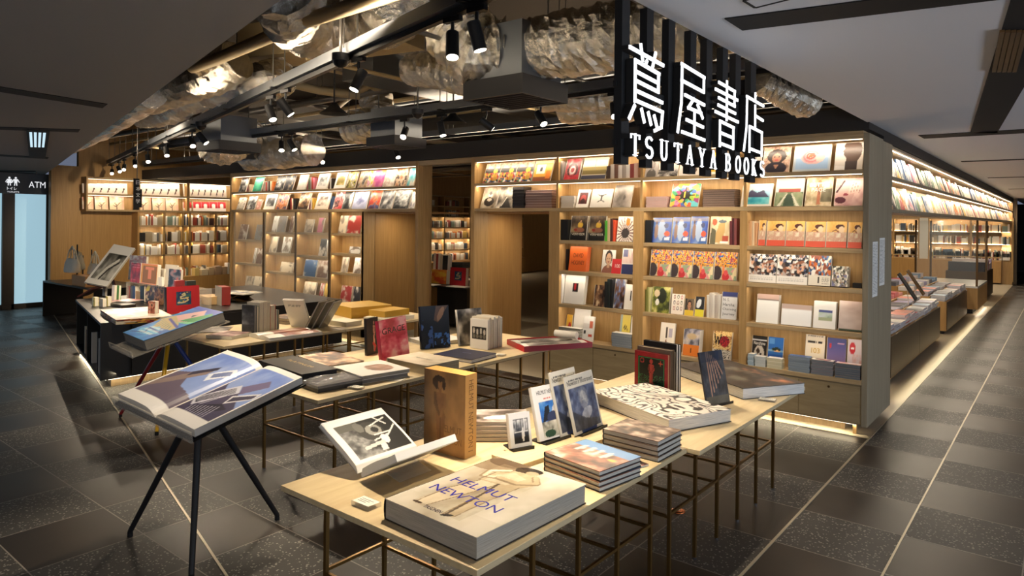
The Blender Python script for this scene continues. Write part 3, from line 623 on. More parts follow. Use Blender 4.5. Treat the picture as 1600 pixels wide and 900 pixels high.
def art_arch(nx=130, ny=96, seed=3, side=0):
    a = Art(nx, ny, '#e9e7e4'); b = (.04, .12, .97, .93)
    a.rect(*b, '#8ea4d6'); m = ((a.V > b[1]) & (a.V < b[3]) & (a.U > b[0]) & (a.U < b[2])) * np.clip((a.V - .3) / .6, 0, 1); a.put(m, '#5d78c2', .7); a.put(m * np.clip(fbm(nx, ny, 3, seed) - .4, 0, 1), '#dfe6f4')
    if side:
        a.poly([(.04, .12), (.97, .12), (.97, .34), (.62, .52), (.4, .46), (.04, .66)], '#4b4660'); a.poly([(.1, .3), (.45, .62), (.62, .52), (.3, .2)], '#cfd0dc'); a.poly([(.14, .3), (.45, .57), (.58, .5), (.3, .24)], '#26243a')
        for k in range(7): a.line(.14 + k * .045, .3 - k * .01, .45 + k * .02, .57 - k * .012, .006, '#c9c9d4')
        a.poly([(.5, .6), (.72, .8), (.86, .72), (.66, .5)], '#6d6486'); a.poly([(.62, .46), (.94, .62), (.97, .52), (.7, .34)], '#d8d8de'); a.poly([(.66, .45), (.92, .58), (.94, .52), (.7, .37)], '#3a3852'); a.poly([(.3, .18), (.7, .34), (.9, .3), (.6, .13)], '#2b2a3c')
        for k in range(9): a.line(.34 + k * .05, .2 + k * .012, .38 + k * .05, .13, .007, '#a9a8b8')
    else:
        a.poly([(.04, .12), (.97, .12), (.97, .3), (.6, .34), (.3, .55), (.04, .5)], '#6a5f70'); a.poly([(.04, .3), (.4, .62), (.58, .7), (.6, .58), (.3, .34), (.04, .18)], '#8d7c78'); a.poly([(.3, .56), (.58, .74), (.62, .68), (.34, .48)], '#3c3a4c'); a.poly([(.62, .6), (.84, .8), (.95, .74), (.75, .5)], '#dfe4ee'); a.poly([(.68, .62), (.84, .75), (.9, .7), (.75, .56)], '#6f7ca6')
    return a.A
def art_bw_machine(nx=90, ny=80):
    a = Art(nx, ny, '#efeee9'); a.rect(.10, .14, .97, .86, '#141414'); a.poly([(.1, .14), (.1, .86), (.45, .86), (.6, .14)], '#57564f'); a.noise(['#111', '#777', '#e8e6e0'], 7, 12, (.1, .14, .55, .7), k=.8)
    a.ell(.55, .6, .2, .2, '#33322e'); a.ell(.6, .6, .12, .12, '#999890'); a.ell(.62, .6, .06, .06, '#111'); a.ell(.42, .72, .07, .11, '#6b6a64')
    for p in [(.6, .7, .9, .8), (.75, .85, .85, .66), (.7, .4, .95, .6), (.5, .4, .75, .45), (.55, .5, .8, .5)]: a.line(*p, .012, '#e9e7df')
    a.ell(.66, .38, .06, .09, '#f0eee6'); a.poly([(.5, .18), (.6, .18), (.62, .34), (.54, .36)], '#e6e4dc'); a.line(.3, .3, .6, .34, .03, '#d6d4cc'); return a.A
def art_maze(nx=150, ny=120):
    a = Art(nx, ny, '#efe6da'); a.squig([], 5, 21, .16, c='#17130f', lev=5); a.noise(['#a07a66', '#efe6da'], 9, 5, (.35, .35, .75, .8), .25); return a.A
# the two giant books, the slipcase ------------------------------------------------
Mx, w, h = flatq((602, 779), (745, 840), (915, 756), .082)
book('giant_art_book', Mx, w, h, .082, 'enormous closed art book with a sepia figure and blue title, on the closest table', art=art_giant(), front='#cfc6b2', spine='#3a3128', back='#3a3128', page='#b8b0a0', mat='print_gloss', texts=[('HELMUT', .10, .455, .67, .085, '#3a3a9c'), ('NEWTON', .085, .285, .74, .085, '#3a3a9c'), ('TASCHEN', .33, .07, .19, .035, '#2a2a4a')])
b0 = at(662, 700, z=TZ); b1 = at(726, 718, z=TZ); b2 = at(745, 711, z=TZ)
hz = Y = None
w = (b1 - b0).length; hh = zat(587, b1.x, b1.y) - TZ; ax = (b1 - b0).normalized(); ay = Vector((-ax.y, ax.x, 0)); t = .089
m, _p = book_mesh(w, hh, t, art=art_nude().A, front='#a87c48', spine='#b98c4e', parts=False)
sl = MB(); sl.box((0, 0, 0), (w, hh, t - .0005), '#b98c4e'); sl.art((0, 0, t), (w, 0, 0), (0, hh, 0), art_nude().A); sl.text('HELMUT NEWTON I', (w + .0003, hh * .93, t * .70), (0, -1, 0), (0, 0, -1), hh * .86, t * .4, '#6e4c22'); sl.text('HELMUT', (w * .42, hh * .27, t + .0004), (1, 0, 0), (0, 1, 0), w * .5, hh * .085, '#7d5a30'); sl.text('NEWTON', (w * .42, hh * .14, t + .0004), (1, 0, 0), (0, 1, 0), w * .5, hh * .085, '#7d5a30')
o = sl.build('slipcase', 'print', None, rigid(b0 - Vector((-ay.x, -ay.y, 0)) * t, ax, (0, 0, 1), -ay)); tag(o, 'tan upright slipcase printed with a standing sepia figure, spine lettered down its side', 'slipcase')
# open book on a clear cradle
cr = empty('book_cradle', (-2.49, 2.2, TZ)); tag(cr, 'clear acrylic cross-legged book cradle at the near end of the table', 'book stand')
def plate(name, p, u, v, th, mat, par, col='#ddd'):
    p, u, v = Vector(p), Vector(u), Vector(v); wu, wv = u.length, v.length; u = u / wu; v = (v - u * v.dot(u)).normalized(); MB_ = MB(); MB_.box((0, 0, 0), (wu, wv, th), col, rigid(p, u, v, u.cross(v))); return MB_.build(name, mat, par, bevel=.001)
GX, GZ, GY0_, GY1_ = -2.49, .80, 2.01, 2.385
for sx, L_ in ((-1, .22), (1, .20)):
    dv = Vector((sx * .87, 0, .49)); plate('rest_plate', Vector((GX, 2.08, GZ - .062)) if sx > 0 else Vector((GX, 2.31, GZ - .062)), (0, .23 * sx, 0), dv * L_, .004, 'acrylic', cr)
    plate('leg_plate', Vector((GX + sx * .17, 2.09 if sx < 0 else 2.3, TZ + .008)), (0, -.2 * sx, 0), Vector((-sx * .155, 0, .035)), .004, 'acrylic', cr)
hl = {}
oo = empty('open_book', (GX, GY0_, GZ)); tag(oo, 'open photo book with a black and white page propped on the clear cradle', 'book')
for sx, L_, tk, A_ in ((-1, .33, .022, art_bw_machine()), (1, .265, .036, None)):
    e = Vector((sx * .883, 0, .469)); nn = Vector((-sx * .469, 0, .883)); N = 12; m = MB(); yv = Vector((0, 1, 0)); Lh = GY1_ - GY0_
    prof = [(L_ * i / N, -.004 + .006 * math.sin(math.pi * min(1, i / N * 1.2)) - (.02 if i == 0 else 0)) for i in range(N + 1)]
    Pt = lambda x, y, z: Vector((GX, GY0_, GZ)) + e * x + yv * y + nn * z
    vs = [Pt(x, y, -tk) for y in (0, Lh) for x, z in prof] + [Pt(x, y, z) for y in (0, Lh) for x, z in prof]; n = N + 1; fs = []
    for i in range(N): fs += [(i, i + 1, 2 * n + i + 1, 2 * n + i), (n + i + 1, n + i, 3 * n + i, 3 * n + i + 1), (2 * n + i, 2 * n + i + 1, 3 * n + i + 1, 3 * n + i), (i + 1, i, n + i, n + i + 1)]
    fs += [(N, n + N, 3 * n + N, 2 * n + N)]; m.add(vs, fs, '#eeebe2')
    if A_ is not None:
        ny, nx = A_.shape[:2]; V_ = np.linspace(0, 1, ny); Zp = np.interp(V_ * L_, [q[0] for q in prof], [q[1] for q in prof]) + .0008
        P = np.array([[list(Pt(V_[j] * L_, .004 + (Lh - .008) * i / (nx - 1), Zp[j])) for i in range(nx)] for j in range(ny)]); i = np.arange((ny - 1) * (nx - 1)); r = i // (nx - 1) * nx + i % (nx - 1); m.surf(P.reshape(-1, 3), np.stack([r, r + 1, r + nx + 1, r + nx], 1), A_)
    m.build('page_block', 'print', oo); m = MB(); m.box((0, -.003, -tk - .0035), (L_ + .004, Lh + .003, -tk - .0005), '#b8b4aa', rigid((GX, GY0_, GZ), e, yv, e.cross(yv)) if sx > 0 else rigid((GX, GY0_ + Lh, GZ), e, -yv, e.cross(-yv))); m.build('cover', 'print', oo)
def tagblock(px, py, label, name='sign_block', w=.11, d=.07, h=.018, ang=0., txt='#777', z=TZ):
    p = at(px, py, z=z); o = empty(name, p, math.radians(ang)); tag(o, label, 'price tag')
    m = MB(); m.box((-w / 2, -d / 2, 0), (w / 2, d / 2, h)); m.build('acrylic_block', 'acrylic', o, local=True)
    m = MB(); m.box((-w / 2 + .004, -d / 2 + .004, h + .0002), (w / 2 - .004, d / 2 - .004, h + .001), '#e9e4d6')
    for k in range(3): m.box((-w * .35, -d * .2 + k * d * .17, h + .001), (w * (.1 + .1 * k), -d * .2 + k * d * .17 + .004, h + .0013), txt)
    m.build('card', 'ink_matt', o, local=True); return o
tagblock(572, 790, 'clear acrylic tag block beside the enormous closed art book')
tagblock(1199, 626, 'clear acrylic tag lying near the far corner of the table by the black giant book', ang=8, h=.012)
tagblock(556, 607, 'clear acrylic tag at the front edge of the table with the plastic-wrapped book', ang=10, w=.1, h=.014)
tagblock(782, 556, 'clear acrylic tag beside the flat navy book', ang=10, w=.08, h=.014)
o = tagblock(615, 593, 'reddish photo card lying flat before the white thick book', name='card', w=.16, d=.1, h=.003, ang=20)
# riser board under the small stands
m = MB(); Mx, w, h = flatq((768, 710), (848, 742), (975, 672), .022, TZ); m.box((0, 0, 0), (w * .55, h * 1.0, .022)); o = m.build('riser_board', 'birch', None, Mx, bevel=.002); tag(o, 'thin birch riser board under the small display stands', 'riser')
RZ = TZ + .0225
def bstand(A, B, label, z, d=.10):
    A = at(*A, z=z); B = at(*B, z=z); ax = (B - A).normalized(); ay = Vector((-ax.y, ax.x, 0)); w = (B - A).length; o = empty('book_stand', A); tag(o, label, 'book stand')
    Mx = rigid(A, ax, ay, (0, 0, 1)); m = MB(); m.box((w * .1, -.012, 0), (w * .98, d, .006), Mx=Mx); m.build('base', 'black_steel', o)
    m = MB(); m.box((w * .1, -.014, .0), (w * .98, -.010, .016), Mx=Mx); m.build('lip', 'black_steel', o)
    m = MB(); m.box((w * .3, d - .012, .006), (w * .7, d - .008, .10), Mx=Mx); m.build('back_rest', 'black_steel', o)
# leaning photo books on the stands
a6 = Art(30, 42, '#eeece6'); a6.rect(.14, .12, .88, .82, '#1a1a1a'); a6.noise(['#111', '#888', '#f2f0ea'], 5, 3, (.16, .4, .86, .8)); a6.rect(.3, .5, .34, .82, '#111'); a6.rect(.5, .5, .53, .82, '#111'); a6.rect(.68, .45, .72, .82, '#eee'); a6.ell(.6, .35, .06, .2, '#dedcd6'); a6.rect(.2, .42, .84, .44, '#ddd'); a6.words(.3, .88, .75, 1, .02, '#777', 3)
bstand((796, 706), (834, 700), 'black steel stand under the small white photo book', RZ)
Mx, w, h = standq((800, 703), (832, 697), 647, .028, 12, RZ + .007); book('photo_book', Mx, w, h, .028, 'small white photo book with a framed black picture on a stand', art=a6.A, front='#eceae4')
a7 = Art(56, 76, '#eceae6'); a7.rect(.16, .12, .92, .7, '#2a66b8'); a7.noise(['#1c3c8c', '#2f74c4', '#7aa8d8'], 4, 6, (.16, .4, .92, .7)); a7.poly([(.2, .32), (.35, .6), (.5, .62), (.48, .36)], '#12131c'); a7.ell(.75, .55, .16, .09, '#d8d4d0', .4); a7.ell(.6, .38, .22, .12, '#2a3458'); a7.noise(['#4c4c44', '#b4b2a4', '#e0ddd0'], 5, 8, (.16, .04, .98, .32)); a7.ell(.4, .1, .2, .07, '#2c4a34'); a7.words(.35, .74, .6, 1, .03, '#d86a5a', 4)
bstand((846, 697), (890, 682), 'black steel stand under the blue and white photo book', RZ)
Mx, w, h = standq((845, 692), (887, 680), 606, .022, 16, RZ + .007); book('photo_book', Mx, w, h, .022, 'white photo book with a blue deck picture leaning on a stand', art=a7.A, front='#eceae6', texts=[('HELMUT NEWTON', .14, .84, .8, .075, '#1c1c1c')])
a8 = Art(56, 76, '#d9d3c4'); a8.rect(.07, .05, .95, .78, '#5a6684'); a8.noise(['#1b2440', '#44547c', '#a8acb4'], 3.4, 14, (.07, .05, .95, .78)); person_art(a8, .52, .56, .2, '#b6b6b2', '#707888', '#2b3a66'); a8.ell(.55, .3, .2, .1, '#c6c8cc', .3); a8.poly([(.07, .05), (.95, .05), (.95, .16), (.5, .22), (.07, .4)], '#20242e'); a8.ell(.5, .46, .09, .07, '#8a8e98'); a8.noise(['#14182a', '#4a5878', '#c8cad0'], 9, 4, (.07, .05, .95, .78), .38); a8.words(.12, .9, .6, 1, .02, '#444', 5)
bstand((902, 684), (947, 666), 'black steel stand under the front tall portrait magazine', RZ)
for (A_, B_, yt, lab) in (((877, 684), (916, 669), 583, 'tall blue-toned portrait magazine half hidden behind its twin'), ((899, 682), (942, 664), 590, 'tall blue-toned portrait magazine leaning in front of its twin')):
    Mx, w, h = standq(A_, B_, yt, .008, 15, RZ + .007); book('magazine', Mx, w, h, .008, lab, 'magazine', art=a8.A, front='#d9d3c4', hard=False, key='illus', texts=[("Newton's Illustrated", .06, .83, .88, .085, '#2a2620')])
# stacks on the closest tables
as1 = Art(34, 44, '#8a5a44'); as1.noise(['#3a2a24', '#8a5a44', '#c8b8a8'], 4, 5); as1.rect(0, .72, 1, 1, '#5a86b4'); [as1.ell(u_, .62, .045, .16, '#c8c2b4') or as1.ell(u_, .78, .035, .04, '#2c2018') for u_ in (.2, .35, .5, .66)]; as1.ell(.84, .5, .07, .05, '#c8a24a')
Mx, w, h = flatq((851, 706), (937, 737), (976, 707), .092)
for i in range(4): book('photo_book', Matrix.Translation((0, 0, .0232 * (3 - i))) @ Mx @ Matrix.Rotation(math.radians((0, .8, -.6, .3)[i]), 4, 'Z'), w, h, .0226, 'dark-spined photo book with figures and blue sky, in the short stack', order='from the top', art=as1.A, front='#8a5a44', spine='#1d1a18', back='#1d1a18', page='#d8d2c4', key='stk1', group='stack of photo books', stext='A GUN FOR HIRE', scol='#b8a888')
as2 = Art(34, 44, '#6a5444'); as2.noise(['#2c211c', '#6a5444', '#b09a88', '#d8cabb'], 5, 15)
Mx, w, h = flatq((943, 670), (1029, 690), (1062, 671), .104)
for i in range(4): book('photo_book', Matrix.Translation((0, 0, .0262 * (3 - i))) @ Mx @ Matrix.Rotation(math.radians((0, -.7, .6, 0)[i]), 4, 'Z'), w, h, .0256, 'dark-spined brown photo book stacked before the patterned giant book', order='from the top', art=as2.A, front='#6a5444', spine='#171412', back='#171412', page='#cfc9bb', key='stk2', group='stack of brown photo books', stext='HELMUT NEWTON', scol='#cfc4b4')
Mx, w, h = flatq((972, 704), (983, 727), (1010, 716), .01)
book('magazine', flat(-1.80, 2.955, TZ, -14), .2, .13, .01, 'dark red magazine lying half under the stacks', 'magazine', art=photo(44, ['#1a1212', '#4a2420', '#8a3a30', '#c8a090'], 4).A, front='#2a1818', hard=False)
as5 = Art(34, 40, '#b8a8a0'); as5.noise(['#4a4038', '#c8bab0', '#efe9e4'], 3, 33); as5.ell(.3, .4, .07, .05, '#b85a44'); as5.ell(.45, .35, .3, .15, '#efeae6', .3)
pile('photo_book', 5, -2.43, 2.94, TZ, .29, .25, .021, 40, 'pale photo book in the stack behind the tan slipcase', art=as5.A, front='#c8bab0', spine='#8a8276', page='#d9d3c6', key='stk5', group='stack of pale photo books')
# giant patterned book, giant black book
Mx, w, h = flatq((922, 610), (1045, 656), (1101, 629), .075)
book('giant_art_book', Mx, w, h, .075, 'giant art book covered in black squiggles on white, on the far table', art=art_maze(), front='#efe6da', spine='#efe6da', back='#1a1512', page='#e6dfd0')
ab = Art(90, 70, '#1c1713'); ab.noise(['#0c0a08', '#17120e', '#261d16'], 3, 2); t_ = fbm(90, 70, 2.5, 8, asp=1.5); ab.put(np.clip((t_ - .55) * 4, 0, 1) * ((ab.V > .3) & (ab.V < .9)), '#d8875a', .9); ab.put(np.clip((fbm(90, 70, 3, 18) - .68) * 4, 0, 1), '#a8b0a0', .5)
Mx, w, h = flatq((1050, 568), (1161, 607), (1205, 587), .075)
book('giant_art_book', Mx, w, h, .075, 'giant black art book with orange streaks at the far end of the table', art=ab.A, front='#1c1713', spine='#14110e', page='#efece4')
# upright row with the red book in front
def upright(A, B, ytop, books, z=TZ, lean=0.):
    y0 = 0.; Mx, w, h = standq(A, B, ytop, .0, lean, z)
    for b in books:
        t = b['t']; y0 += t; ww = w * b.get('w', 1.); hh = h * b.get('h', 1.)
        kw = {k: v for k, v in b.items() if k not in ('t', 'w', 'h', 'label', 'cat', 'dx', 'name')}
        book(b.get('name', 'art_book'), Mx @ Matrix.Translation((b.get('dx', 0.) , 0, -y0)), ww, hh, t, b['label'], b.get('cat', 'book'), **kw); y0 += .0015
ar = Art(60, 74, '#a3242a'); ar.noise(['#8a1c22', '#b02c30'], 6, 4); ar.rect(.1, .12, .9, .88, '#0f1a10'); ar.squig([], 9, 3, .1, (.1, .12, .9, .45), '#2e7a42', 7); figure_art(ar, .5, .16, .84, '#b03a34', '#7a201e', hair='#b03a34'); ar.ring(.22, .78, .055, .012, '#b03a34'); ar.path([(.72, .76), (.84, .76)], .01, '#c8503a'); ar.path([(.78, .7), (.78, .82)], .01, '#c8503a'); ar.path([(.12, .14), (.88, .14), (.88, .86), (.12, .86), (.12, .14)], .008, '#3a9a58')
upright((992, 608), (1043, 619), 547, [dict(t=.03, label='red art book with a green-outlined figure at the front of an upright row', art=ar.A, front='#a3242a', spine='#8a1e22', page='#c8a884'),
    dict(t=.05, h=1.10, label='grey-brown slipcased book right behind the red one', front='#6b6257', page='#5a4c3c', dx=.0), dict(t=.022, h=1.05, label='dark brown book third in the upright row', front='#3c332b', page='#a8987c'),
    dict(t=.03, h=1.22, label='tall black book with white edge in the upright row', front='#1e1d1d', page='#efece4'), dict(t=.03, h=1.20, label='tall black book at the back of the upright row', front='#232326', page='#d8d4ca')])
ad = Art(44, 60, '#3c3c42'); ad.noise(['#23242a', '#3c4048', '#5a5c60'], 3.2, 6); [ad.line(.5 + .04 * k, .9 - .02 * k, .62 + .06 * k, .4 + .04 * k, .02, '#c8967a', .8) for k in range(-6, 5, 2)]; ad.rect(0, 0, 1, .16, '#6b6450', .7); ad.noise(['#1c2a4c', '#3c3c42'], 4, 9, (0, .8, 1, 1), .6)
Mx, w, h = standq((1106, 636), (1141, 629), 551, .014, 13, TZ + .007); book('photo_book', Mx, w, h, .014, 'slim dark glossy book on a stand beside the black giant book', art=ad.A, front='#3c3c42', mat='print_gloss')
bstand((1110, 637), (1144, 629), 'black steel stand under the slim dark glossy book', TZ)
# --- table with the pink book
def flatbook(L, F, R, t, label, z=TZ, turn=0, **kw):
    Mx, w, h = flatq(L, F, R, t, z, turn); return book(kw.pop('name', 'art_book'), Mx, w, h, t, label, **kw)
flatbook((405, 563), (472, 585), (497, 572), .085, 'black boxed book with small gold lettering behind the open architecture book', front='#1f2022', page='#26262a', texts=[('PLATINUM', .2, .55, .55, .12, '#c8a860')])
flatbook((466, 561), (510, 577), (548, 564), .022, 'white-edged book underneath the brown landscape book', front='#e4ddd0', z=TZ)
flatbook((466, 556), (510, 572), (548, 560), .028, 'brown landscape hardback lying on a paler book', art=photo(70, ['#3a2618', '#7a5638', '#b58e66', '#d8bfa0'], 4, 50, 44).A, front='#7a5638', spine='#3a2a1c', page='#cfc4b0', z=TZ + .0225)
# plastic-wrapped tray
Mx, w, h = flatq((470, 594), (497, 603), (556, 588), .05)
wr = empty('wrapped_book', Mx.translation); tag(wr, 'thick black book in crumpled clear plastic at the table corner', 'book')
m = MB(); m.box((0, 0, 0), (w, h, .045), '#26231f', Mx); m.build('cover', 'print', wr)
N = 26; r_ = np.random.RandomState(5); zz = fbm(N, N, 7, 12, 3) * .022 + .046; zz[0] = zz[-1] = .03; zz[:, 0] = zz[:, -1] = .03; gx_, gy_ = np.meshgrid(np.linspace(-.01, w + .01, N), np.linspace(-.01, h + .01, N)); P = [Mx @ Vector((gx_[j, i], gy_[j, i], zz[j, i])) for j in range(N) for i in range(N)]
m = MB(); m.add(P, [(j * N + i, j * N + i + 1, (j + 1) * N + i + 1, (j + 1) * N + i) for j in range(N - 1) for i in range(N - 1)], '#888'); m.build('plastic_wrap', 'clear_wrap', wr)
aw = Art(50, 40, '#efece6'); aw.noise(['#6b4a3a', '#a88068', '#d8c4b4'], 3, 6, (.3, .35, .85, .85)); aw.put(((np.hypot((aw.U - .55) / .3, (aw.V - .62) / .24) > 1)).astype(float), '#efece6')
flatbook((521, 579), (565, 594), (612, 577), .03, 'lower white book of the pair with the beige picture', z=TZ, front='#cfcac0', page='#8d8880')
flatbook((521, 573), (565, 588), (614, 571), .03, 'thick white book with a beige picture lying on its pair', z=TZ + .0305, art=aw.A, front='#efece6', page='#aaa59b')
ap = Art(60, 76, '#c8465a'); ap.noise(['#b0283e', '#d84a62', '#e87484', '#f4b0b4'], 3.4, 5, con=1.8, asp=.7)
Mx, w, h = standq((598, 566), (640, 553), 502, .034, 8); book('art_book', Mx, w, h, .034, 'pink satin-covered upright book with a black title', art=ap.A, front='#c8465a', spine='#a83048', mat='print_gloss', texts=[('GRACE', .08, .64, .84, .15, '#1c0c10')])
ag = Art(34, 60, '#191514'); ag.noise(['#100e0d', '#2a2320'], 3, 4); figure_art(ag, .6, .1, .95, '#c8a48c', '#4a2c22', hair='#3a2018'); ag.path([(.5, .3), (.75, .2), (.6, .1)], .04, '#c83a34')
Mx, w, h = standq((575, 556), (592, 551), 498, .03, 3); book('art_book', Mx, w, h, .03, 'black upright book with a posing figure behind the pink book', art=ag.A, front='#191514')
abx = Art(50, 40, '#cabfa8'); abx.noise(['#b8a88e', '#d6ccb8'], 3, 6)
flatbook((605, 559), (668, 572), (716, 561), .075, 'beige flat boxed book with thin script lettering beside the pink book', art=abx.A, front='#cabfa8', spine='#c0b294', page='#b8aa8c', texts=[('Peter Lindbergh', .3, .45, .42, .09, '#3a3024')])
# --- table with the red open box
an = Art(30, 30, '#15193a'); flatbook((678, 553), (737, 562), (777, 552), .032, 'flat navy cloth-covered book on the table beyond the pink book', front='#171b3c', page='#d8d4cc', texts=[('NOIR', .38, .55, .22, .07, '#8a92b8')])
abk = Art(60, 76, '#14110f'); abk.noise(['#0e0c0b', '#1c1815'], 3, 3); abk.poly([(.55, 1), (.98, 1), (.6, .6), (.45, .66)], '#5a4434'); abk.ell(.7, .8, .2, .08, '#8a6a50', .9); abk.put(((fbm(60, 76, 6, 7) > .62) & (abk.V < .7) & (abk.U < .4)).astype(float), '#3a5a9c', .8); abk.put(((fbm(60, 76, 7, 9) > .66) & (abk.V < .35) & (abk.U > .45)).astype(float), '#3f6cb4', .9)
Mx, w, h = standq((660, 547), (704, 543), 479, .05, 9); book('art_book', Mx, w, h, .05, 'large black upright book with blue speckles leaning back', art=abk.A, front='#14110f', spine='#0c0d18', mat='print_gloss')
Mx, w, h = standq((719, 541), (757, 536), 484, .03, 10); book('art_book', Mx, w, h, .03, 'silver-grey book leaning behind the white upright row', art=photo(81, ['#2c2a28', '#77736c', '#c4beb2', '#efece4'], 2.4).A, front='#c4beb2', spine='#e6e2da')
a9 = Art(40, 56, '#e9e5dc'); a9.rect(.1, .32, .9, .74, '#1b1a19'); [a9.ell(.2 + .2 * k, .6 - .03 * (k % 2), .06, .1, '#bdb8ae') for k in range(4)]; [a9.ell(.2 + .2 * k, .42, .07, .07, '#6b665e') for k in range(4)]
L = [dict(t=.02, label='white upright photo book at the front of a short row', art=a9.A, front='#e9e5dc')]
for i, (c_, d_) in enumerate((('#d9cfbb', 'cream'), ('#b5a58a', 'tan'), ('#e6e1d4', 'ivory'), ('#8b8378', 'grey'), ('#d2c6ae', 'sand-coloured'), ('#efeae0', 'white-spined'))):
    L.append(dict(t=.032, h=(1.06, .98, 1.08, 1.0, 1.07, 1.02)[i], label=f'{d_} book in the upright row behind the white photo book', front=c_, page='#d8cfbd'))
upright((735, 543), (762, 547), 497, L)
# red tray box with an open book inside
Mx, w, h = flatq((792, 533), (819, 545), (873, 528), .03)
tb = empty('tray_box', Mx.translation); tag(tb, 'shallow red open box on the table beside the big bookcase', 'box')
m = MB(); m.box((0, 0, 0), (w, h, .004), '#b01c24', Mx); m.build('bottom', 'print', tb)
for q_ in (((0, 0, .004), (w, .006, .05)), ((0, h - .006, .004), (w, h, .05)), ((0, .006, .004), (.006, h - .006, .05)), ((w - .006, .006, .004), (w, h - .006, .05))):
    m = MB(); m.box(*q_, '#b01c24', Mx); m.build('side_wall', 'print', tb)
ax_ = Art(40, 50, '#e6e2da'); ax_.noise(['#15130f', '#5c544c', '#c9c2b6'], 3, 8, (.05, .08, .95, .9))
open_book('open_book', Mx @ Matrix.Translation((w / 2, .02, .006)), w / 2 - .02, h - .05, .045, 'open photo book lying inside the red tray box', ax_.A, ax_.A, cover='#b01c24')
m = MB(); c_ = Mx @ Vector((w * .35, h * .8, .09)); e_ = (Mx.to_3x3() @ Vector((.6, .4, 0))).normalized(); m.tube([c_ - e_ * .12, c_ + e_ * .12], .035, 16, '#ddd6ca'); o = m.build('rolled_sheet', 'print'); tag(o, 'loosely rolled printed sheet lying on the book in the red box', 'paper roll')
Mx, w, h = flatq((640, 528), (668, 536), (716, 527), .04, TZ); book('art_book', Mx, w, h, .04, 'white dust-jacketed book lying behind the large black upright book', front='#d8d6d0', page='#b8b2a6')
# --- table beside the black counter
ak = Art(30, 50, '#3e424c'); ak.noise(['#22252c', '#4e535e', '#8b8f98'], 3, 5, asp=.5); ak.rect(0, 0, 1, .3, '#2a2c33', .6)
L = [dict(t=.03, label='slate-grey upright book at the front of a row on the table by the counter', art=ak.A, front='#3e424c', page='#8a8a88')]
for c_, h_, t_, d_ in (('#2f4a3a', .95, .035, 'dark green'), ('#9a968e', 1.08, .06, 'grey'), ('#c9c0b0', 1.1, .05, 'cream'), ('#b0a794', 1.06, .04, 'stone-coloured'), ('#a8341e', .92, .075, 'brick red'), ('#3c5f78', .74, .03, 'steel blue'), ('#26362e', .72, .02, 'blackish green')):
    L.append(dict(t=t_, h=h_, label=f'{d_} upright book in the row behind the slate-grey one', front=c_, page='#c8c0b0'))
upright((378, 519), (397, 521), 476, L)
Mx, w, h = flatq((389, 525), (421, 533), (478, 519), .004)
ao = Art(36, 40, '#e4ddd0'); ao.noise(['#5a2a20', '#b86a50', '#d8c4ac'], 3, 3, (.1, .3, .95, .95))
open_book('open_book', Mx @ Matrix.Translation((w * .5, 0, 0)), w * .5, h, .04, 'open art book with reddish pictures at the front edge of the table', ao.A, ao.A, cover='#c8c0b0')
for i in range(3):
    th = 28 + i * 1.5; p = at(492 + i * 10, 510 - i * .5, z=TZ); book('photo_book', Matrix.Translation((p.x, p.y, TZ)) @ Matrix.Rotation(math.radians(-60), 4, 'Z') @ rigid((0, 0, 0), (1, 0, 0), (0, math.sin(math.radians(th)), math.cos(math.radians(th))), (0, -math.cos(math.radians(th)), math.sin(math.radians(th)))), .22, .33, .02, 'grey book leaning at the right side of the white propped book', front='#6f695f', page='#cfc6b6', key='lean3', order='from the front')
p0 = at(482, 513, z=TZ)
book('open_book', Matrix.Translation((p0.x - .27, p0.y - .02, TZ + .016)) @ Matrix.Rotation(math.radians(25), 4, 'Z') @ rigid((0, 0, 0), (1, 0, 0), (0, math.sin(-.5), math.cos(-.5)), (0, -math.cos(-.5), math.sin(-.5))), .24, .35, .03, 'white book propped open with its pages leaning toward the camera', front='#efebe2', art=Art(20, 28, '#efebe2').words(.2, .8, .8, 8, .02, '#999', 3).A)
for i, (px, py, a_, lab) in enumerate(((335, 516, 20, 'grey fashion magazine lying open-faced by the table corner'), (358, 526, -8, 'pinkish magazine lying at the front corner of the table'))):
    p = at(px, py, z=TZ); pile('magazine', 1, p.x, p.y, TZ, .3, .38 - .08 * i, .012 + .02 * i, a_ + 30, lab, jit=0, cat='magazine', art=photo(90 + i, [['#3a3636', '#8a8480', '#d9d2ca'], ['#6a4440', '#b48a84', '#e6d6cc']][i], 3).A, front='#cfc8c0', hard=False)
p = at(448, 503, z=TZ); pile('photo_book', 2, p.x, p.y, TZ, .34, .3, .032, 8, 'grey-brown book of the low pair behind the upright row', art=photo(92, BROWN, 3).A, front='#7a6c5e', page='#b0a48e', key='pairb')
def carton(L, F, R, t, label, col, name='gift_box', z=TZ, lid=None, cat='box'):
    Mx, w, h = flatq(L, F, R, t, z); o = empty(name, Mx.translation); tag(o, label, cat)
    lh = lid or t * .35; m = MB(); m.box((.002, .002, 0), (w - .002, h - .002, t - .001), col, Mx); m.build('base', 'print', o, bevel=.001); m = MB(); m.box((0, 0, t - lh), (w, h, t), col, Mx); m.build('lid', 'print', o, bevel=.001); return Mx, w, h
carton((516, 474), (549, 481), (583, 473), .13, 'large gold box in front of the oak passage panel', '#bd9636')
carton((576, 484), (601, 487), (632, 481), .07, 'smaller gold box with a dark label near the passage', '#c69a34', z=TZ + .0458)
carton((512, 500), (541, 504), (562, 500), .05, 'flat white and gold box before the large gold one', '#d8cfb4')
Mx, w, h = carton((568, 495), (600, 499), (640, 491), .045, 'flat white box under the smaller gold one', '#e2dccb')
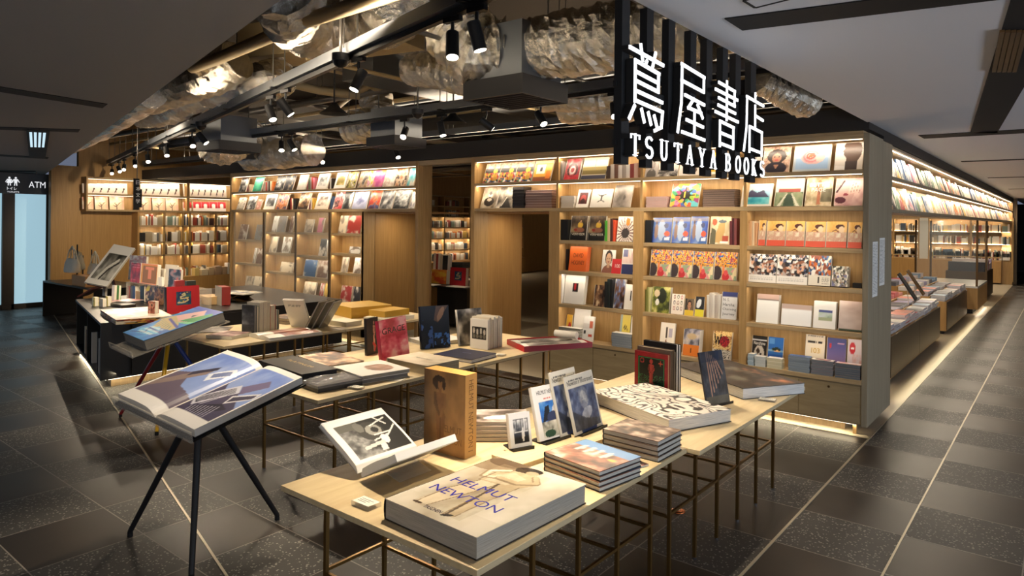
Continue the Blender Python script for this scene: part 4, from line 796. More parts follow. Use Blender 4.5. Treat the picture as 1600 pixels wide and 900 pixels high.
# ------------------------------------------------------------------ books on the corner bookcase
def A_(nx=24, ny=32, bg='#ffffff'): return Art(nx, ny, bg)
def ap_(f): return f
ARTDEF.update({
 'painting': lambda: (lambda a: (a.noise(['#2a2018', '#5c4a36', '#9a8562'], 2.5, 3), a.ell(.58, .62, .16, .13, '#c8a038'), a.ell(.6, .78, .09, .08, '#3a2a1c'), a.ell(.6, .76, .05, .055, '#b08a68'), a.ell(.55, .42, .3, .1, '#8a5a44'), a.rect(0, 0, 1, .3, '#15110e'), a.ell(.3, .42, .1, .06, '#8a2a20'))[0])(A_(30, 42)),
 'radial': lambda: (lambda a: [a.line(.5, .35, .5 + .6 * math.cos(q), .35 + .6 * math.sin(q), .022, '#7a4a48') for q in np.linspace(0, 6.28, 22)][0].ell(.5, .33, .24, .2, '#241618').ell(.62, .78, .13, .15, '#d8882a'))(A_(30, 40, '#ece6dc')),
 'orange': lambda: A_(4, 4, '#e0682a'),
 'face': lambda: person_art(A_(30, 40, '#d9d5cc'), .5, .62, .34, '#c09a7c', '#2a201c', '#8a5a4a'),
 'stripes': lambda: (lambda a: [a.rect(.06 + k * .11, .4, .11 + k * .11, .95, '#b02c34') for k in range(9)][0].rect(0, 0, 1, .38, '#232c5c').rect(.06, .68, .45, .95, '#6a6a8c'))(A_(28, 36, '#e9e5de')),
 'whitepic': lambda: A_(30, 40, '#efeae2').rect(.38, .42, .66, .74, '#241a18').ell(.52, .6, .06, .12, '#a82a2c'),
 'brownpic': lambda: photo(5, BROWN, 3, 20, 28), 'bluebrown': lambda: photo(6, ['#2a1c14', '#6a4430', '#5c6f9c', '#c8c4bc'], 3, 20, 30),
 'whiteplain': lambda: A_(6, 6, '#efebe4'), 'whiteband': lambda: A_(20, 30, '#f0ece6').rect(0, .5, 1, .72, '#e0d8d0').rect(.1, .3, .3, .42, '#222').rect(.55, .2, .9, .3, '#c8503a').rect(.6, .55, .9, .8, '#c86a50'),
 'yellow': lambda: A_(20, 28, '#dcc85c').rect(0, 0, .18, 1, '#9cb0a8').path([(.35, .55), (.45, .65), (.5, .5), (.6, .62), (.75, .5)], .03, '#5c5030'),
 'yellowred': lambda: A_(12, 18, '#d8a83a').ell(.6, .4, .3, .3, '#b0302c'),
 'blueart': lambda: (lambda a: (a.noise(['#24409c', '#3a62b8', '#7a96cc'], 3, 7), a.ell(.48, .5, .2, .42, '#a8bcdc'), a.ell(.2, .45, .1, .3, '#8a6a5c'), a.ell(.2, .8, .07, .08, '#4a3a48'), a.ell(.72, .68, .12, .1, '#3a4470'), a.rect(0, .84, 1, .96, '#9a8474', .6), a.ell(.78, .36, .15, .11, '#d85028'), a.rect(.6, .08, .95, .24, '#d8dcea'), a.poly([(.5, 0), (1, 0), (1, .2), (.6, .24)], '#2a5aa0'), a.rect(.64, .1, .92, .21, '#eef'))[0])(A_(34, 46)),
 'poster': lambda: (lambda a: (a.noise(['#c8b48c', '#dccaa4', '#efe4c8'], 3, 5), a.poly([(.15, .05), (.45, .75), (.75, .8), (.7, .05)], '#c8a468'), a.ell(.2, .8, .13, .12, '#b85a3c'), a.ell(.6, .82, .2, .06, '#5c6a74'), a.poly([(0, 0), (.3, 0), (.3, .5), (.05, .6)], '#5c5a44'), a.rect(.65, .1, .95, .3, '#b04a34'), a.rect(.55, .04, .95, .12, '#eee'))[0])(A_(30, 42)),
 'pattern': lambda: (lambda a: (a.squig([], 5, 61, .16, (0, .45, 1, 1), '#b8382c', 5), a.squig([], 6, 62, .10, (0, .45, 1, 1), '#1e1a18', 5), a.squig([], 4, 66, .08, (0, .45, 1, 1), '#2c5a98', 4), a.rect(0, 0, 1, .46, '#b8a890'), a.ell(.12, .24, .22, .26, '#2c1e24'), a.vor(['#8a9a7c', '#c88a8c', '#b0b89a', '#d8c8a0'], 14, 3, (.55, 0, 1, .46)), a.rect(.36, 0, .46, .5, '#d8783c'), a.ell(.52, .12, .16, .15, '#b0242c'), a.ell(.52, .26, .09, .1, '#c84a4c'))[0])(A_(44, 50, '#e2a838')),
 'park': lambda: A_(34, 40).noise(['#2c3014', '#4a5222', '#8a8c3c', '#c8c07a'], 4, 5).ell(.55, .66, .24, .3, '#1e2412').ell(.25, .75, .16, .14, '#c8b494').ell(.3, .4, .1, .12, '#e8e4d8'),
 'circles': lambda: (lambda a: [a.ring(.22 + .3 * (k % 3), .85 - .28 * (k // 3), .08, .02, ['#8a5a50', '#4a5a48', '#b06a6a', '#5a4a5a'][k % 4]) for k in range(9)][0])(A_(26, 34, '#e8ddd0')),
 'portrait_s': lambda: person_art(A_(20, 28, '#6a5a48'), .5, .6, .3, '#b88868', '#1e1410', '#3a2a1c').rect(0, 0, 1, .3, '#d8b83c').rect(0, .3, .2, 1, '#222'),
 'bwyellow': lambda: A_(20, 28, '#23252c').ell(.4, .65, .3, .2, '#d8dce0', .6).rect(0, 0, 1, .36, '#d8cc3a'),
 'harsha': lambda: A_(16, 20, '#d0d0d2').rect(0, .82, 1, 1, '#2a3264'), 'beigeart': lambda: A_(24, 30, '#e6dccc').rect(.35, .45, .5, .85, '#4a4038').rect(.6, .5, .85, .8, '#b0a8b4').ell(.42, .35, .06, .07, '#8a5a3c'),
 'orangeband': lambda: A_(30, 40).noise(['#4a4850', '#8a8894', '#c8b8a8'], 4, 4).ell(.5, .75, .3, .12, '#b8a07c').rect(0, 0, 1, .42, '#d8782c').ell(.5, .2, .05, .1, '#5a2c10'),
 'wow': lambda: A_(34, 40, '#d8b878').squig([], 5, 8, .12, (0, 0, 1, 1), '#8a5a34', 4).ell(.62, .66, .26, .2, '#a8242c').squig([], 9, 4, .2, (.4, .5, .85, .85), '#2a1414', 7).path([(.06, .9), (.16, .55), (.24, .8), (.32, .55), (.42, .9)], .03, '#1c1814').rect(0, 0, 1, .36, '#c8c0b4').squig([], 8, 6, .2, (0, 0, 1, .36), '#2a2624', 6),
 'pinkband': lambda: (lambda a: (a.noise(['#d8a050', '#e2b468', '#e8c080'], 3, 4, (0, .45, 1, 1)), a.noise(['#d8c8a8', '#c89a84', '#e8dcc4'], 6, 5, (0, .22, 1, .6)), a.ell(.66, .8, .22, .1, '#4a2424'), a.ell(.74, .7, .14, .12, '#e6cba8'), a.path([(.3, .62), (.45, .68), (.6, .6)], .02, '#7a3c34'), a.rect(0, 0, 1, .22, '#d85a44'))[0])(A_(34, 42, '#e6c084')),
 'mosaic': lambda: A_(48, 40).vor(['#1c1a20', '#5a4a44', '#c8c0bc', '#e8e4e0', '#4a5474', '#8a5a44', '#22242c', '#b8a8a0', '#d8a88c'], 160, 4).rect(0, 0, 1, .28, '#ece8e2').words(.06, .16, .9, 2, .03, '#aaa', 2, .5),
 'mosaic2': lambda: A_(44, 44).vor(['#4a6a94', '#c86a34', '#ece6dc', '#2a3a5c', '#8a4a34', '#d8c8b8', '#5c84a8'], 110, 9).rect(0, 0, 1, .34, '#e6dfd0').rect(.42, .08, .5, .3, '#3a3430').words(.62, .24, .95, 4, .03, '#7a7468', 2, .7),
 'mosaic3': lambda: A_(36, 36).vor(['#8a8478', '#c8c4b8', '#5c5a4c', '#ece6dc', '#7a7a9c', '#a8907c', '#3a3a34'], 120, 19),
 'folder': lambda: A_(20, 28, '#f0efec').rect(0, .84, 1, 1, '#b89c90').rect(0, .78, 1, .84, '#6a5e58').rect(.4, .6, .66, .62, '#ccc'),
 'folder_w': lambda: A_(20, 16, '#efefef').rect(0, .78, 1, 1, '#bda69c'), 'calm': lambda: A_(30, 34, '#f1eee8').noise(['#8a9c8c', '#b8c8b8', '#c8ccd4'], 3, 4, (.22, .3, .84, .68)).rect(.22, .58, .84, .68, '#4a5488').rect(.22, .3, .84, .4, '#a8b08c'),
 'rosegrey': lambda: A_(24, 28).noise(['#b8a096', '#c8b2a8', '#d6c4ba'], 3, 4, asp=.3).rect(0, 0, 1, .06, '#3c4a34'), 'dog': lambda: A_(24, 28, '#23201e').ell(.5, .4, .34, .26, '#cfc6b8').ell(.42, .46, .12, .1, '#3a2e26').ell(.6, .3, .08, .1, '#2a221e').rect(0, .84, 1, .87, '#ddd').rect(0, 0, 1, .1, '#e6e2da'),
 'sea': lambda: A_(24, 32, '#2a62a8').rect(0, .5, 1, .56, '#7aa0b8').ell(.55, .58, .3, .07, '#2a3428').rect(0, 0, 1, .4, '#1e4c94').rect(.05, .75, .4, .95, '#7ab0dc', .5).ell(.6, .52, .2, .03, '#d8a868'),
 'museum': lambda: A_(28, 34, '#e6d8c0').rect(.06, .0, .95, .34, '#8a4a34').rect(.06, .3, .95, .38, '#d8c8b0').rect(.4, .02, .62, .24, '#e8c89c').rect(.12, .05, .3, .22, '#4a2a20').rect(.7, .05, .88, .22, '#4a2a20').rect(.3, .5, .85, .66, '#e6d3ac').words(.1, .78, .9, 1, .06, '#2a2420', 8, 1).words(.1, .95, .9, 1, .03, '#6a6054', 3, 1),
 'dusk': lambda: (lambda a: (a.put(a.V, '#3c4484', 1.), a.poly([(.25, .05), (.62, .34), (1, .1), (1, 0), (.25, 0)], '#e2c8bc'), a.ell(.16, .78, .06, .07, '#b8343c'), a.rect(.55, .84, .9, .88, '#d8a0b8'))[0])(A_(26, 36, '#b088a8')),
 'reddot': lambda: A_(26, 30, '#dccfd4').ell(.28, .76, .2, .17, '#c8303a').ell(.28, .76, .1, .03, '#f4e8e8').noise(['#5c7a3c', '#b86a4c', '#8a9a4c'], 5, 4, (0, 0, 1, .26)).noise(['#c87a7c', '#dccfd4', '#d8a8a0'], 5, 6, (.3, .24, 1, .6)),
 'pop': lambda: A_(34, 40, '#c8a48c').noise(['#b86a5c', '#d8b49c', '#8a6a58'], 5, 4, (0, .72, 1, 1)).rect(0, .5, 1, .74, '#2a221c').ell(.7, .58, .14, .12, '#d8c42a').vor(['#e8e2da', '#b83c34', '#3a5a8c', '#d8a83c', '#2c2a2c', '#c87a5c', '#5c8a5c'], 60, 5, (0, 0, 1, .5)).rect(.6, .1, .85, .42, '#d8a02c', .8),
 'ochre': lambda: A_(28, 34, '#d8a23c').rect(.12, .35, .6, .8, '#e8dcc8').rect(.3, .48, .46, .68, '#2a2a34').rect(0, 0, 1, .2, '#8a4a2c').rect(.7, .1, .95, .5, '#d87a24').rect(0, .85, 1, 1, '#c8b48c'),
 'redarch': lambda: A_(26, 36, '#8a2c34').noise(['#5c1c24', '#a84a4c', '#d8a8a0'], 3, 5).ring(.5, .45, .3, .05, '#3a3434').ring(.5, .45, .16, .04, '#c8c0b8').rect(0, 0, 1, .2, '#c8343c', .7),
 'tower': lambda: A_(34, 32, '#c8b89c').rect(0, .38, 1, .55, '#8a7a44').rect(0, .2, 1, .4, '#6a5a2c').rect(0, 0, 1, .18, '#3c3c4c').rect(.5, .45, .53, .92, '#7a7468').rect(0, .55, 1, 1, '#c4b496', .3),
 'greyhead': lambda: person_art(A_(24, 32, '#a8a09c'), .5, .66, .26, '#8a8480', '#6a6460', '#5c5854'), 'animals': lambda: A_(30, 26, '#c8c0b8').noise(['#2a2624', '#8a8480', '#dcd6d0'], 4, 6, (0, 0, 1, .5)), 'animals2': lambda: A_(30, 26, '#cfc8c0').ell(.3, .4, .12, .2, '#3a2c24').ell(.7, .4, .14, .22, '#5c4434').ell(.5, .3, .08, .14, '#1e1814'),
 'yellowbox': lambda: A_(24, 24, '#d8ac30').words(.1, .7, .9, 3, .1, '#3a2a14', 4).rect(0, 0, 1, .12, '#efe6d8'), 'afro': lambda: (lambda a: (a.noise(['#8a6a5a', '#c8a894', '#7a5a4c'], 9, 3), a.ell(.5, .62, .36, .28, '#2a1c18'), a.ell(.5, .55, .17, .2, '#9a6a54'), a.ell(.5, .15, .4, .25, '#23202c'), a.ell(.5, .48, .07, .025, '#a83a3c'), a.ell(.42, .6, .04, .02, '#1a1210'), a.ell(.58, .6, .04, .02, '#1a1210'), a.poly([(.4, .3), (.6, .3), (.5, .1)], '#a87a60'))[0])(A_(36, 40)),
 'rose': lambda: (lambda a: (a.rect(.06, .07, .94, .93, '#a8c0d8'), a.put(((a.V < .5) * .5), '#8aa8cc'), a.ell(.52, .54, .32, .28, '#d8a8a4'), a.ring(.48, .56, .2, .03, '#c87a80'), a.ring(.46, .58, .1, .03, '#b8584c'), a.ell(.46, .58, .06, .06, '#c8643c'), a.ell(.72, .5, .12, .16, '#e6c0b4'))[0])(A_(44, 36, '#dcd0bc')),
 'profile': lambda: A_(40, 48, '#d8cec4').poly([(.36, 1), (.28, .9), (.32, .78), (.24, .68), (.3, .64), (.28, .56), (.34, .5), (.4, .42), (.36, .1), (.36, 0), (.8, 0), (.8, .3), (.92, .5), (.98, .75), (.9, .95), (.8, 1)], '#57433a').poly([(.36, .3), (.8, .3), (.8, 0), (.36, 0)], '#463a38').poly([(.02, 0), (.36, 0), (.38, .12), (.02, .16)], '#f4f0ee', .5),
 'bwlady': lambda: A_(28, 34, '#c8bca8').noise(['#6a5c4c', '#b8a890', '#d8ccb8'], 2.5, 3).ell(.5, .6, .14, .1, '#d8ccb8').ell(.5, .72, .1, .09, '#3a2e26').ell(.5, .3, .34, .22, '#2c241e').ell(.5, .4, .16, .08, '#c8bca8'), 'bwroad': lambda: A_(28, 34, '#cfc6b4').noise(['#3a332c', '#8a8072', '#d8d0c0'], 3, 8).poly([(.2, 0), (.5, .5), (.58, .5), (.95, 0)], '#2c2824').line(.55, .5, .3, .1, .02, '#d8d0c0'),
 'redwhite': lambda: A_(18, 30, '#e9e3da').rect(.15, .2, .85, .85, '#5c2c2c').ell(.5, .5, .25, .2, '#a84a48').ell(.5, .35, .2, .14, '#3a1c1c'), 'dancer': lambda: A_(28, 32, '#d8d2c8').ell(.5, .5, .04, .2, '#4a4440').path([(.3, .7), (.5, .6), (.7, .72)], .02, '#4a4440').path([(.35, .3), (.5, .4), (.65, .3)], .02, '#5c5650'), 'greyland': lambda: A_(24, 32, '#8a8078').noise(['#5c544c', '#8a8078', '#a89c90'], 2, 4).ell(.6, .45, .06, .12, '#4a443e'),
 'star': lambda: (lambda a: (a.vor(['#c85a3c', '#3a8a5c', '#d8a83c', '#8a3a6a', '#3a5c9c', '#d87a9c', '#8aa83c', '#5cb0b8'], 60, 7), [a.poly([(.5 + .16 * math.cos(q - .25), .5 + .16 * math.sin(q - .25)), (.5 + .44 * math.cos(q), .5 + .44 * math.sin(q)), (.5 + .16 * math.cos(q + .25), .5 + .16 * math.sin(q + .25))], '#14120f') for q in np.linspace(0, 5.5, 8)], a.ell(.5, .5, .18, .18, '#14120f'), a.rect(.46, .4, .5, .66, '#d8b83c'), a.ell(.85, .85, .1, .1, '#d8b02c'))[0])(A_(44, 40)),
 'lake': lambda: A_(40, 30, '#d8d0c4').rect(.06, .08, .94, .9, '#8ab0c4').poly([(.1, .4), (.3, .75), (.5, .6), (.7, .72), (.92, .4)], '#3c3c54').noise(['#2a8a9c', '#5cb0b8', '#8ac4c8'], 4, 4, (.06, .08, .94, .38)).rect(.06, .72, .94, .9, '#b8b8b0', .5), 'garden': lambda: A_(34, 40, '#a8b0b0').noise(['#4a5a3c', '#8a9070', '#6a7a5c'], 4, 4, (0, 0, 1, .5)).rect(.1, .5, .9, .66, '#8a3c30').rect(.0, .62, 1, .7, '#b8b0a0').poly([(.3, 0), (.42, .42), (.6, .42), (.72, 0)], '#3a4a3c').poly([(.1, 0), (.4, .46), (.44, .46), (.22, 0)], '#c8c4b4').poly([(.9, 0), (.6, .46), (.56, .46), (.78, 0)], '#c8c4b4'),
 'bettie': lambda: figure_art(A_(34, 40, '#c8b49c').noise(['#8a7a5c', '#b8a888', '#d8c8b0'], 4, 3).rect(.6, .15, 1, .6, '#3a3a2c', .6), .5, .08, .92, '#a8684c', '#6a3c2c', hair='#b86a3c'), 'hands': lambda: (lambda a: (a.noise(['#a87a7a', '#c89c98', '#dcbcb4'], 2.5, 4), a.ell(.4, .5, .3, .36, '#c8a098'), a.ell(.38, .4, .09, .05, '#8a2c3c'), [a.line(.5 + .1 * k, .45 + .02 * k, .6 + .08 * k, .9 - .03 * k * k, .045, '#dcb4a8') for k in range(4)], [a.line(.55 + .1 * k, .45, .64 + .08 * k, .85 - .03 * k * k, .008, '#7a4a4c') for k in range(4)], a.ell(.2, .2, .2, .12, '#5c2c38'), a.line(.05, .5, .3, .9, .03, '#3a2228'))[0])(A_(40, 44)),
})
ROOM = {2.435: .279, 2.1: .294, SHZ[0]: .31, SHZ[1]: .33, SHZ[2]: .36, .51: .39}
def row(z, ents, place, yf=YF + .045, lean=10., yaw=0., group=None):
    for e in ents:
        x0, x1, yt, key, t, lab = e[:6]; o = e[6] if len(e) > 6 else {}
        X0 = xat(x0, yf, z); X1 = xat(x1, yf, z); w = X1 - X0; h = (zat(yt, (X0 + X1) / 2, yf + .04) - z) / math.cos(math.radians(lean)); h = min(h, (ROOM.get(round(z, 3), .30) - .012 - t * .3) / math.cos(math.radians(lean))); n = o.get('n', 1); ln = o.get('lean', lean)
        kw = dict(art=art(key) if key in ARTDEF else None, front=o.get('c', '#d8d2c6') if key in ARTDEF else key, key=(key, 'r', o.get('c')), texts=o.get('T', ()), hard=o.get('hard', True), page=o.get('page', '#e6dfd0'))
        if o.get('spine'): kw['spine'] = o['spine']
        for k in range(n):
            book(o.get('name', 'art_book'), stand(X0 + .0015, yf + t + k * (t + .0015) + o.get('dy', 0), z + .0004, ln), w - .003, h, t, f"{lab} {place}", order='from the front' if n > 1 else 'from the left', group=group or (lab if o.get('g') or n > 1 else None), **kw)
def spines(z, x0, x1, yt, cols, place, yf=YF + .05, seed=1, word='book', lean=0, name='book', d=.14, group=None):
    r = random.Random(seed); X0 = xat(x0, yf, z); X1 = xat(x1, yf, z); h = zat(yt, (X0 + X1) / 2, yf) - z; n = len(cols); tw = (X1 - X0) / n
    for i, (c, nm) in enumerate(cols):
        t = tw - .0012; book(name, spineout(X0 + i * tw, yf, z + .0004), d, h * r.uniform(.88, 1.02), t, f'{nm} {word} {place}', front=c, key=('sp', c), page='#e0d8c8', parts=False, group=group)
def lying(z, x0, x1, n, t, key, lab, place, yf=YF + .03, d=.2, c='#d8d2c6', page='#ddd6c8', spine=None, dz=0, hard=False, name='book', y_top=None, jit=.004):
    X0 = xat(x0, yf, z); X1 = xat(x1, yf, z); w = X1 - X0
    if y_top is not None: t = (zat(y_top, (X0 + X1) / 2, yf) - z) / n - .0006
    return pile(name, n, (X0 + X1) / 2, yf + d / 2, z + .0004 + dz, w - .006, d, t, 0, f'{lab} {place}', jit=jit, order='from the top', art=art(key) if key in ARTDEF else None, front=c, page=page, spine=spine or page, key=('ly', key, c), hard=hard, parts=False)
P1, P2, P3 = 'in the passage-side bay', 'in the middle corner-bookcase bay', 'in the end-panel bay'
S1, S2, S3, S4 = SHZ[0], SHZ[1], SHZ[2], .51
row(S1, [(890, 915, 336, 'painting', .025, 'brown seated-figure painting book', dict(g=1, T=[('VERMEER', .08, .2, .84, .09, '#e6dcc8')])), (918, 944, 336, 'painting', .025, 'brown seated-figure painting book', dict(g=1, T=[('VERMEER', .08, .2, .84, .09, '#e6dcc8')])), (963, 988.5, 339, 'radial', .02, 'white book with a dark radial burst')], P1)
spines(S1, 945, 962, 341, [('#5cb03c', 'green'), ('#c8b088', 'tan'), ('#4a2c24', 'dark brown'), ('#d8502c', 'orange')], P1, YF + .06)
def upbox(x0, x1, yt, z, col, lab, yf=YF + .05, d=.12, name='display_box'):
    X0 = xat(x0, yf, z); X1 = xat(x1, yf, z); h = zat(yt, X0, yf) - z; m = MB(); m.box((X0, yf, z + .0005), (X1, yf + d, z + h), col); o = m.build(name, 'print', bevel=.002); tag(o, lab, 'box'); return o
upbox(876, 887, 343, S1, '#16130f', 'black upright box at the end of the top shelf beside the passage', YF + .02)
upbox(1008, 1017, 344, S1, '#121214', 'black upright box before the blue books in the middle bay', YF + .02)
upbox(877, 886, 389, S2, '#1a1a24', 'navy upright box behind the orange books', YF + .14, .05)
row(S2, [(888, 915, 386, 'orange', .014, 'orange art book with black title', dict(n=5, c='#e0682a', page='#e6c8a8', T=[('DAVID', .22, .56, .56, .17, '#2a1810'), ('HOCKNEY', .14, .26, .74, .17, '#2a1810')])), (937, 957, 391, 'face', .012, 'book with a large portrait face', dict(dy=.03)), (955, 971, 405, '#b8262c', .012, 'small red book with a white number', dict(T=[('100', .3, .4, .5, .25, '#f0e0d8')])), (970, 988.5, 389, 'stripes', .02, 'red and white striped book with a navy band')], P1)
row(S3, [(880, 911, 424, 'whitepic', .03, 'white book with a small red picture', dict(n=2)), (927, 943, 446, 'brownpic', .03, 'small brown picture book'), (958, 974, 437, 'bluebrown', .03, 'brown and blue picture book'), (974.5, 988.5, 445, 'whiteplain', .02, 'plain white book with a black bar', dict(T=[('I', .6, .35, .12, .4, '#222')]))], P1)
spines(S3, 944.5, 957.5, 436, [('#1c1e1e', 'black'), ('#1c2422', 'greenish black'), ('#16181a', 'deep black')], P1, YF + .04)
spines(S3, 871, 879, 424, [('#e9e3d8', 'ivory'), ('#efeae2', 'white')], P1, YF + .05)
row(S4, [(878, 887, 493, 'yellowred', .02, 'small yellow book with a red disc', dict(dy=.06)), (889, 914, 482, 'whiteplain', .02, 'tall plain white book', dict(dy=.065)), (909, 925, 495, 'whiteband', .03, 'white book with orange prints', dict(dy=.0)), (962, 978, 494, 'yellow', .035, 'yellow book with a grey spine', dict(dy=.06)), (979, 988.5, 497, 'whiteplain', .02, 'small white book standing behind a pile', dict(dy=.06, c='#e6e6e2'))], P1)
lying(S4, 869, 906, 5, .01, 'whiteplain', 'white book in the low pile', P1, YF + .005, .09, '#f0ede8', '#8a8578', y_top=512)
lying(S4, 955, 987, 6, .01, 'whiteplain', 'grey-edged book in the pile', P1, YF + .005, .1, '#e0e2e4', '#9aa0a4', y_top=521, spine='#5c6670')
row(S1, [(1018, 1047.5, 341, 'blueart', .022, 'blue art book with an orange disc', dict(g=1)), (1049, 1076, 340, 'blueart', .022, 'blue art book with an orange disc', dict(g=1)), (1077.5, 1104, 339, 'blueart', .022, 'blue art book with an orange disc', dict(g=1)), (1108, 1139, 339, 'poster', .022, 'cream book with a robed figure')], P2)
spines(S1, 1140, 1151, 341, [('#6a2c34', 'maroon'), ('#4a1c24', 'dark maroon'), ('#8a4a4c', 'dusty red')], P2, YF + .06)
row(S2, [(a, b, t, 'pattern', .03, 'square yellow book of squiggly pattern', dict(g=1)) for a, b, t in ((1015, 1047, 391), (1048, 1080, 392), (1081, 1113, 394), (1115, 1150, 395))], P2)
row(S3, [(1017, 1045, 449, 'park', .012, 'green park-scene book', dict(n=4)), (1048, 1067, 460, 'circles', .02, 'cream book dotted with circles'), (1069, 1083, 467, 'portrait_s', .012, 'small portrait book with a yellow band'), (1085, 1099, 464, 'bwyellow', .012, 'black and white book with a yellow band'), (1126, 1150, 457, 'harsha', .02, 'grey book with navy top and black title', dict(T=[('N. S.', .08, .66, .4, .11, '#2a2a34'), ('Harsha:', .08, .48, .8, .11, '#2a2a34'), ('Charming', .08, .3, .88, .11, '#2a2a34'), ('Journey', .08, .12, .8, .12, '#2a2a34')]))], P2)
spines(S3, 1008, 1016, 449, [('#7a7c3c', 'olive'), ('#8a8c4c', 'moss green'), ('#c8c48c', 'pale green')], P2, YF + .05); spines(S3, 1104, 1125, 458, [('#d8d2c8', 'pale grey'), ('#c8beb4', 'grey'), ('#e0dad0', 'white'), ('#bdb2a8', 'stone grey'), ('#d2cac0', 'silver grey')], P2, YF + .05)
row(S4, [(1027, 1049, 506, 'beigeart', .03, 'beige book with small drawings', dict(dy=.04)), (1066, 1091, 516, 'orangeband', .018, 'grey picture book with an orange band', dict(n=5)), (1112, 1141, 519, 'wow', .012, 'patterned book with a red disc', dict(n=3))], P2)
row(S1, [(a, b, t, 'pinkband', .022, 'orange print book with a coral band', dict(g=1)) for a, b, t in ((1184, 1195, 345), (1197, 1226, 346), (1227, 1256, 346), (1258, 1289, 347), (1290, 1322, 347), (1324, 1346, 348))], P3)
spines(S1, 1166.5, 1183, 345, [('#e0c49a', 'cream'), ('#d8a878', 'peach'), ('#e6cca8', 'ivory'), ('#cf9a6c', 'tan')], P3, YF + .05)
row(S2, [(1169, 1212, 398, 'mosaic', .03, 'crowded photo book with a white band', dict(g=1, T=[('The People', .06, .82, .75, .11, '#f0ece6')])), (1213, 1261, 399, 'mosaic', .03, 'crowded photo book with a white band', dict(g=1, T=[('The People', .06, .82, .75, .11, '#f0ece6')])), (1262, 1297, 401, 'mosaic2', .05, 'thick blue and orange crowded picture book', dict(spine='#4a3a34')), (1299, 1325, 418, 'mosaic3', .07, 'small thick grey-green crowded picture book')], P3)
upbox(1332, 1346, 442, S2, '#15120f', 'low black box behind the crowded picture books', YF + .12, .06)
row(S3, [(1181, 1215, 461, 'folder', .02, 'white folder with a brown top band', dict(n=3)), (1220, 1267, 477, 'folder_w', .04, 'wide white folder with a rosy band'), (1270, 1305, 472, 'calm', .03, 'white book with a pale seascape', dict(n=2)), (1310, 1346, 472, 'rosegrey', .04, 'thick rose-grey book')], P3)
row(S4, [(1169, 1192, 527, 'dog', .015, 'black guidebook with a spotted shape', dict(dy=.08, T=[('Naoshima', .1, .68, .8, .12, '#f0ece4')])), (1195, 1219, 529, 'sea', .02, 'blue seascape guidebook', dict(dy=.06)), (1253, 1283, 526, 'museum', .02, 'cream magazine with a brick facade', dict(dy=.075, T=[('103', .3, .5, .45, .14, '#c8a050')])), (1287, 1317, 531, 'dusk', .018, 'violet dusk guidebook with a peak', dict(dy=.07)), (1320, 1346, 533, 'reddot', .018, 'pale guidebook with a red dot', dict(dy=.06, T=[('ehi', .2, .72, .18, .07, '#fff')]))], P3)
for x0, x1, n_, key, yt, c, pg, lb in ((1168, 1178, 5, 'whiteplain', 553, '#9ab4c8', '#a8b8c0', 'pale blue booklet in the first low pile'), (1179, 1196, 4, 'folder_w', 557, '#e6e0d8', '#c8ccc8', 'white booklet in the second low pile'), (1198, 1222, 3, 'whiteplain', 560, '#e6ddd0', '#d0c8a8', 'cream booklet in the third low pile'), (1231, 1265, 7, 'sea', 557, '#b8c8d0', '#8a949c', 'grey-edged magazine in the fourth low pile'), (1267, 1302, 5, 'redwhite', 563, '#c87a8c', '#7a7c80', 'pink magazine in the fifth low pile'), (1304, 1344, 7, 'reddot', 569, '#d8b0a8', '#6a7074', 'dark-edged magazine in the sixth low pile')):
    lying(S4, x0, x1, n_, .01, key, lb, P3, YF + .002, .085, c, pg, y_top=yt, name='magazine')
# upper ledges over the passages
U1, U2 = 'on the upper corner-bookcase ledge', 'on the lower corner-bookcase ledge'
row(2.435, [(a, b, t, 'pop', .02, 'crowded pop-art book', dict(g=1)) for a, b, t in ((754, 777, 249), (778, 802, 248), (803, 829, 248))] + [(831, 859, 248, 'ochre', .02, 'ochre book with a white panel'), (880, 903, 244, 'redarch', .03, 'dark red book with an arch'), (907, 945, 244, 'tower', .02, 'landscape book with a thin tower'), (1007, 1026, 250, 'greyhead', .02, 'grey portrait book behind the sign'), (1027, 1058, 255, 'animals', .02, 'grey book with dark animals behind the sign'), (1060, 1093, 254, 'animals2', .02, 'pale book with brown animals behind the sign'), (1098, 1121, 240, 'yellowbox', .03, 'yellow lettered book behind the sign'), (1126, 1150, 236, 'greyland', .02, 'brown-grey book behind the sign', dict(c='#57443c')), (1159, 1187, 222, 'greyhead', .02, 'grey book behind the last sign character'), (1190, 1232, 222, 'afro', .02, 'book with a wide-haired portrait'), (1238, 1296, 227, 'rose', .02, 'framed-looking book with a pink bloom on pale blue'), (1303, 1347, 217, 'profile', .02, 'book with a dark head silhouette')], U1, YF + .05, 20)
spines(2.435, 872, 879, 252, [('#e6e0d4', 'white'), ('#9a9088', 'grey')], U1, YF + .07)
spines(2.435, 948, 997, 256, [('#4a3a30', 'brown'), ('#c8bcb0', 'pale'), ('#6a4a3c', 'rust brown'), ('#d8d0c8', 'ivory'), ('#a89c94', 'grey'), ('#e0dad4', 'white'), ('#8a3c38', 'red'), ('#c8a89c', 'pinkish')], U1, YF + .07)
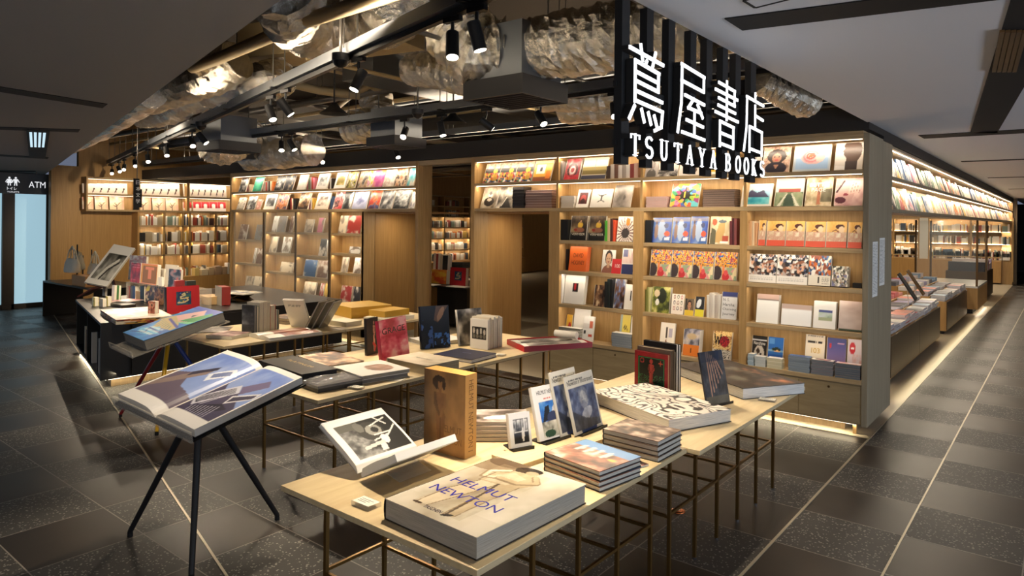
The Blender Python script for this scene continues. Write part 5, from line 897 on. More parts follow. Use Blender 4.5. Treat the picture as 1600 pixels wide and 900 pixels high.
row(2.10, [(750, 773, 292, 'bwlady', .02, 'sepia book with a seated lady'), (775, 799, 291, 'bwroad', .02, 'sepia book with a winding road'), (899, 918, 297, 'redwhite', .02, 'narrow white book with a dark red picture'), (921, 953, 296, 'dancer', .02, 'pale book with a small dancer'), (956, 984, 290, 'greyland', .02, 'brown-grey landscape book'), (1046, 1090, 288, 'star', .02, 'multicoloured book with a black star'), (1157, 1204, 288, 'lake', .02, 'framed-looking book with a turquoise lake'), (1209, 1253, 277, 'garden', .02, 'book with a garden canal and red house'), (1257, 1298, 278, 'bettie', .02, 'tan book with a posing figure', dict(T=[('BETTIE', .12, .68, .76, .13, '#efe6d8'), ('PAGE', .2, .5, .55, .13, '#efe6d8')])), (1303, 1347, 279, 'hands', .02, 'pink book with hands over a face')], U2, YF + .05, 20)
lying(2.10, 801, 819, 7, .01, '#23201f', 'black-spined book in the lying pile', U2, YF + .06, .16, '#23201f', '#2c2826', y_top=292, hard=True)
lying(2.10, 821, 862, 7, .01, '#b8a4a0', 'pale pinkish book in the lying pile', U2, YF + .06, .16, '#c8b4b0', '#8a7068', y_top=297, hard=True)
lying(2.10, 876, 897, 6, .01, '#e6e2dc', 'white book in the lying pile', U2, YF + .06, .16, '#e6e2dc', '#d8d0c4', y_top=306)
lying(2.10, 1009, 1042, 7, .01, '#c86a5c', 'coral-spined book in the lying pile', U2, YF + .06, .16, '#c87a6c', '#b89c98', y_top=307)
lying(2.10, 1098, 1148, 8, .01, '#3a3432', 'dark-spined book in the lying pile', U2, YF + .06, .16, '#3a3432', '#8a7468', y_top=296, hard=True)
# ------------------------------------------------------------------ left bookcase
LU, LD = 'on the upper glass-door-bookcase ledge', 'on the lower glass-door-bookcase ledge'
CN = [('#3a3634', 'charcoal'), ('#e6e2da', 'white'), ('#8a8480', 'grey'), ('#c8b8a0', 'beige'), ('#7a5a44', 'brown'), ('#a83c34', 'red'), ('#3c5a84', 'blue'), ('#d8b04c', 'yellow'), ('#5c7a5c', 'green'), ('#c87a8c', 'pink'), ('#d87a3c', 'orange'), ('#23211f', 'black'), ('#e8d8bc', 'cream')]
CND = {n_: c for c, n_ in CN}
def P_(seed, cols, sc=3.5, fr=None): ARTDEF.setdefault(('p', seed), lambda: photo(seed, cols, sc, 18, 24, fr, (.14, .2, .86, .82) if fr else (0, 0, 1, 1))); return ('p', seed)
row(2.435, [(372, 383, 275, P_(101, GREY), .02, 'grey street-photo book'), (394, 407, 274, P_(102, ['#1c8a6c', '#2ca884', '#5cc8a0'], 2), .02, 'emerald green book'), (428, 441, 271, P_(103, GREY), .02, 'white-bordered grey photo book'), (442, 456, 270, P_(104, ['#23262c', '#4a4a50', '#c8b08c']), .02, 'dark street-photo book'), (463, 476, 269, P_(105, ['#d8d0c4', '#e6e0d6', '#efeae2'], 2), .02, 'pale cream book'), (493, 510, 266, P_(106, GREY, 3, '#e9e4da'), .02, 'white book with a grey picture'), (521, 538, 266, P_(107, ['#8a7a3c', '#c8b464', '#efe9dc'], 2, '#efeae2'), .02, 'white book with a small olive motif'), (540, 554, 264, P_(108, ['#2a2a20', '#c8b83c', '#8a8478', '#e6e0d0'], 6), .02, 'black and yellow patterned book'), (558, 572, 265, P_(109, ['#a8805c', '#c8b49c', '#4a4644']), .02, 'tan and grey photo book'), (572, 581, 264, P_(110, ['#d8c43c', '#e8e0c8', '#c87aa8'], 4), .02, 'yellow and pink book'), (581, 597, 263, P_(111, ['#c04a8c', '#d87aa8', '#e09a5c'], 2), .02, 'magenta book'), (598, 614, 263, P_(112, ['#e6ded2', '#c8b0a0', '#efe9e0'], 3), .02, 'pale book with a faint flower'), (615, 633, 260, P_(113, ['#8a3c24', '#c8946c', '#e2ccb0', '#3a2a24'], 4), .02, 'rust-patterned book'), (635, 646, 262, P_(114, ['#3ca0b0', '#8ac8cc', '#e6ded0'], 2), .02, 'turquoise book at the end post')], LU, YF + .05, 18)
row(2.10, [(369, 380, 309, P_(121, ['#a8a090', '#d8d0c0', '#6a6458']), .02, 'small pale photo book'), (384, 397, 307, P_(122, GREY), .02, 'small dark photo book'), (399, 406, 312, P_(123, ['#c89a8c', '#b87a6c', '#e2c4b4']), .02, 'smallest pinkish book'), (411, 428, 302, P_(124, GREY, 3, '#e9e3d8'), .02, 'white book with a square picture'), (430, 446, 302, P_(125, ['#2a3c6c', '#d87a3c', '#c8b49c', '#8a2c44'], 4), .02, 'multicoloured figure book'), (464, 480, 302, P_(126, SEPIA), .02, 'sepia photo book'), (491, 511, 299, P_(127, ['#4a3a34', '#a89484', '#d8ccbc'], 3, '#ddd2c0'), .02, 'beige book with a dark oval'), (519, 533, 298, P_(128, ['#c83c44', '#e08a80', '#3a1c24', '#f0d8cc'], 3), .02, 'book with a pink face'), (533, 547, 299, P_(129, GREY, 2), .02, 'white and dark smoky book'), (549, 571, 300, P_(130, ['#a8acc8', '#c0c4dc', '#6a7098'], 2), .02, 'pale lilac book'), (574, 591, 298, P_(131, ['#b8341c', '#e0783c', '#3c5ca0', '#5c1c14'], 3), .02, 'orange and red book'), (592, 611, 298, P_(132, GREY, 3), .02, 'pair-picture grey book'), (613, 637, 297, P_(133, GREY, 4), .02, 'wide grey landscape book'), (639, 647, 300, P_(134, ['#efeae2', '#8a8a90', '#efeae2'], 2), .02, 'white book at the end post')], LD, YF + .05, 18)
def cols(s, n): r = random.Random(s); return [CN[r.randrange(len(CN))] for _ in range(n)]
for z_, place, segs in ((2.435, LU, ((384, 393, 288, 1), (408, 427, 283, 2), (477, 492, 276, 3), (511, 520, 277, 4))), (2.10, LD, ((447, 463, 310, 5), (481, 490, 308, 6), (512, 518, 306, 7)))):
    for a, b, t, s in segs: spines(z_, a, b, t, cols(s, max(3, int((b - a) / 2.2))), place, YF + .148, s, 'spine-out book', d=.09)
# behind the glass doors
GB = ('first', 'second', 'third', 'open fourth')
BB = [(369, 408), (417, 456.5), (464, 511), (519, 563.5)]
cont = {0: [[(372, 383, 350, 'brown'), (397, 407, 345, 'grey')], [(394, 397, 378, 'white'), (399, 408, 378, 'brown')], [(381, 393, 432, 'beige'), (394, 407, 424, 'cream')]],
        1: [[(424, 432, 335, 'white'), (433, 444, 338, 'grey'), (451, 456, 336, 'brown')], [(420, 430, 365, 'cream'), (439, 452, 371, 'white')], [(437, 456, 410, 'cream')], []],
        2: [[(475, 487, 343, 'beige'), (495, 503, 341, 'pink')], [(497, 507, 371, 'charcoal'), (507, 510, 376, 'white')], [(473, 492, 406, 'blue'), (494, 510, 404, 'brown')], [(472, 490, 438, 'cream'), (497, 503, 440, 'red'), (504, 510, 444, 'yellow')]],
        3: [[(528, 540, 332, 'cream'), (541, 562, 332, 'red')], [(545, 562, 386, 'white')], [(532, 541, 402, 'beige'), (551, 563, 403, 'white')], [(530, 547, 434, 'red'), (549, 561, 440, 'charcoal')]]}
NS = ('top', 'second', 'third', 'lowest')
for b in range(4):
    zs = [z for z in SBZ[b]] + [.58]
    zs = zs if b else [SBZ[0][0], SBZ[0][1], .58]
    for i, L in enumerate(cont[b]):
        if i >= len(zs): break
        for (a, c, t, nm) in L:
            s = b * 100 + i * 10 + int(a); base = CND[nm]; k_ = P_(3000 + s, [base, base, '#d8ccbc' if nm in ('brown', 'red', 'charcoal', 'blue') else '#8a7a6a'], 2.5)
            row(zs[i], [(a, c, t, k_, .025, f'{nm} book')], f'on the {NS[i]} shelf of the {GB[b]} glass-door bay', YF + .07, 12)
# ------------------------------------------------------------------ easels with giant books
def quad3(LL, LR, UR, UL, cy):
    r = [FWD + (p[0] - CX) / FPX * RGT + (p[1] - CY) / FPX * DWN for p in (LL, LR, UR, UL)]
    v = np.linalg.svd(np.array([r[0], -r[1], r[2], -r[3]]).T)[2][-1]; v = v / v[0]; P = np.array([v[i] * r[i] for i in range(4)]); P *= cy / P.mean(0)[1]
    return [Vector(p) + Vector((0, 0, EYE)) for p in P]
def frame4(P):
    c = (P[0] + P[1] + P[2] + P[3]) / 4; e = ((P[1] - P[0]) + (P[2] - P[3])) / 2; u = ((P[3] - P[0]) + (P[2] - P[1])) / 2; w, h = e.length, u.length; e.normalize(); u = (u - e * u.dot(e)).normalized(); return c, e, u, e.cross(u), w, h
def easel(P, feet, cols, label, plate_mat, drop, grow=(0, 0, 0, 0), lip='acrylic'):
    c, e, u, n, w, h = frame4(P); o = empty('book_easel', (c.x, c.y, 0)); tag(o, label, 'easel')
    Mx = rigid(c - e * (w / 2 + grow[0]) - u * (h / 2 + grow[2]) - n * drop, e, u, n); W, H_ = w + grow[0] + grow[1], h + grow[2] + grow[3]
    m = MB(); m.box((0, 0, -.014), (W, H_, -.001), Mx=Mx); m.build('top_plate', plate_mat, o, bevel=.002)
    m = MB(); m.box((0, -.012, -.014), (W, -.001, .045), Mx=Mx); m.build('front_lip', lip, o)
    hub = c - n * (drop + .07) - u * h * .12; m = MB(); m.tube([hub + n * .055, hub + n * .03, hub - n * .03], [.11, .10, .05], 18); m.build('hub', 'grey_metal' if cols[0] != 'black_matt' else 'black_matt', o)
    for f, cl in zip(feet, cols):
        f = Vector((*f, 0)); d = (f - hub); d.z = 0; d.normalize(); a = hub + d * .06 - n * .01; m = MB(); m.tube([a, f + Vector((0, 0, .03))], [.021, .015], 14); l = m.build('leg', cl, o); m = MB(); m.tube([f + Vector((0, 0, .03)) * 1.0, f], .0155, 12); m.build('rubber_foot', 'rubber', l)
    return c, e, u, n, w, h
P1_ = quad3((178, 628), (300, 687), (480, 600), (360, 556), 2.05)
c, e, u, n, w, h = easel(P1_, ((-4.41, 1.82), (-3.63, 1.81), (-3.94, 2.52)), ('black_matt',) * 3, 'black tripod easel carrying the open architecture book', 'black_steel', .0)
Mx = rigid(c - u * h * .475 + n * .002, e, u, n)
open_book('giant_open_book', Mx, w * .485, h * .95, .05, 'giant open book of building photographs on the black easel', art_arch(side=0), art_arch(side=1, seed=7), cover='#2a2a2c', page='#d9d6cf', sag=.5)
P2_ = quad3((195, 520), (228, 533), (345, 487), (307, 478), 3.15)
P2c = frame4(P2_)
easel(P2_, ((-7.12, 2.84), (-6.29, 2.81), (-6.45, 3.52)), ('red_paint', 'yellow_paint', 'blue_paint'), 'tripod easel with red, yellow and blue legs', 'acrylic', .10, (.05, .02, .12, .03))
c, e, u, n, w, h = P2c
aq = Art(90, 100, '#0a78d0'); aq.noise(['#0656b4', '#0a7cd8', '#2a9ce4'], 3, 4); aq.poly([(0, 1), (1, 1), (1, .86), (.0, .92)], '#2348c0'); aq.poly([(.08, .62), (.5, .95), (.98, .72), (.98, .6), (.5, .5)], '#e4b4b4'); aq.poly([(.0, .5), (.1, .66), (.75, .5), (.95, .4), (.95, .33), (.3, .3)], '#c8b47c'); aq.poly([(.55, .55), (.98, .62), (1, .86), (.86, .9), (.62, .66)], '#06984a'); aq.poly([(.6, .5), (.98, .55), (1, .64), (.7, .56)], '#7ad0a0'); aq.line(.18, .55, .95, .42, .018, '#3a34a8'); aq.poly([(.5, .76), (.6, .8), (.62, .7), (.56, .72)], '#3a4a5c')
for k in range(7): aq.line(.1 + .1 * k, .5 - .015 * k, .16 + .11 * k, .34, .008, '#5c8a8c')
aq.poly([(.1, .2), (.5, .34), (.92, .2), (.7, .12), (.3, .08)], '#5cc0ee'); aq.path([(.1, .08), (.5, .14), (.3, .26), (.92, .22)], .014, '#2450b0')
for k in range(3): aq.words(.25, .27 - .07 * k, .8, 1, .035, '#e6f2f8', 5 + k, .8)
book('giant_art_book', rigid(c - e * w / 2 - u * h / 2 - n * .098, e, u, n), w, h, .098, 'giant closed book with a bright blue and green painting on the colourful easel', art=aq.A, front='#2a8ad0', spine='#5f5b57', back='#57534f', page='#8a867f')
# ------------------------------------------------------------------ on the black counter
ZC = .7455
b0 = at(132, 441, y=4.02); e = Vector((.27, .21, -.06)).normalized(); u = Vector((-.3, .56, .60)); u = (u - e * u.dot(e)).normalized(); n = e.cross(u); w, h = .34, .80; c = b0 + e * w / 2 + u * h / 2
al = Art(50, 70, '#e9e7e2'); al.noise(['#16150f', '#5c5a54', '#a8a69e', '#d8d6ce'], 2.4, 5, (.1, .12, .92, .78)); al.path([(.35, .15), (.45, .4), (.7, .62)], .05, '#d8d6ce'); al.path([(.45, .15), (.55, .38), (.8, .58)], .035, '#3a3834')
o = book('giant_art_book', rigid(c - e * w / 2 - u * h / 2 - n * .03, e, u, n), w, h, .03, 'large grey seascape book tilted up on a dark red stand on the counter', art=al.A, front='#e9e7e2', page='#d8cfb8')
st = empty('book_stand', (c.x, c.y, ZC)); tag(st, 'dark red wedge stand under the tilted seascape book on the counter', 'book stand')
lo = c - u * h / 2 - n * .040; m = MB(); m.box((-w * .42, 0, -.012), (w * .42, h * .5, 0), Mx=rigid(lo, e, u, n)); m.build('rest_board', 'dark_red_leather', st)
b0 = at(118, 461, z=ZC); m = MB(); m.bar(lo - n * .04, Vector((lo.x - .18, lo.y - .12, ZC + .01)), w * .8, .02); m.build('front_leg', 'dark_red_leather', st); hi = lo + u * h * .42 - n * .045; m = MB(); m.bar(hi, Vector((hi.x + .02, hi.y + .1, ZC + .012)), w * .5, .02); m.build('back_leg', 'dark_red_leather', st)
def cbook(px, py, w, h, t, key, label, lean=6, yaw=0, z=ZC, name='book', parts=True, cat='book', **kw):
    p = at(px, py, z=z); th = math.radians(lean); M_ = Matrix.Translation(p) @ Matrix.Rotation(math.radians(yaw), 4, 'Z') @ Matrix.Translation((0, t, 0)) @ stand(0, 0, 0, lean)
    kw.setdefault('front', '#c8c0b4'); kw['key'] = kw.get('key', (key, 'c', kw['front'])); return book(name, M_, w, h, t, label, cat, art=art(key) if key in ARTDEF else None, parts=parts, **kw)
ARTDEF.update({'T': lambda: A_(40, 44, '#d88a1c').rect(.0, .0, .12, 1, '#e6a03c').rect(.12, .06, .95, .9, '#8a5a14').rect(.16, .1, .9, .9, '#9a6416').rect(.28, .7, .82, .86, '#e88a5c').rect(.45, .26, .66, .86, '#e88a5c').rect(0, 0, 1, .06, '#e89a6c').rect(0, .94, 1, 1, '#e88a4c'),
 'redb': lambda: A_(24, 34, '#b01418').noise(['#5c0c10', '#a81418', '#d8282c'], 3, 3).words(.1, .85, .9, 2, .06, '#e87a7c', 4).words(.1, .12, .6, 1, .06, '#e86a6c', 4), 'swirl': lambda: (lambda a: (a.noise(['#101c44', '#1c3a5c', '#2c5c5c'], 3, 4), [a.ell(.1 + .8 * random.Random(k).random(), .1 + .85 * random.Random(k + 50).random(), .05, .04, ['#d8b83c', '#3c6cb8', '#8a3c5c'][k % 3]) for k in range(12)], a.path([(.4, .78), (.55, .86), (.6, .72), (.3, .62), (.32, .48), (.7, .5), (.8, .34), (.5, .18), (.12, .2)], .05, '#b8ac84'))[0])(A_(44, 34)),
 'comics': lambda: A_(34, 30).vor(['#c83c2c', '#e8c83c', '#2a2a2c', '#e6dfd0', '#3c6ca8', '#d87a3c'], 70, 3), 'bk1': lambda: A_(24, 30, '#15130f').vor(['#2a2420', '#8a6a44', '#c8b08c', '#1c1a18', '#5c2c24'], 40, 8).poly([(0, .7), (.2, 1), (.5, .95), (.42, .7), (.2, .62)], '#d8c42c'), 'comicst': lambda: A_(40, 8).vor(['#d8b43c', '#2a2420', '#c8783c', '#8a2c24', '#e6dcc0'], 40, 5)})
C1 = 'on the clear tier of the black counter'
# clear two-tier riser
p0, p1 = at(198, 480, z=ZC), at(252, 486, z=ZC)
rs = empty('acrylic_riser', p0); tag(rs, 'clear acrylic two-tier riser holding small books on the black counter', 'riser'); RY0 = 4.30; RX0, RX1 = xat(197, RY0, .9), xat(293, RY0, .9)
zr = ZC + .255
m = MB(); m.box((RX0, RY0, zr - .006), (RX1, RY0 + .32, zr)); m.build('upper_shelf', 'acrylic', rs)
for x in (RX0, RX1 - .006): m = MB(); m.box((x, RY0, ZC), (x + .006, RY0 + .32, zr - .006)); m.build('leg_panel', 'acrylic', rs)
def tier(px0, px1, yt, key, t, label, z, dy=.02, lean=4, col='#c8c0b4', name='book', **kw):
    Y = RY0 + dy; X0, X1 = xat(px0, Y, z), xat(px1, Y, z); h = (zat(yt, (X0 + X1) / 2, Y) - z) / math.cos(math.radians(lean)); book(name, stand(X0, Y + t, z + .0006, lean), X1 - X0 - .002, h, t, label, art=art(key) if key in ARTDEF else None, front=col, key=(key, 't', col), parts=kw.pop('parts', True), **kw)
tier(200, 226, 400, P_(201, ['#6a6664', '#9a9490', '#8a4a44', '#c8c4c0'], 3), .03, 'grey magazine-like book standing behind the red book ' + C1, zr, .16)
tier(203, 218, 411, 'redb', .03, 'bright red book ' + C1, zr, .03); tier(219, 244, 413, 'T', .05, 'orange book with a huge letter T ' + C1, zr, .02)
tier(256, 275, 414, '#7a1c24', .02, 'maroon book behind the pink one ' + C1, zr, .16); tier(257, 279, 417, '#c87a6c', .03, 'dusty pink book behind the dark picture book ' + C1, zr, .09); tier(262, 281, 421, P_(202, ['#15181c', '#3c4048', '#8a8488', '#c85a54'], 4), .03, 'dark picture book with small figures ' + C1, zr, .02)
tier(246, 255, 420, '#8a827a', .03, 'grey book beside the orange one ' + C1, zr, .14)
for i, (a, b, c_, nm) in enumerate(((199, 203, '#a83c34', 'red'), (203.5, 207, '#6a6a74', 'grey'), (207, 211, '#3a5a8c', 'blue'), (219, 222, '#1e2c38', 'dark blue'), (222, 225, '#26302c', 'dark green'))):
    tier(a, b, 447, c_, .1, f'slim {nm} book under the clear tier of the counter', ZC, .04, 0, c_, parts=False)
tier(211, 219, 455, '#c8a070', .12, 'kraft-coloured block of a book under the clear tier', ZC, .05, 0, '#c8a070', parts=False)
tier(226, 240, 446, 'bk1', .03, 'black comic book with a yellow burst under the clear tier', ZC, .03); tier(240, 256, 447, P_(203, ['#1c120e', '#5c2c1c', '#a87a4c', '#2a2018'], 4), .03, 'brown and black figure book under the clear tier', ZC, .03)
# red boxed book
A0, B0 = at(261, 492, z=ZC), at(312, 487, z=ZC); yw = math.degrees(math.atan2(B0.y - A0.y, B0.x - A0.x)); wd = (B0 - A0).length; hh = zat(446, B0.x, B0.y) - ZC; t = .07
def redbox(A0, wd, hh, t, yw, label, key='swirl'):
    m, _ = book_mesh(wd, hh, t, front='#a8202a', spine='#17151a', back='#a8202a', parts=False, page='#c8b8a0')
    aa = art(key); m.art((wd * .28, hh * .3, t + .0006), (wd * .46, 0, 0), (0, hh * .5, 0), aa)
    o = m.build('boxed_book', 'print', None, Matrix.Translation(A0) @ Matrix.Rotation(math.radians(yw), 4, 'Z') @ Matrix.Translation((0, t, .0006)) @ stand(0, 0, 0, 3)); return tag(o, label, 'book')
redbox(A0, wd, hh, t, yw, 'big red boxed book with a swirling picture panel on the black counter')
tp = A0.z + hh
def bits(px0, px1, yt, yb, X, Y, z, col, label, name, d=.06):
    x0, x1 = xat(px0, Y, z), xat(px1, Y, z); m = MB(); m.box((x0, Y, z), (x1, Y + d, zat(yt, (x0 + x1) / 2, Y)), col); o = m.build(name, 'print', bevel=.003); tag(o, label, 'box'); return o
Rb = Matrix.Rotation(math.radians(yw), 4, 'Z')
for f0, f1, hb, c_, nm in ((.26, .55, .075, '#8a2c30', 'small red cassette-like'), (.6, .9, .06, '#2a302e', 'small dark')):
    m = MB(); m.box((wd * f0, .02, 0), (wd * f1, .062, hb), c_, Matrix.Translation(Vector((A0.x, A0.y, A0.z + hh + .004))) @ Rb); o = m.build('small_box', 'print', bevel=.003); tag(o, nm + ' box on top of the red boxed book', 'box')
bits(247, 253, 433, 442, 0, RY0 + .03, zr + .001, '#e6e2da', 'small white figurine block beside the orange book', 'small_block', .03)
# front row things
for px, py, w_, h_, c_, nm in ((144, 478, .085, .12, '#d8c84c', 'yellow'), (155, 479, .11, .11, '#8a8a86', 'grey'), (165, 478, .06, .13, '#c8b850', 'mustard')): cbook(px, py, w_, h_, .05, nm, f'small {nm} block-like book at the left end of the counter', 0, 0, front=c_, parts=False)
cbook(174, 474, .085, .25, .03, 'w', 'tall white narrow book beside the tilted seascape book', 2, 0, front='#e2ded4'); cbook(180, 474, .1, .25, .03, 'g', 'green and white striped book beside the narrow white one', 2, 0, front='#3c8a44'); cbook(160, 462, .1, .22, .03, 'gy', 'grey book half behind the small yellow block', 2, 0, front='#a8a6a0')
cbook(231, 497, .10, .20, .06, P_(204, ['#5c2c24', '#a8604c', '#c8a08c', '#3a2420'], 4), 'small upright picture book with a red spine at the counter front', 2, 20, spine='#a81c24')
Mx, w, h = flatq((157, 484), (181, 500), (226, 489), .055, ZC)
o = book('thick_book', Mx, w, h, .055, 'thick flat book with comic-lettered edges at the counter corner', art=P_(205, ['#c8b49c', '#e6dccc', '#8a6a5c'], 3) and art(P_(205, ['#c8b49c', '#e6dccc', '#8a6a5c'], 3)), front='#d8c8b0', spine='#c88a3c', page='#c88a3c', parts=False, texts=())
m = MB(); aa = art('comicst'); q_ = Mx; m.art(q_ @ Vector((-.0005, -.0012, .002)), Mx.to_3x3() @ Vector((w, 0, 0)), (0, 0, .05), aa); m.art(q_ @ Vector((w + .0012, -.0005, .002)), Mx.to_3x3() @ Vector((0, h, 0)), (0, 0, .05), aa); m.build('printed_edge', 'print', o)
for i, (px, py, a_, key, lab) in enumerate(((185, 474, 25, ['#d87a8c', '#e6b0b8', '#f0dcdc'], 'pink magazine on the low stand behind the thick comic book'), (215, 474, 15, ['#c85a7c', '#e69ab0', '#f4e4e4'], 'second pink magazine beside the first on the low stand'), (262, 489, 12, ['#6a5c5c', '#b8a8a8', '#e6dcd8'], 'greyish magazine lying before the red boxed book'), (285, 487, 18, ['#8a4a54', '#b87a84', '#e0c8c8'], 'rose magazine lying under the red boxed book'))):
    p = at(px, py, z=ZC); p.y -= (.12, .13, .0, .02)[i]; pile('magazine', 1, p.x, p.y, ZC + (.04 if i < 2 else 0) + (.009 if i in (1, 3) else 0), .3, .26, .008, a_, lab, jit=0, cat='magazine', art=art(P_(210 + i, key, 3)), front=key[1], hard=False)
p = at(200, 476, z=ZC); m = MB(); m.box((p.x - .42, p.y - .22, ZC + .0003), (p.x + .35, p.y - .04, ZC + .0395), '#2a2624'); o = m.build('low_stand', 'print', bevel=.003); tag(o, 'low dark stand under the two pink magazines on the counter', 'stand')
# right end of the counter
Mx, w, h = standq((336, 475), (346, 478), 446, .12, 0, ZC); o = book('slipcase_book', Mx, w, h, .12, 'grey slipcase with a red gridded spine on the counter', front='#8a8884', spine='#5c2420', back='#8a2c24', page='#8a2c24', parts=False)
for px, py, w_, d_, t_, c_, lab in ((320, 476, .2, .16, .11, '#c8a878', 'tan wooden box behind the grey slipcase on the counter'), (318, 466, .3, .22, .04, '#d8b890', 'pale peach box farther back on the counter')):
    p = at(px, py, z=ZC); m = MB(); m.box((p.x - w_ / 2, p.y, ZC + .0004), (p.x + w_ / 2, p.y + d_, ZC + t_), c_); o = m.build('wooden_box', 'print', bevel=.003); tag(o, lab, 'box')
p = at(376, 470, z=ZC); bs = empty('book_stand', p); tag(bs, 'low crossed bronze stand under an open magazine at the counter end', 'book stand')
for k in (-1, 1): m = MB(); m.bar((p.x - .14 * k, p.y, ZC + .006), (p.x + .14 * k, p.y, ZC + .10), .26, .008, up=(0, 0, 1)); m.build('leg_plate', 'bronze', bs)
am = Art(30, 30, '#d8d4cc'); am.noise(['#3a3a44', '#8a8a90', '#d8d4cc', '#c8a84c'], 5, 3)
open_book('open_magazine', Matrix.Translation((p.x, p.y - .15, ZC + .107)) @ Matrix.Rotation(math.radians(10), 4, 'Z'), .26, .34, .02, 'open patterned magazine on the crossed bronze stand at the counter end', am.A, am.A, cover='#8a8a90')
# items in the counter's side slots
for i, (s, c_, h_, w_, nm) in enumerate(((1.75, '#d8cdb4', .36, .06, 'cream'), (1.62, '#8a6a4c', .33, .05, 'brown'), (1.50, '#2a2826', .34, .05, 'black'), (1.42, '#c8beb0', .31, .05, 'pale'), (1.0, '#e2ddd2', .38, .05, 'white'), (.45, '#17161a', .46, .05, 'black'), (.33, '#e6e2da', .40, .03, 'white'), (.20, '#9a968c', .40, .10, 'grey'), (.115, '#b8b4a8', .5, .035, 'stone'))):
    b = CA + KN * s + CQ * .02; m = MB(); m.box((0, 0, 0), (w_, .26, h_), c_, rigid((b.x, b.y, .1255), KN, CQ, (0, 0, 1))); o = m.build('book', 'print', bevel=.002); tag(o, f'tall {nm} book in the side slot of the black counter', 'book', order='from the back')
# far little black table with cotton bags
p = at(118, 488, z=0.0)
lt = empty('side_table', (-13.6, 5.1, 0)); tag(lt, 'low black table with cotton bags beside the timber wall', 'table')
TX0, TX1 = xat(97, 5.0, .6), xat(150, 5.0, .6); m = MB(); m.box((TX0 - .25, 4.75, .66), (TX1 + .6, 5.7, .69)); m.build('tabletop', 'black_laminate', lt); m = MB(); m.box((TX0 - .25, 4.75, 0), (TX0 - .22, 5.45, .66)); m.build('end_panel', 'black_laminate', lt); m = MB(); m.box((TX1 + .57, 4.75, 0), (TX1 + .6, 5.45, .66)); m.build('end_panel', 'black_laminate', lt)
def bag(px0, px1, yt, yb, Y, label, handle_y):
    x0, x1 = xat(px0, Y, 1), xat(px1, Y, 1); z1, z0 = zat(yt, x0, Y), zat(yb, x0, Y); o = empty('tote_bag', ((x0 + x1) / 2, Y, z0)); tag(o, label, 'bag'); m = MB(); N = 10; vs = []
    for j in range(N + 1):
        v = j / N; wv = .5 * (x1 - x0) * (.80 + .24 * math.sin(math.pi * min(1, v * .9 + .1))); dv = .035 + .07 * (1 - v)
        for i in range(16): q = 2 * math.pi * i / 16; vs.append(((x0 + x1) / 2 + wv * math.copysign(abs(math.cos(q)) ** .6, math.cos(q)), Y + dv * math.sin(q) + .008 * math.sin(5 * q + 6 * v), z0 + (z1 - z0) * v))
    m.add(vs, [(j * 16 + i, j * 16 + (i + 1) % 16, (j + 1) * 16 + (i + 1) % 16, (j + 1) * 16 + i) for j in range(N) for i in range(16)] + [tuple(range(15, -1, -1))], '#ccc', True); m.build('bag_body', 'linen', o)
    zt = zat(handle_y, x0, Y); m = MB(); xm = (x0 + x1) / 2; wv = (x1 - x0) * .3
    for dy in (-.03, .03): m.tube([(xm - wv, Y + dy, z1 - .02), (xm - wv * .7, Y + dy * .5, z1 + (zt - z1) * .6), (xm, Y, zt), (xm + wv * .7, Y + dy * .5, z1 + (zt - z1) * .6), (xm + wv, Y + dy, z1 - .02)], .012, 8)
    m.build('handle', 'linen', o)
bag(104, 122, 403, 424, 4.85, 'cream cotton tote bag hanging on a black rod by the timber wall', 384); bag(141, 156, 411, 427, 5.1, 'second cotton bag half hidden by the tilted seascape book', 392)
bag(116, 128, 398, 420, 5.05, 'small folded cotton pouch beside the cream tote bag', 393)
for px, yt, Y in ((120.5, 382, 4.99), (143, 390, 5.24), (129.5, 399, 5.18)):
    x = xat(px, Y, 1.); o = empty('display_rod', (x, Y, .69)); tag(o, 'black upright display rod holding a cotton bag', 'stand', 'black display rods'); m = MB(); m.tube([(x, Y, .691), (x, Y, zat(yt, x, Y))], .012, 10); m.build('rod', 'black_matt', o); m = MB(); m.box((x - .06, Y - .06, .6903), (x + .06, Y + .06, .698)); m.build('base', 'black_matt', o)
x0, x1 = xat(117, 4.85, .8), xat(138, 4.85, .8); m = MB(); m.box((x0, 4.8, .6905), (x1, 5.0, zat(429, x0, 4.85)), '#c8945c'); o = m.build('wooden_box', 'print', bevel=.004); tag(o, 'light brown wooden box on the low black table', 'box')
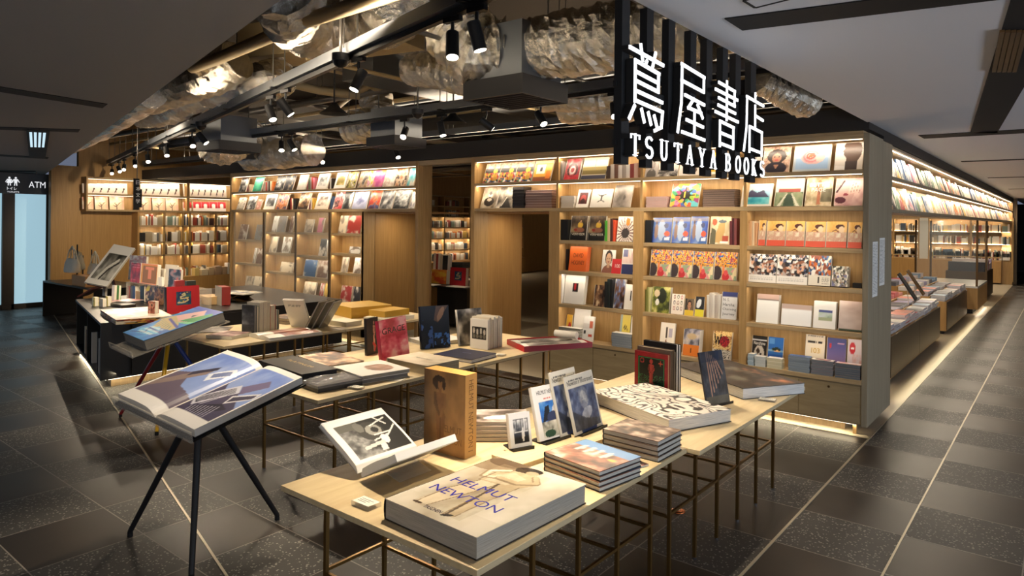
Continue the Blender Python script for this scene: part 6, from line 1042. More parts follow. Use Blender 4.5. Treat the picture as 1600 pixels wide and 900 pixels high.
# ------------------------------------------------------------------ the open service ceiling
def tray_y(x): return 2.65 - .2535 * (x + 2.40)
def track(name, p, q, label, hang=True, zt=3.1):
    p = Vector(p); q = Vector(q); o = empty(name, (p + q) / 2); tag(o, label, 'lighting track', 'lighting tracks under the service ceiling'); d = (q - p).normalized(); s_ = Vector((-d.y, d.x, 0))
    for k in (-1, 1):
        m = MB(); m.bar(p + s_ * .045 * k + Vector((0, 0, .04)), q + s_ * .045 * k + Vector((0, 0, .04)), .008, .075); m.build('channel_side', 'galvanised', o)
    m = MB(); m.bar(p + Vector((0, 0, .005)), q + Vector((0, 0, .005)), .09, .006); m.build('channel_base', 'galvanised', o)
    m = MB(); m.bar(p - Vector((0, 0, .02)), q - Vector((0, 0, .02)), .036, .036); m.build('power_rail', 'black_steel', o)
    L = (q - p).length; n = max(2, int(L / 1.5))
    for i in range(n + 1):
        c = p + d * (L * (i + .3) / (n + .6)); m = MB(); m.tube([c + s_ * .05 + Vector((0, 0, .05)), Vector((c.x + s_.x * .05, c.y + s_.y * .05, 4.3))], .005, 6); m.tube([c - s_ * .05 + Vector((0, 0, .05)), Vector((c.x - s_.x * .05, c.y - s_.y * .05, 4.3))], .005, 6)
        m.build('hanger_rod', 'grey_metal', o); m = MB(); m.bar(c - s_ * .075 + Vector((0, 0, -.002)), c + s_ * .075 + Vector((0, 0, -.002)), .035, .012); m.build('clamp', 'black_steel', o)
    return o
TRK = 3.07
track('lighting_track', (-2.0, tray_y(-2.0), TRK), (-16.0, tray_y(-16.0), TRK), 'long cable channel with black track running along the slanting ceiling edge')
track('lighting_track', (-11.4, 5.1, TRK), (-1.62, 5.1, TRK), 'cable channel with black track crossing over the middle of the tables')
track('lighting_track', (-15.5, 6.62, TRK), (-1.62, 6.62, TRK), 'cable channel with black track just before the bookcase fascia')
track('lighting_track', (-1.62, 2.0, TRK), (-1.62, 6.5, TRK), 'cable channel with black track behind the illuminated hanging sign')
SPK = 1.7
def spotlight(px, py, target, power, label='black cylinder spotlight on the slanting track', z=2.9, pos=None, size=46, top=None, r=.036, L=.15):
    c = Vector(pos) if pos else at(px, py, z=z); T = Vector(target); d = (T - c).normalized(); o = empty('track_spotlight', c)
    tag(o, label, 'spotlight', 'track spotlights'); m = MB(); m.tube([c - d * L * .5, c + d * L * .5], r, 20, sm=True); m.build('lamp_housing', 'black_matt', o)
    m = MB(); m.tube([c + d * (L * .5 + .0005), c + d * (L * .5 + .002)], r * .86, 20); m.build('lens', 'lamp_lens', o)
    m = MB(); m.tube([c - d * L * .2, Vector((c.x, c.y, c.z + .09)), Vector((c.x, c.y, TRK - .036))], .010, 8); m.build('bracket', 'black_steel', o)
    m = MB(); m.box((c.x - .06, c.y - .016, TRK - .066), (c.x + .06, c.y + .016, TRK - .038)); m.build('adapter', 'black_steel', o)
    if power:
        l = spot('spotlight_lamp', c + d * (L * .5 + .006), T, power * SPK, (1, .82, .60), size, .5, .025); return o
    return o
def at_tray(px, z=2.88):
    lo, hi = -16., -1.8
    for _ in range(50):
        m_ = (lo + hi) / 2
        if pj((m_, tray_y(m_), z))[0] < px: lo = m_
        else: hi = m_
    return Vector((lo, tray_y(lo), z))
LB = 'black cylinder spotlight hanging from the slanting track'
SP = [(707, (-2.1, 2.2, .75), 150), (745, (-1.95, 3.0, .75), 150), (423, (-4.3, 3.4, .75), 150), (446, (-4.2, 4.6, .75), 110), (300, (-6.6, 3.7, .75), 130), (316, (-6.6, 5.2, .75), 100), (260, (-8.6, 4.2, .75), 110), (231, (-9.6, 4.4, .75), 110), (211, (-10.5, 4.6, .75), 80), (194, (-11.5, 4.4, .75), 60), (186, (-12, 5.5, .75), 60), (175, (-12.5, 4.8, .9), 50)]
for px, T, p in SP: spotlight(0, 0, T, p, LB, pos=at_tray(px))
spotlight(0, 0, (-4.0, 2.1, .9), 130, LB, pos=at_tray(560))
def on_y(px, Y, z=2.88): return (xat(px, Y, z), Y, z)
LB2 = 'black cylinder spotlight hanging from the middle track'
for px, T, p in [(440, (-6.7, 4.3, .75), 90), (456, (-6.5, 5.6, .75), 80), (632, (-4.4, 3.2, .75), 100), (690, (-4.3, 5.0, .75), 110), (845, (-2.1, 4.6, .75), 120), (960, (-2.0, 3.8, .75), 120), (760, (-3.2, 7.2, 1.3), 70)]: spotlight(0, 0, T, p, LB2, pos=on_y(px, 5.1))
LB3 = 'black cylinder spotlight hanging before the bookcase fascia'
for px, T, p in [(388, (-11, 5.4, .8), 60), (397, (-10, 5.2, .8), 60), (491, (-8.9, 4.3, .75), 60), (504, (-7.0, 5.2, .75), 60), (620, (-5.2, 6.0, 0), 40)]: spotlight(0, 0, T, p, LB3, pos=on_y(px, 6.62))
# supply-air boxes with foil sleeves
def airbox(c, w, zb, hr, hp, label, foil, top_r):
    o = empty('air_diffuser', (c[0], c[1], zb)); tag(o, label, 'air diffuser', 'supply air boxes'); x, y = c[0], c[1]; h = w / 2
    m = MB()
    for a, b in (((-h, -h), (h, -h + .02)), ((-h, h - .02), (h, h)), ((-h, -h + .02), (-h + .02, h - .02)), ((h - .02, -h + .02), (h, h - .02))): m.box((x + a[0], y + a[1], zb), (x + b[0], y + b[1], zb + hr))
    m.build('rim', 'charcoal', o)
    m = MB(); 
    for k in range(9): yy = y - h + .03 + k * (w - .06) / 8; m.bar((x - h + .02, yy, zb + .012), (x + h - .02, yy, zb + .012), .012, .02)
    m.build('grille', 'charcoal', o)
    m = MB(); m.box((x - h * .86, y - h * .86, zb + hr * .6), (x + h * .86, y + h * .86, zb + hr + hp)); m.build('plenum', 'galvanised', o)
    m = MB(); m.tube([(x - h * .6, y - h * .6, zb + hr + hp), (x - h * .6, y - h * .6, 4.3)], .006, 6); m.tube([(x + h * .6, y + h * .6, zb + hr + hp), (x + h * .6, y + h * .6, 4.3)], .006, 6); m.build('hanger_rod', 'grey_metal', o); return o
airbox((-3.465, 4.34), .60, 2.89, .15, .42, 'dark square air diffuser hanging over the far end of the closest tables', None, 0)
airbox((-6.25, 5.55), .50, 2.80, .11, .34, 'grey square air diffuser hanging in the middle of the ceiling', None, 0)
airbox((-10.3, 6.1), .75, 2.86, .14, .30, 'grey air diffuser hanging over the left bookcase', None, 0)
airbox((-8.9, 4.9), .6, 2.84, .12, .34, 'grey air diffuser hanging behind the slanting track', None, 0)
def foil(pts, r, label, n=18, name='flexible_duct', mat='foil', cat='duct', seed=1, wob=.10):
    pts = [Vector(p) for p in pts]; R = random.Random(seed); P = []; K = 12
    Q = [pts[0] * 2 - pts[1]] + pts + [pts[-1] * 2 - pts[-2]]
    for i in range(1, len(Q) - 2):
        for k in range(K):
            t = k / K; a, b, c, d = Q[i - 1], Q[i], Q[i + 1], Q[i + 2]; P.append(.5 * ((2 * b) + (c - a) * t + (2 * a - 5 * b + 4 * c - d) * t * t + (3 * b - a - 3 * c + d) * t ** 3))
    P.append(pts[-1]); rs = [r * (1 + R.uniform(-wob, wob)) for _ in P]
    m = MB(); m.tube(P, rs, n, sm=False); cc = [p for p in P for _ in range(n)]
    for i in range(len(P) * n):
        k = 1 + R.uniform(-.055, .045) + .035 * math.sin(i // n * 2.1 + 3 * math.sin(i % n * 1.3)); m.v[i] = tuple(cc[i] + (Vector(m.v[i]) - cc[i]) * k)
    for g0, g1 in ((0, len(P) * n), ((len(P) - 1) * n, len(P) * n + n)): m.v[g1:g1 + n] = m.v[g0:g0 + n]
    o = m.build(name, mat); tag(o, label, cat, 'foil ducts in the open ceiling' if mat == 'foil' else None); return o
a_ = lambda px, py, y: tuple(at(px, py, y=y))
foil([a_(712, -30, 4.1), a_(715, 40, 4.1), a_(742, 82, 4.15), a_(790, 84, 4.3)], .27, 'big crumpled foil elbow duct feeding the dark square diffuser', 26, seed=2)
foil([a_(836, 76, 4.35), a_(900, 66, 4.35), a_(1000, 52, 4.4), a_(1110, 30, 4.4)], .24, 'fat silver foil duct running behind the hanging sign', 24, seed=3)
foil([a_(645, 108, 4.9), a_(690, 112, 4.8), a_(745, 125, 4.7)], .17, 'egg-ended silver foil duct beside the dark square diffuser', 22, seed=4, wob=.04)
foil([at(112, 226, z=3.05), at(180, 190, z=3.1), at(238, 148, z=3.12)], .13, 'narrow wrinkled foil sleeve along the slanting soffit edge', seed=5)
foil([at(235, 150, z=3.2), at(290, 130, z=3.25), at(340, 112, z=3.3), at(372, 92, z=3.4)], .19, 'silver foil duct above the slanting soffit edge', seed=6)
foil([at(222, 178, z=3.3), at(262, 172, z=3.3), at(310, 146, z=3.35), at(400, 128, z=3.3), at(440, 120, z=3.4)], .19, 'dark-sided silver foil duct hanging lower behind the soffit sleeve', seed=7)
foil([at(440, -30, z=3.5), at(456, 14, z=3.45), at(482, 42, z=3.5), at(540, 60, z=3.6)], .24, 'big foil elbow duct at the top of the ceiling opening', seed=8)
foil([a_(324, 222, 5.0), a_(345, 232, 5.2), a_(372, 222, 5.6), a_(400, 205, 5.9)], .24, 'crumpled foil duct over the grey diffuser behind the track', seed=9)
foil([a_(390, 246, 6.1), a_(440, 240, 6.1), a_(490, 234, 6.2)], .22, 'bright foil duct sagging over the left bookcase', seed=10)
foil([a_(548, 200, 5.6), a_(575, 196, 5.6), a_(592, 172, 5.7), a_(580, 140, 5.8)], .2, 'crumpled foil sleeve around the middle grey diffuser', seed=11)
foil([a_(850, 158, 5.9), a_(910, 156, 5.9), a_(990, 150, 6.0)], .12, 'netted foil pipe at the back right of the ceiling', seed=12)
foil([a_(880, 172, 6.1), a_(960, 172, 6.1), a_(1040, 160, 6.2)], .14, 'second netted foil pipe near the bookcase fascia', seed=13)
foil([a_(1190, 120, 5.2), a_(1230, 142, 5.4), a_(1262, 160, 5.7)], .13, 'pale foil pipe at the far corner of the ceiling behind the sign', seed=14)
foil([at(620, -20, z=3.7), at(600, 30, z=3.7), at(520, 20, z=3.8)], .25, 'shadowed foil duct high above the slanting track', seed=15)
foil([a_(640, 30, 4.6), a_(600, 45, 4.9), a_(560, 50, 5.2)], .2, 'foil duct tucked behind the big elbow duct', seed=16)
def pipe(pts, r, label, mat='pipe_beige', n=10, name='ceiling_pipe'):
    m = MB(); m.tube(pts, r, n); o = m.build(name, mat); tag(o, label, 'pipe', 'service pipes'); return o
pipe([at(300, 106, z=3.3), at(340, 92, z=3.3), at(480, 32, z=3.3), at(600, -6, z=3.3), at(760, -60, z=3.3)], .05, 'thick beige pipe running up along the slanting track')
pipe([at(316, 100, z=3.4), at(400, 118, z=3.4), at(500, 142, z=3.4), at(560, 150, z=3.4)], .045, 'beige pipe crossing under the foil ducts')
pipe([at(500, 140, z=3.5), at(560, 148, z=3.5), at(690, 100, z=3.5), at(760, 70, z=3.5)], .045, 'bent beige pipe beside the middle diffuser')
pipe([at(530, 165, z=3.5), at(545, 152, z=3.5), at(580, 132, z=3.5)], .04, 'short beige bent pipe ending at a round detector')
R_ = random.Random(11)
for i in range(16):
    y = 5.4 + i * .72; z = 3.25 + R_.random() * .5; r = R_.choice([.022, .03, .04, .05]); pipe([(-16, y, z), (-1.7, y, z)], r, 'straight service pipe running across the upper ceiling', R_.choice(['pipe_beige', 'grey_metal', 'galvanised']), 8)
for i in range(9):
    x = -2.3 - i * 1.55; z = 3.35 + R_.random() * .45; pipe([(x, tray_y(x) + .3, z), (x + R_.uniform(-.2, .2), 16, z)], R_.choice([.02, .03, .04]), 'straight service pipe running from the soffit toward the back', R_.choice(['pipe_beige', 'grey_metal', 'galvanised']), 8)
def rduct(a, b, w, h, label, mat='galvanised'):
    m = MB(); m.bar(a, b, w, h); o = m.build('rectangular_duct', mat, bevel=.004); tag(o, label, 'duct', 'rectangular ducts'); return o
rduct(at(400, 75, z=3.75), at(640, 40, z=3.75), .5, .35, 'broad rectangular duct high behind the slanting track', 'pipe_beige')
rduct((-5.8, 4.6, 3.55), (-5.8, 12, 3.55), .5, .28, 'rectangular duct running to the back above the middle diffuser')
rduct((-15, 8.2, 3.5), (-3, 8.2, 3.5), .45, .3, 'rectangular duct running above the bookcases', 'grey_metal')
rduct((-9.5, 4.6, 3.6), (-9.5, 12, 3.6), .6, .3, 'rectangular duct running to the back above the left diffuser', 'grey_metal')
for i, (x, y) in enumerate(((-3.9, 2.95), (-8.0, 4.05), (-5.2, 4.9), (-11, 5.0))):
    o = empty('ceiling_camera', (x, y, 3.02)); tag(o, 'small dark dome camera hanging under the service ceiling', 'camera', 'dome cameras'); m = MB(); m.tube([(0, 0, .05), (0, 0, 0)], .06, 18); m.build('housing', 'charcoal', o, local=True); m = MB(); m.tube([(0, 0, 0), (0, 0, -.03), (0, 0, -.048)], [.055, .042, .012], 18); m.build('dome', 'black_steel', o, local=True); m = MB(); m.tube([(0, 0, .05), (0, 0, 1.28)], .01, 8); m.build('stem', 'grey_metal', o, local=True)
for i, (px, py) in enumerate(((522, 178), (708, 192))):
    p = at(px, py, z=2.95); o = empty('pendant_dome', p); tag(o, 'black shallow dome pendant under the middle track', 'ceiling lamp', 'dome pendants'); m = MB(); m.tube([(0, 0, .1), (0, 0, .06), (0, 0, .0)], [.03, .06, .14], 22, caps=False); m.build('shade', 'black_matt', o, local=True); m = MB(); m.tube([(0, 0, .1), (0, 0, 1.35)], .008, 8); m.build('stem', 'black_matt', o, local=True)
# ------------------------------------------------------------------ soffit slots
def slot(pts, label, name='ceiling_slot'):
    m = MB(); m.prism([(p[0], p[1]) for p in pts], ZS - .006, ZS - .0005); o = m.build(name, 'dark_slot'); tag(o, label, 'ceiling slot'); return o
def pz(px, py): return at(px, py, z=ZS)
slot([pz(1132, 28), pz(1160, 46), (.9, 3.64), (.9, 3.40)], 'wide black slot in the pale soffit above the hanging sign')
o = slot([pz(1516, 207), pz(1579, 0), (-.05, 2.0), (.35, 2.0), pz(1600, 135), pz(1558, 207)], 'broad black recess with louvres at the edge of the pale soffit', 'ceiling_recess')
slot([pz(1435, 211), pz(1444, 216), (2.2, 8.6), (2.2, 8.3)], 'black slot in the soffit meeting the broad recess')
for k, (x, y) in enumerate(((-1.2, 11.75), (-1.2, 16.), (-1.15, 21.))):
    slot([(x, y), (x, y + .14), (2.2, y + .3), (2.2, y + .16)], ('first', 'second', 'third')[k] + ' thin black slot in the soffit farther down the corridor')
slot([pz(-60, 125), pz(168, 162), pz(160, 168), pz(-60, 133)], 'long black slot in the dark soffit on the entrance side')
slot([pz(-30, 197), pz(125, 202), pz(122, 206), pz(-30, 201)], 'black slot crossing the lamp recess on the entrance side')
slot([pz(-20, 240), pz(76, 246), pz(74, 248), pz(-20, 242.5)], 'thin black slot near the entrance doors')
slot([pz(-20, 266), pz(56, 267), pz(54, 268.2), pz(-20, 267.2)], 'thinnest black slot right above the entrance doors')
o = empty('louvred_light', pz(58, 222)); tag(o, 'louvred ceiling light with four cool bars on the entrance side', 'ceiling light'); q4 = [pz(41, 201), pz(78, 203), pz(71, 246), pz(46, 246)]
m = MB(); m.prism([(p.x, p.y) for p in q4], ZS - .012, ZS - .0065); m.build('recess_panel', 'dark_slot', o)
for k in range(4):
    f0, f1 = .12 + .2 * k, .24 + .2 * k; a = q4[0].lerp(q4[1], f0); b = q4[0].lerp(q4[1], f1); c = q4[3].lerp(q4[2], f0); d = q4[3].lerp(q4[2], f1); m = MB(); m.prism([(p.x, p.y) for p in (a.lerp(c, .05), b.lerp(d, .05), b.lerp(d, .5), a.lerp(c, .5))], ZS - .016, ZS - .0125); m.build('light_bar', 'louvre_cool', o)
for i, (x, y) in enumerate(((-.05, 3.9), (.0, 4.7))):
    o = empty('downlight', (x - .02 * i, y, ZS - .006)); tag(o, 'recessed downlight in the broad black recess', 'downlight', 'downlights in the recess'); m = MB(); m.tube([(0, 0, 0), (0, 0, -.008)], .055, 20); m.build('ring', 'chrome', o, local=True); m = MB(); m.tube([(0, 0, -.0085), (0, 0, -.010)], .04, 20); m.build('lens', 'down_lens', o, local=True)
for k in range(5):
    a = pz(1590 - 4 * k + 0, 62 + 12 * k); 
g_ = empty('louvre', pz(1572, 90)); tag(g_, 'beige louvre grille inside the broad black recess', 'louvre')
for k in range(5): m = MB(); a = pz(1566 + k * 9, 44 + 0 * k); b = pz(1553 + k * 8, 108); m.bar(Vector((a.x, a.y, ZS - .014)), Vector((b.x, b.y, ZS - .014)), .02, .012); m.build('blade', 'bronze', g_)
o = empty('access_hatch', pz(1195, -2)); tag(o, 'square access hatch in the soffit above the sign', 'hatch'); a, b, c, d = pz(1162, 0), pz(1180, 11), pz(1240, -4), pz(1218, -16); m = MB()
for p, q in ((a, b), (b, c), (c, d), (d, a)): m.bar(Vector((p.x, p.y, ZS - .003)), Vector((q.x, q.y, ZS - .003)), .012, .004)
m.build('frame', 'dark_slot', o); m = MB(); m.prism([(p.x, p.y) for p in (a, b, c, d)][::-1], ZS - .003, ZS - .001); m.build('panel', 'ceil_paint', o)
# ------------------------------------------------------------------ the illuminated sign
SX = -1.40
sg = empty('hanging_sign', (SX, 3.3, ZS)); tag(sg, 'illuminated white shop sign of four tall characters on black hanging slats', 'sign')
for px, wpx in ((974, 12), (1012, 10), (1046, 10), (1080, 9), (1105, 9), (1130, 8), (1150, 8), (1174, 8)):
    y = yat(px, SX - .03, 2.5); w = yat(px + wpx / 2, SX - .03, 2.5) - yat(px - wpx / 2, SX - .03, 2.5); m = MB(); m.box((SX - .055, y - w / 2, 2.17), (SX - .02, y + w / 2, 2.86)); m.build('slat', 'black_matt', sg)
for z in (2.26, 2.50): m = MB(); m.box((SX - .055, 2.46, z - .012), (SX - .04, 4.12, z + .012)); m.build('cross_rail', 'black_matt', sg)
def strokes(name, L, y0, w, z0, h, th, par, depth=.035):
    m = MB(); f = MB()
    for pl in L:
        t = th
        if isinstance(pl[0], float): t = th * pl[0]; pl = pl[1:]
        pts = [Vector((SX, y0 + u * w, z0 + v * h)) for u, v in pl]
        for p, q in zip(pts, pts[1:]):
            d = (q - p).normalized(); e = d * t * .45
            m.bar(p - e, q + e, t * 1.25, depth, up=(1, 0, 0)); f.bar(p - e + Vector((depth / 2 + .003, 0, 0)), q + e + Vector((depth / 2 + .003, 0, 0)), t, .006, up=(1, 0, 0))
    b = m.build(name, 'black_matt', par); f.build('lit_face', 'sign_white', b)
K1 = [[(.0, .92), (.98, .86)], [(.30, 1.), (.36, .82)], [(.74, .97), (.66, .80)], [(.48, .83), (.44, .78)], [(.15, .79), (.86, .73)], [(.15, .79), (.15, .30)], [(.84, .73), (.84, .50)], [(.15, .66), (.84, .61)], [(.15, .55), (.84, .50)], [(.15, .43), (.96, .38)], [(.15, .31), (.98, .26)], [(.98, .26), (.94, .06), (.74, .0)], [(.14, .24), (.0, .08)], [(.34, .22), (.42, .08)], [(.54, .2), (.62, .07)], [(.72, .18), (.8, .06)]]
K2 = [[(.12, .98), (1., .92)], [(.98, .92), (.98, .73)], [(.12, .76), (.98, .71)], [(.14, .98), (.12, .45), (.0, .06)], [(.26, .58), (1., .53)], [(.58, .56), (.38, .42), (.88, .40)], [(.74, .50), (.94, .34)], [(.62, .41), (.62, .05)], [(.32, .25), (.96, .21)], [(.16, .07), (1.02, .03)]]
K3 = [[(.5, 1.), (.5, .42)], [(.14, .94), (.88, .90)], [(.86, .90), (.86, .68)], [(.0, .82), (1., .78)], [(.14, .71), (.88, .67)], [(.12, .60), (.9, .56)], [(.0, .49), (1.04, .44)], [(.2, .37), (.84, .33)], [(.2, .37), (.2, .0)], [(.82, .33), (.82, .0)], [(.2, .2), (.82, .17)], [(.2, .04), (.82, .01)]]
K4 = [[(.56, 1.), (.56, .90)], [(.12, .90), (1., .85)], [(.14, .89), (.12, .4), (.0, .02)], [(.56, .80), (.56, .42)], [(.56, .64), (.98, .60)], [(.28, .43), (.94, .39)], [(.28, .43), (.28, .02)], [(.93, .39), (.93, .0)], [(.28, .07), (.93, .04)]]
for K, (xa, xb) in zip((K1, K2, K3, K4), ((977, 1030), (1053, 1094), (1112, 1146), (1157, 1187))):
    ya, yb = yat(xa, SX, 2.5), yat(xb, SX, 2.5); strokes('character', K, ya, yb - ya, 2.325, .34, .0145, sg)
def arc(cx_, cy_, rx, ry, a0, a1, n=10): return [(cx_ + rx * math.cos(math.radians(a0 + (a1 - a0) * i / n)), cy_ + ry * math.sin(math.radians(a0 + (a1 - a0) * i / n))) for i in range(n + 1)]
LT = {'T': [[1.5, (.5, .03), (.5, .97)], [.6, (.03, .97), (.97, .97)], [.6, (.04, .97), (.04, .8)], [.6, (.96, .97), (.96, .8)], [.5, (.3, .02), (.7, .02)]],
      'S': [[1.2] + arc(.5, .74, .36, .24, 40, 270) + arc(.5, .26, .38, .25, 90, -140)], 'U': [[1.4, (.2, .98), (.2, .35)] , [1.0] + arc(.52, .33, .32, .31, 180, 360), [.6, (.84, .35), (.84, .98)], [.5, (.02, .98), (.4, .98)], [.5, (.68, .98), (1., .98)]],
      'A': [[.6, (.12, .02), (.48, .98)], [1.4, (.48, .98), (.84, .02)], [.5, (.26, .36), (.7, .36)], [.5, (.0, .02), (.28, .02)], [.5, (.66, .02), (1., .02)]], 'Y': [[1.3, (.14, .98), (.5, .45)], [.6, (.5, .45), (.86, .98)], [1.4, (.5, .46), (.5, .02)], [.5, (.0, .98), (.32, .98)], [.5, (.7, .98), (1., .98)], [.5, (.32, .02), (.7, .02)]],
      'B': [[1.4, (.22, .02), (.22, .98)], [.7, (.08, .98), (.5, .98)] , [1.] + arc(.5, .75, .28, .23, 90, -90), [.5, (.22, .52), (.5, .52)], [1.1] + arc(.5, .27, .36, .25, 90, -90), [.7, (.08, .02), (.5, .02)]], 'O': [[1.1] + arc(.5, .5, .4, .48, 0, 360, 20)],
      'K': [[1.4, (.24, .02), (.24, .98)], [.5, (.06, .98), (.42, .98)], [.5, (.06, .02), (.42, .02)], [.6, (.26, .45), (.82, .98)], [1.3, (.4, .58), (.88, .02)], [.5, (.66, .98), (1., .98)], [.5, (.7, .02), (1.02, .02)]]}
PX = [984, 1006, 1029, 1051, 1070, 1089, 1107, 1130, 1146, 1159, 1171, 1184]
for ch, px in zip('TSUTAYABOOKS', PX):
    y = yat(px, SX, 2.24); strokes('letter', LT[ch], y - .038, .076, 2.203, .088, .0075, sg, .045)
# ------------------------------------------------------------------ back-left wall shelving
SB_ = MB()   # the many small far books, beyond counting
def far_spines(o, d, up, n, wtot, hgt, depth, r, cols=None, fill=.95):
    """upright spines along direction d from o; depth goes along up x ... given as vector"""
    o = Vector(o); d = Vector(d); dep = Vector(depth); x = 0.
    while x < wtot * fill:
        w = r.uniform(.014, .045); k = r.random()
        if k < .16: w = r.uniform(.11, .17)
        h = hgt * r.uniform(.62, .93); c = r.choice(cols or FARC); p = o + d * x; q = p + d * (w - .002); s_ = dep * r.uniform(.8, 1.)
        vs = [p, q, q + s_, p + s_]; vs += [v + Vector((0, 0, h)) for v in vs]; SB_.add(vs, [(0, 3, 2, 1), (4, 5, 6, 7), (0, 1, 5, 4), (1, 2, 6, 5), (2, 3, 7, 6), (3, 0, 4, 7)], c); x += w
        if r.random() < .05: x += r.uniform(.02, .1)
FARC = ['#e6dfd0', '#efe8dc', '#f0eadf', '#e8e0d0', '#f4efe6', '#d8cdb8', '#efe8dc', '#c8b89c', '#8a3c30', '#2a2826', '#5c4a3c', '#3c4a5c', '#a8987c', '#c8783c', '#6a6a6a', '#e0d6c4', '#4a3028', '#b8a88c', '#d8b45c', '#7a8a7c', '#f0eadf', '#9a4a3c']
cd = empty('wall_bookcase', (WX, 7.3, 0)); tag(cd, 'tall oak wall bookcase at the back left with red and white rows on top', 'bookcase')
yl = lambda px, z=1.6: yat(px, WX, z)
def zx(px, py): return at(px, py, x=WX).z
def ybox(name, y0, y1, x0, x1, z0, z1, mat='oak', par=cd): m = MB(); m.box((x0, y0, z0), (x1, y1, z1)); return m.build(name, mat, par)
Y0, Y1, Y2 = yl(128), yl(208), 9.6
for z0, z1 in ((2.06, 2.10), (2.40, 2.435), (2.74, 2.78)): ybox('shelf', Y0, Y2, WX, WX + .30, z0, z1, 'oak_along')
ybox('back_panel', Y0, Y2, WX, WX + .012, 2.10, 2.74); ybox('end_panel', Y0 - .03, Y0, WX, WX + .30, 2.06, 2.78)
for px in (208, 285): ybox('upright', yl(px, 2.4) - .03, yl(px, 2.4) + .03, WX, WX + .29, 2.10, 2.74)
zs = [zx(250, 352), zx(250, 377), zx(250, 397), zx(250, 414)]; zb = zx(300, 429)
for px in (208, 249, 278, 289, 329, 350, 359): ybox('upright', yl(px) - .025, yl(px) + .025, WX, WX + .24, 0.1, 2.06)
for z in zs[:3]: ybox('shelf', Y1, Y2, WX, WX + .24, z - .035, z, 'oak_along')
ybox('base_cabinet', Y1, Y2, WX, WX + .45, .08, zb, 'oak_warm'); ybox('back_panel', Y1, Y2, WX, WX + .012, zb, 2.06); ybox('alcove_side', Y1 - .04, Y1 + .0, WX, WX + .32, .08, 2.06, 'oak_warm'); ybox('alcove_back', Y0, Y1 - .04, WX - .02, WX + .01, .08, 2.06, 'oak_warm')
for z in (2.39, 2.73):
    m = MB(); m.box((WX + .24, Y0 + .02, z), (WX + .255, Y2, z + .006)); m.build('led_strip', 'led_warm', cd); area('shelf_light', (WX + .25, (Y0 + Y2) / 2, z - .004), (WX + .1, (Y0 + Y2) / 2, z - .3), 2.6 * 3.9, Y2 - Y0, .02, WARM, up=(0, 1, 0))
for z in [2.06] + zs[:3]: area('shelf_light', (WX + .22, (Y1 + Y2) / 2, z - .04), (WX + .12, (Y1 + Y2) / 2, z - .3), 2.2 * 2.9, Y2 - Y1, .02, WARM, up=(0, 1, 0))
ARTDEF.update({'bird': lambda: A_(14, 20, '#ece2d4').path([(.3, .12), (.45, .35), (.5, .5)], .05, '#2a201c').ell(.55, .45, .14, .08, '#3a2a24', .7).ell(.48, .2, .05, .1, '#8a2c24').words(.2, .85, .8, 3, .03, '#b8a898', 2, .5), 'tree': lambda: A_(18, 22).noise(['#d8745c', '#e69a7c', '#ecc4a0', '#ecd8b8'], 2, 3).put(np.clip(1 - np.linspace(0, 1, 22)[:, None] * 1.3, 0, 1) * np.ones((22, 18)), '#ecdcc0', .8).path([(.45, .02), (.5, .3), (.35, .5)], .03, '#4a3428').path([(.5, .3), (.65, .5), (.8, .6)], .025, '#5c4030').path([(.48, .2), (.25, .32)], .025, '#3a2a24'), 'redarchw': lambda: A_(16, 18, '#b8242c').rect(0, 0, 1, .32, '#f0eae4').rect(.3, .3, .7, .62, '#f0e6dc').ell(.5, .62, .2, .18, '#f0e6dc').rect(.47, .5, .53, .7, '#c83c3c')})
def wrow(z, segs, key, t, label, lean, hpx, d=.06, name='art_book'):
    for a, b in segs:
        ya, yb = yat(a, WX + .2, z), yat(b, WX + .2, z); h = at((a + b) / 2, hpx, x=WX + .2).z - z
        book(name, Matrix.Translation((WX + .24 - .0, ya, z + .0005)) @ Matrix.Rotation(math.pi / 2, 4, 'Z') @ Matrix.Translation((.001, t + d, 0)) @ stand(0, 0, 0, lean), yb - ya - .003, h / math.cos(math.radians(lean)), t, label, art=art(key), front='#e8ddd0', key=(key, 'w'), parts=False, group=label)
sg_ = lambda a, b, n: [(a + (b - a) * i / n, a + (b - a) * (i + 1) / n) for i in range(n)]
wrow(2.435, sg_(130, 200, 6) + sg_(212, 282, 6) + sg_(288, 355, 7), 'bird', .03, 'white bird-marked book on the back left top row', 8, 287)
wrow(2.10, [(130, 147), (150, 170), (173, 195), (213, 237), (240, 259), (261, 280)], 'tree', .03, 'peach bare-tree book on the back left second row', 8, 308)
wrow(2.10, [(288, 300)] + sg_(303, 354, 4), 'redarchw', .03, 'red and white arch book on the back left second row', 8, 316)
r = random.Random(3)
bounds = [208, 249, 278, 289, 329, 350, 359]
for i, z in enumerate(zs[:3]):
    for a, b in zip(bounds, bounds[1:]):
        ya, yb = yl(a) + .04, yl(b) - .04; far_spines((WX + .21, ya, z + .001), (0, 1, 0), None, 0, yb - ya, .27, (-.16, 0, 0), r)
for a, b in zip(bounds[:4], bounds[1:5]): far_spines((WX + .21, yl(a) + .04, zb + .001), (0, 1, 0), None, 0, yl(b) - yl(a) - .08, .24, (-.16, 0, 0), r)
for i, (a, b, yt, c_, nm) in enumerate(((291, 298, 419, '#d8c07c', 'mustard'), (302, 312, 421, '#e0d0b0', 'cream'), (313, 321, 418, '#c8b090', 'tan'), (323, 333, 416, '#b89c84', 'brown'), (334, 341, 417, '#c8a888', 'beige'), (342, 347, 411, '#e6e2da', 'white'))):
    ya, yb = yl(a, 1.), yl(b, 1.); m = MB(); m.box((WX + .26, ya, zb + .0005), (WX + .42, yb, at(a, yt, x=WX + .3).z), c_); o = m.build('small_box', 'print', bevel=.004); tag(o, f'small {nm} box on the cabinet of the back left wall bookcase', 'box')
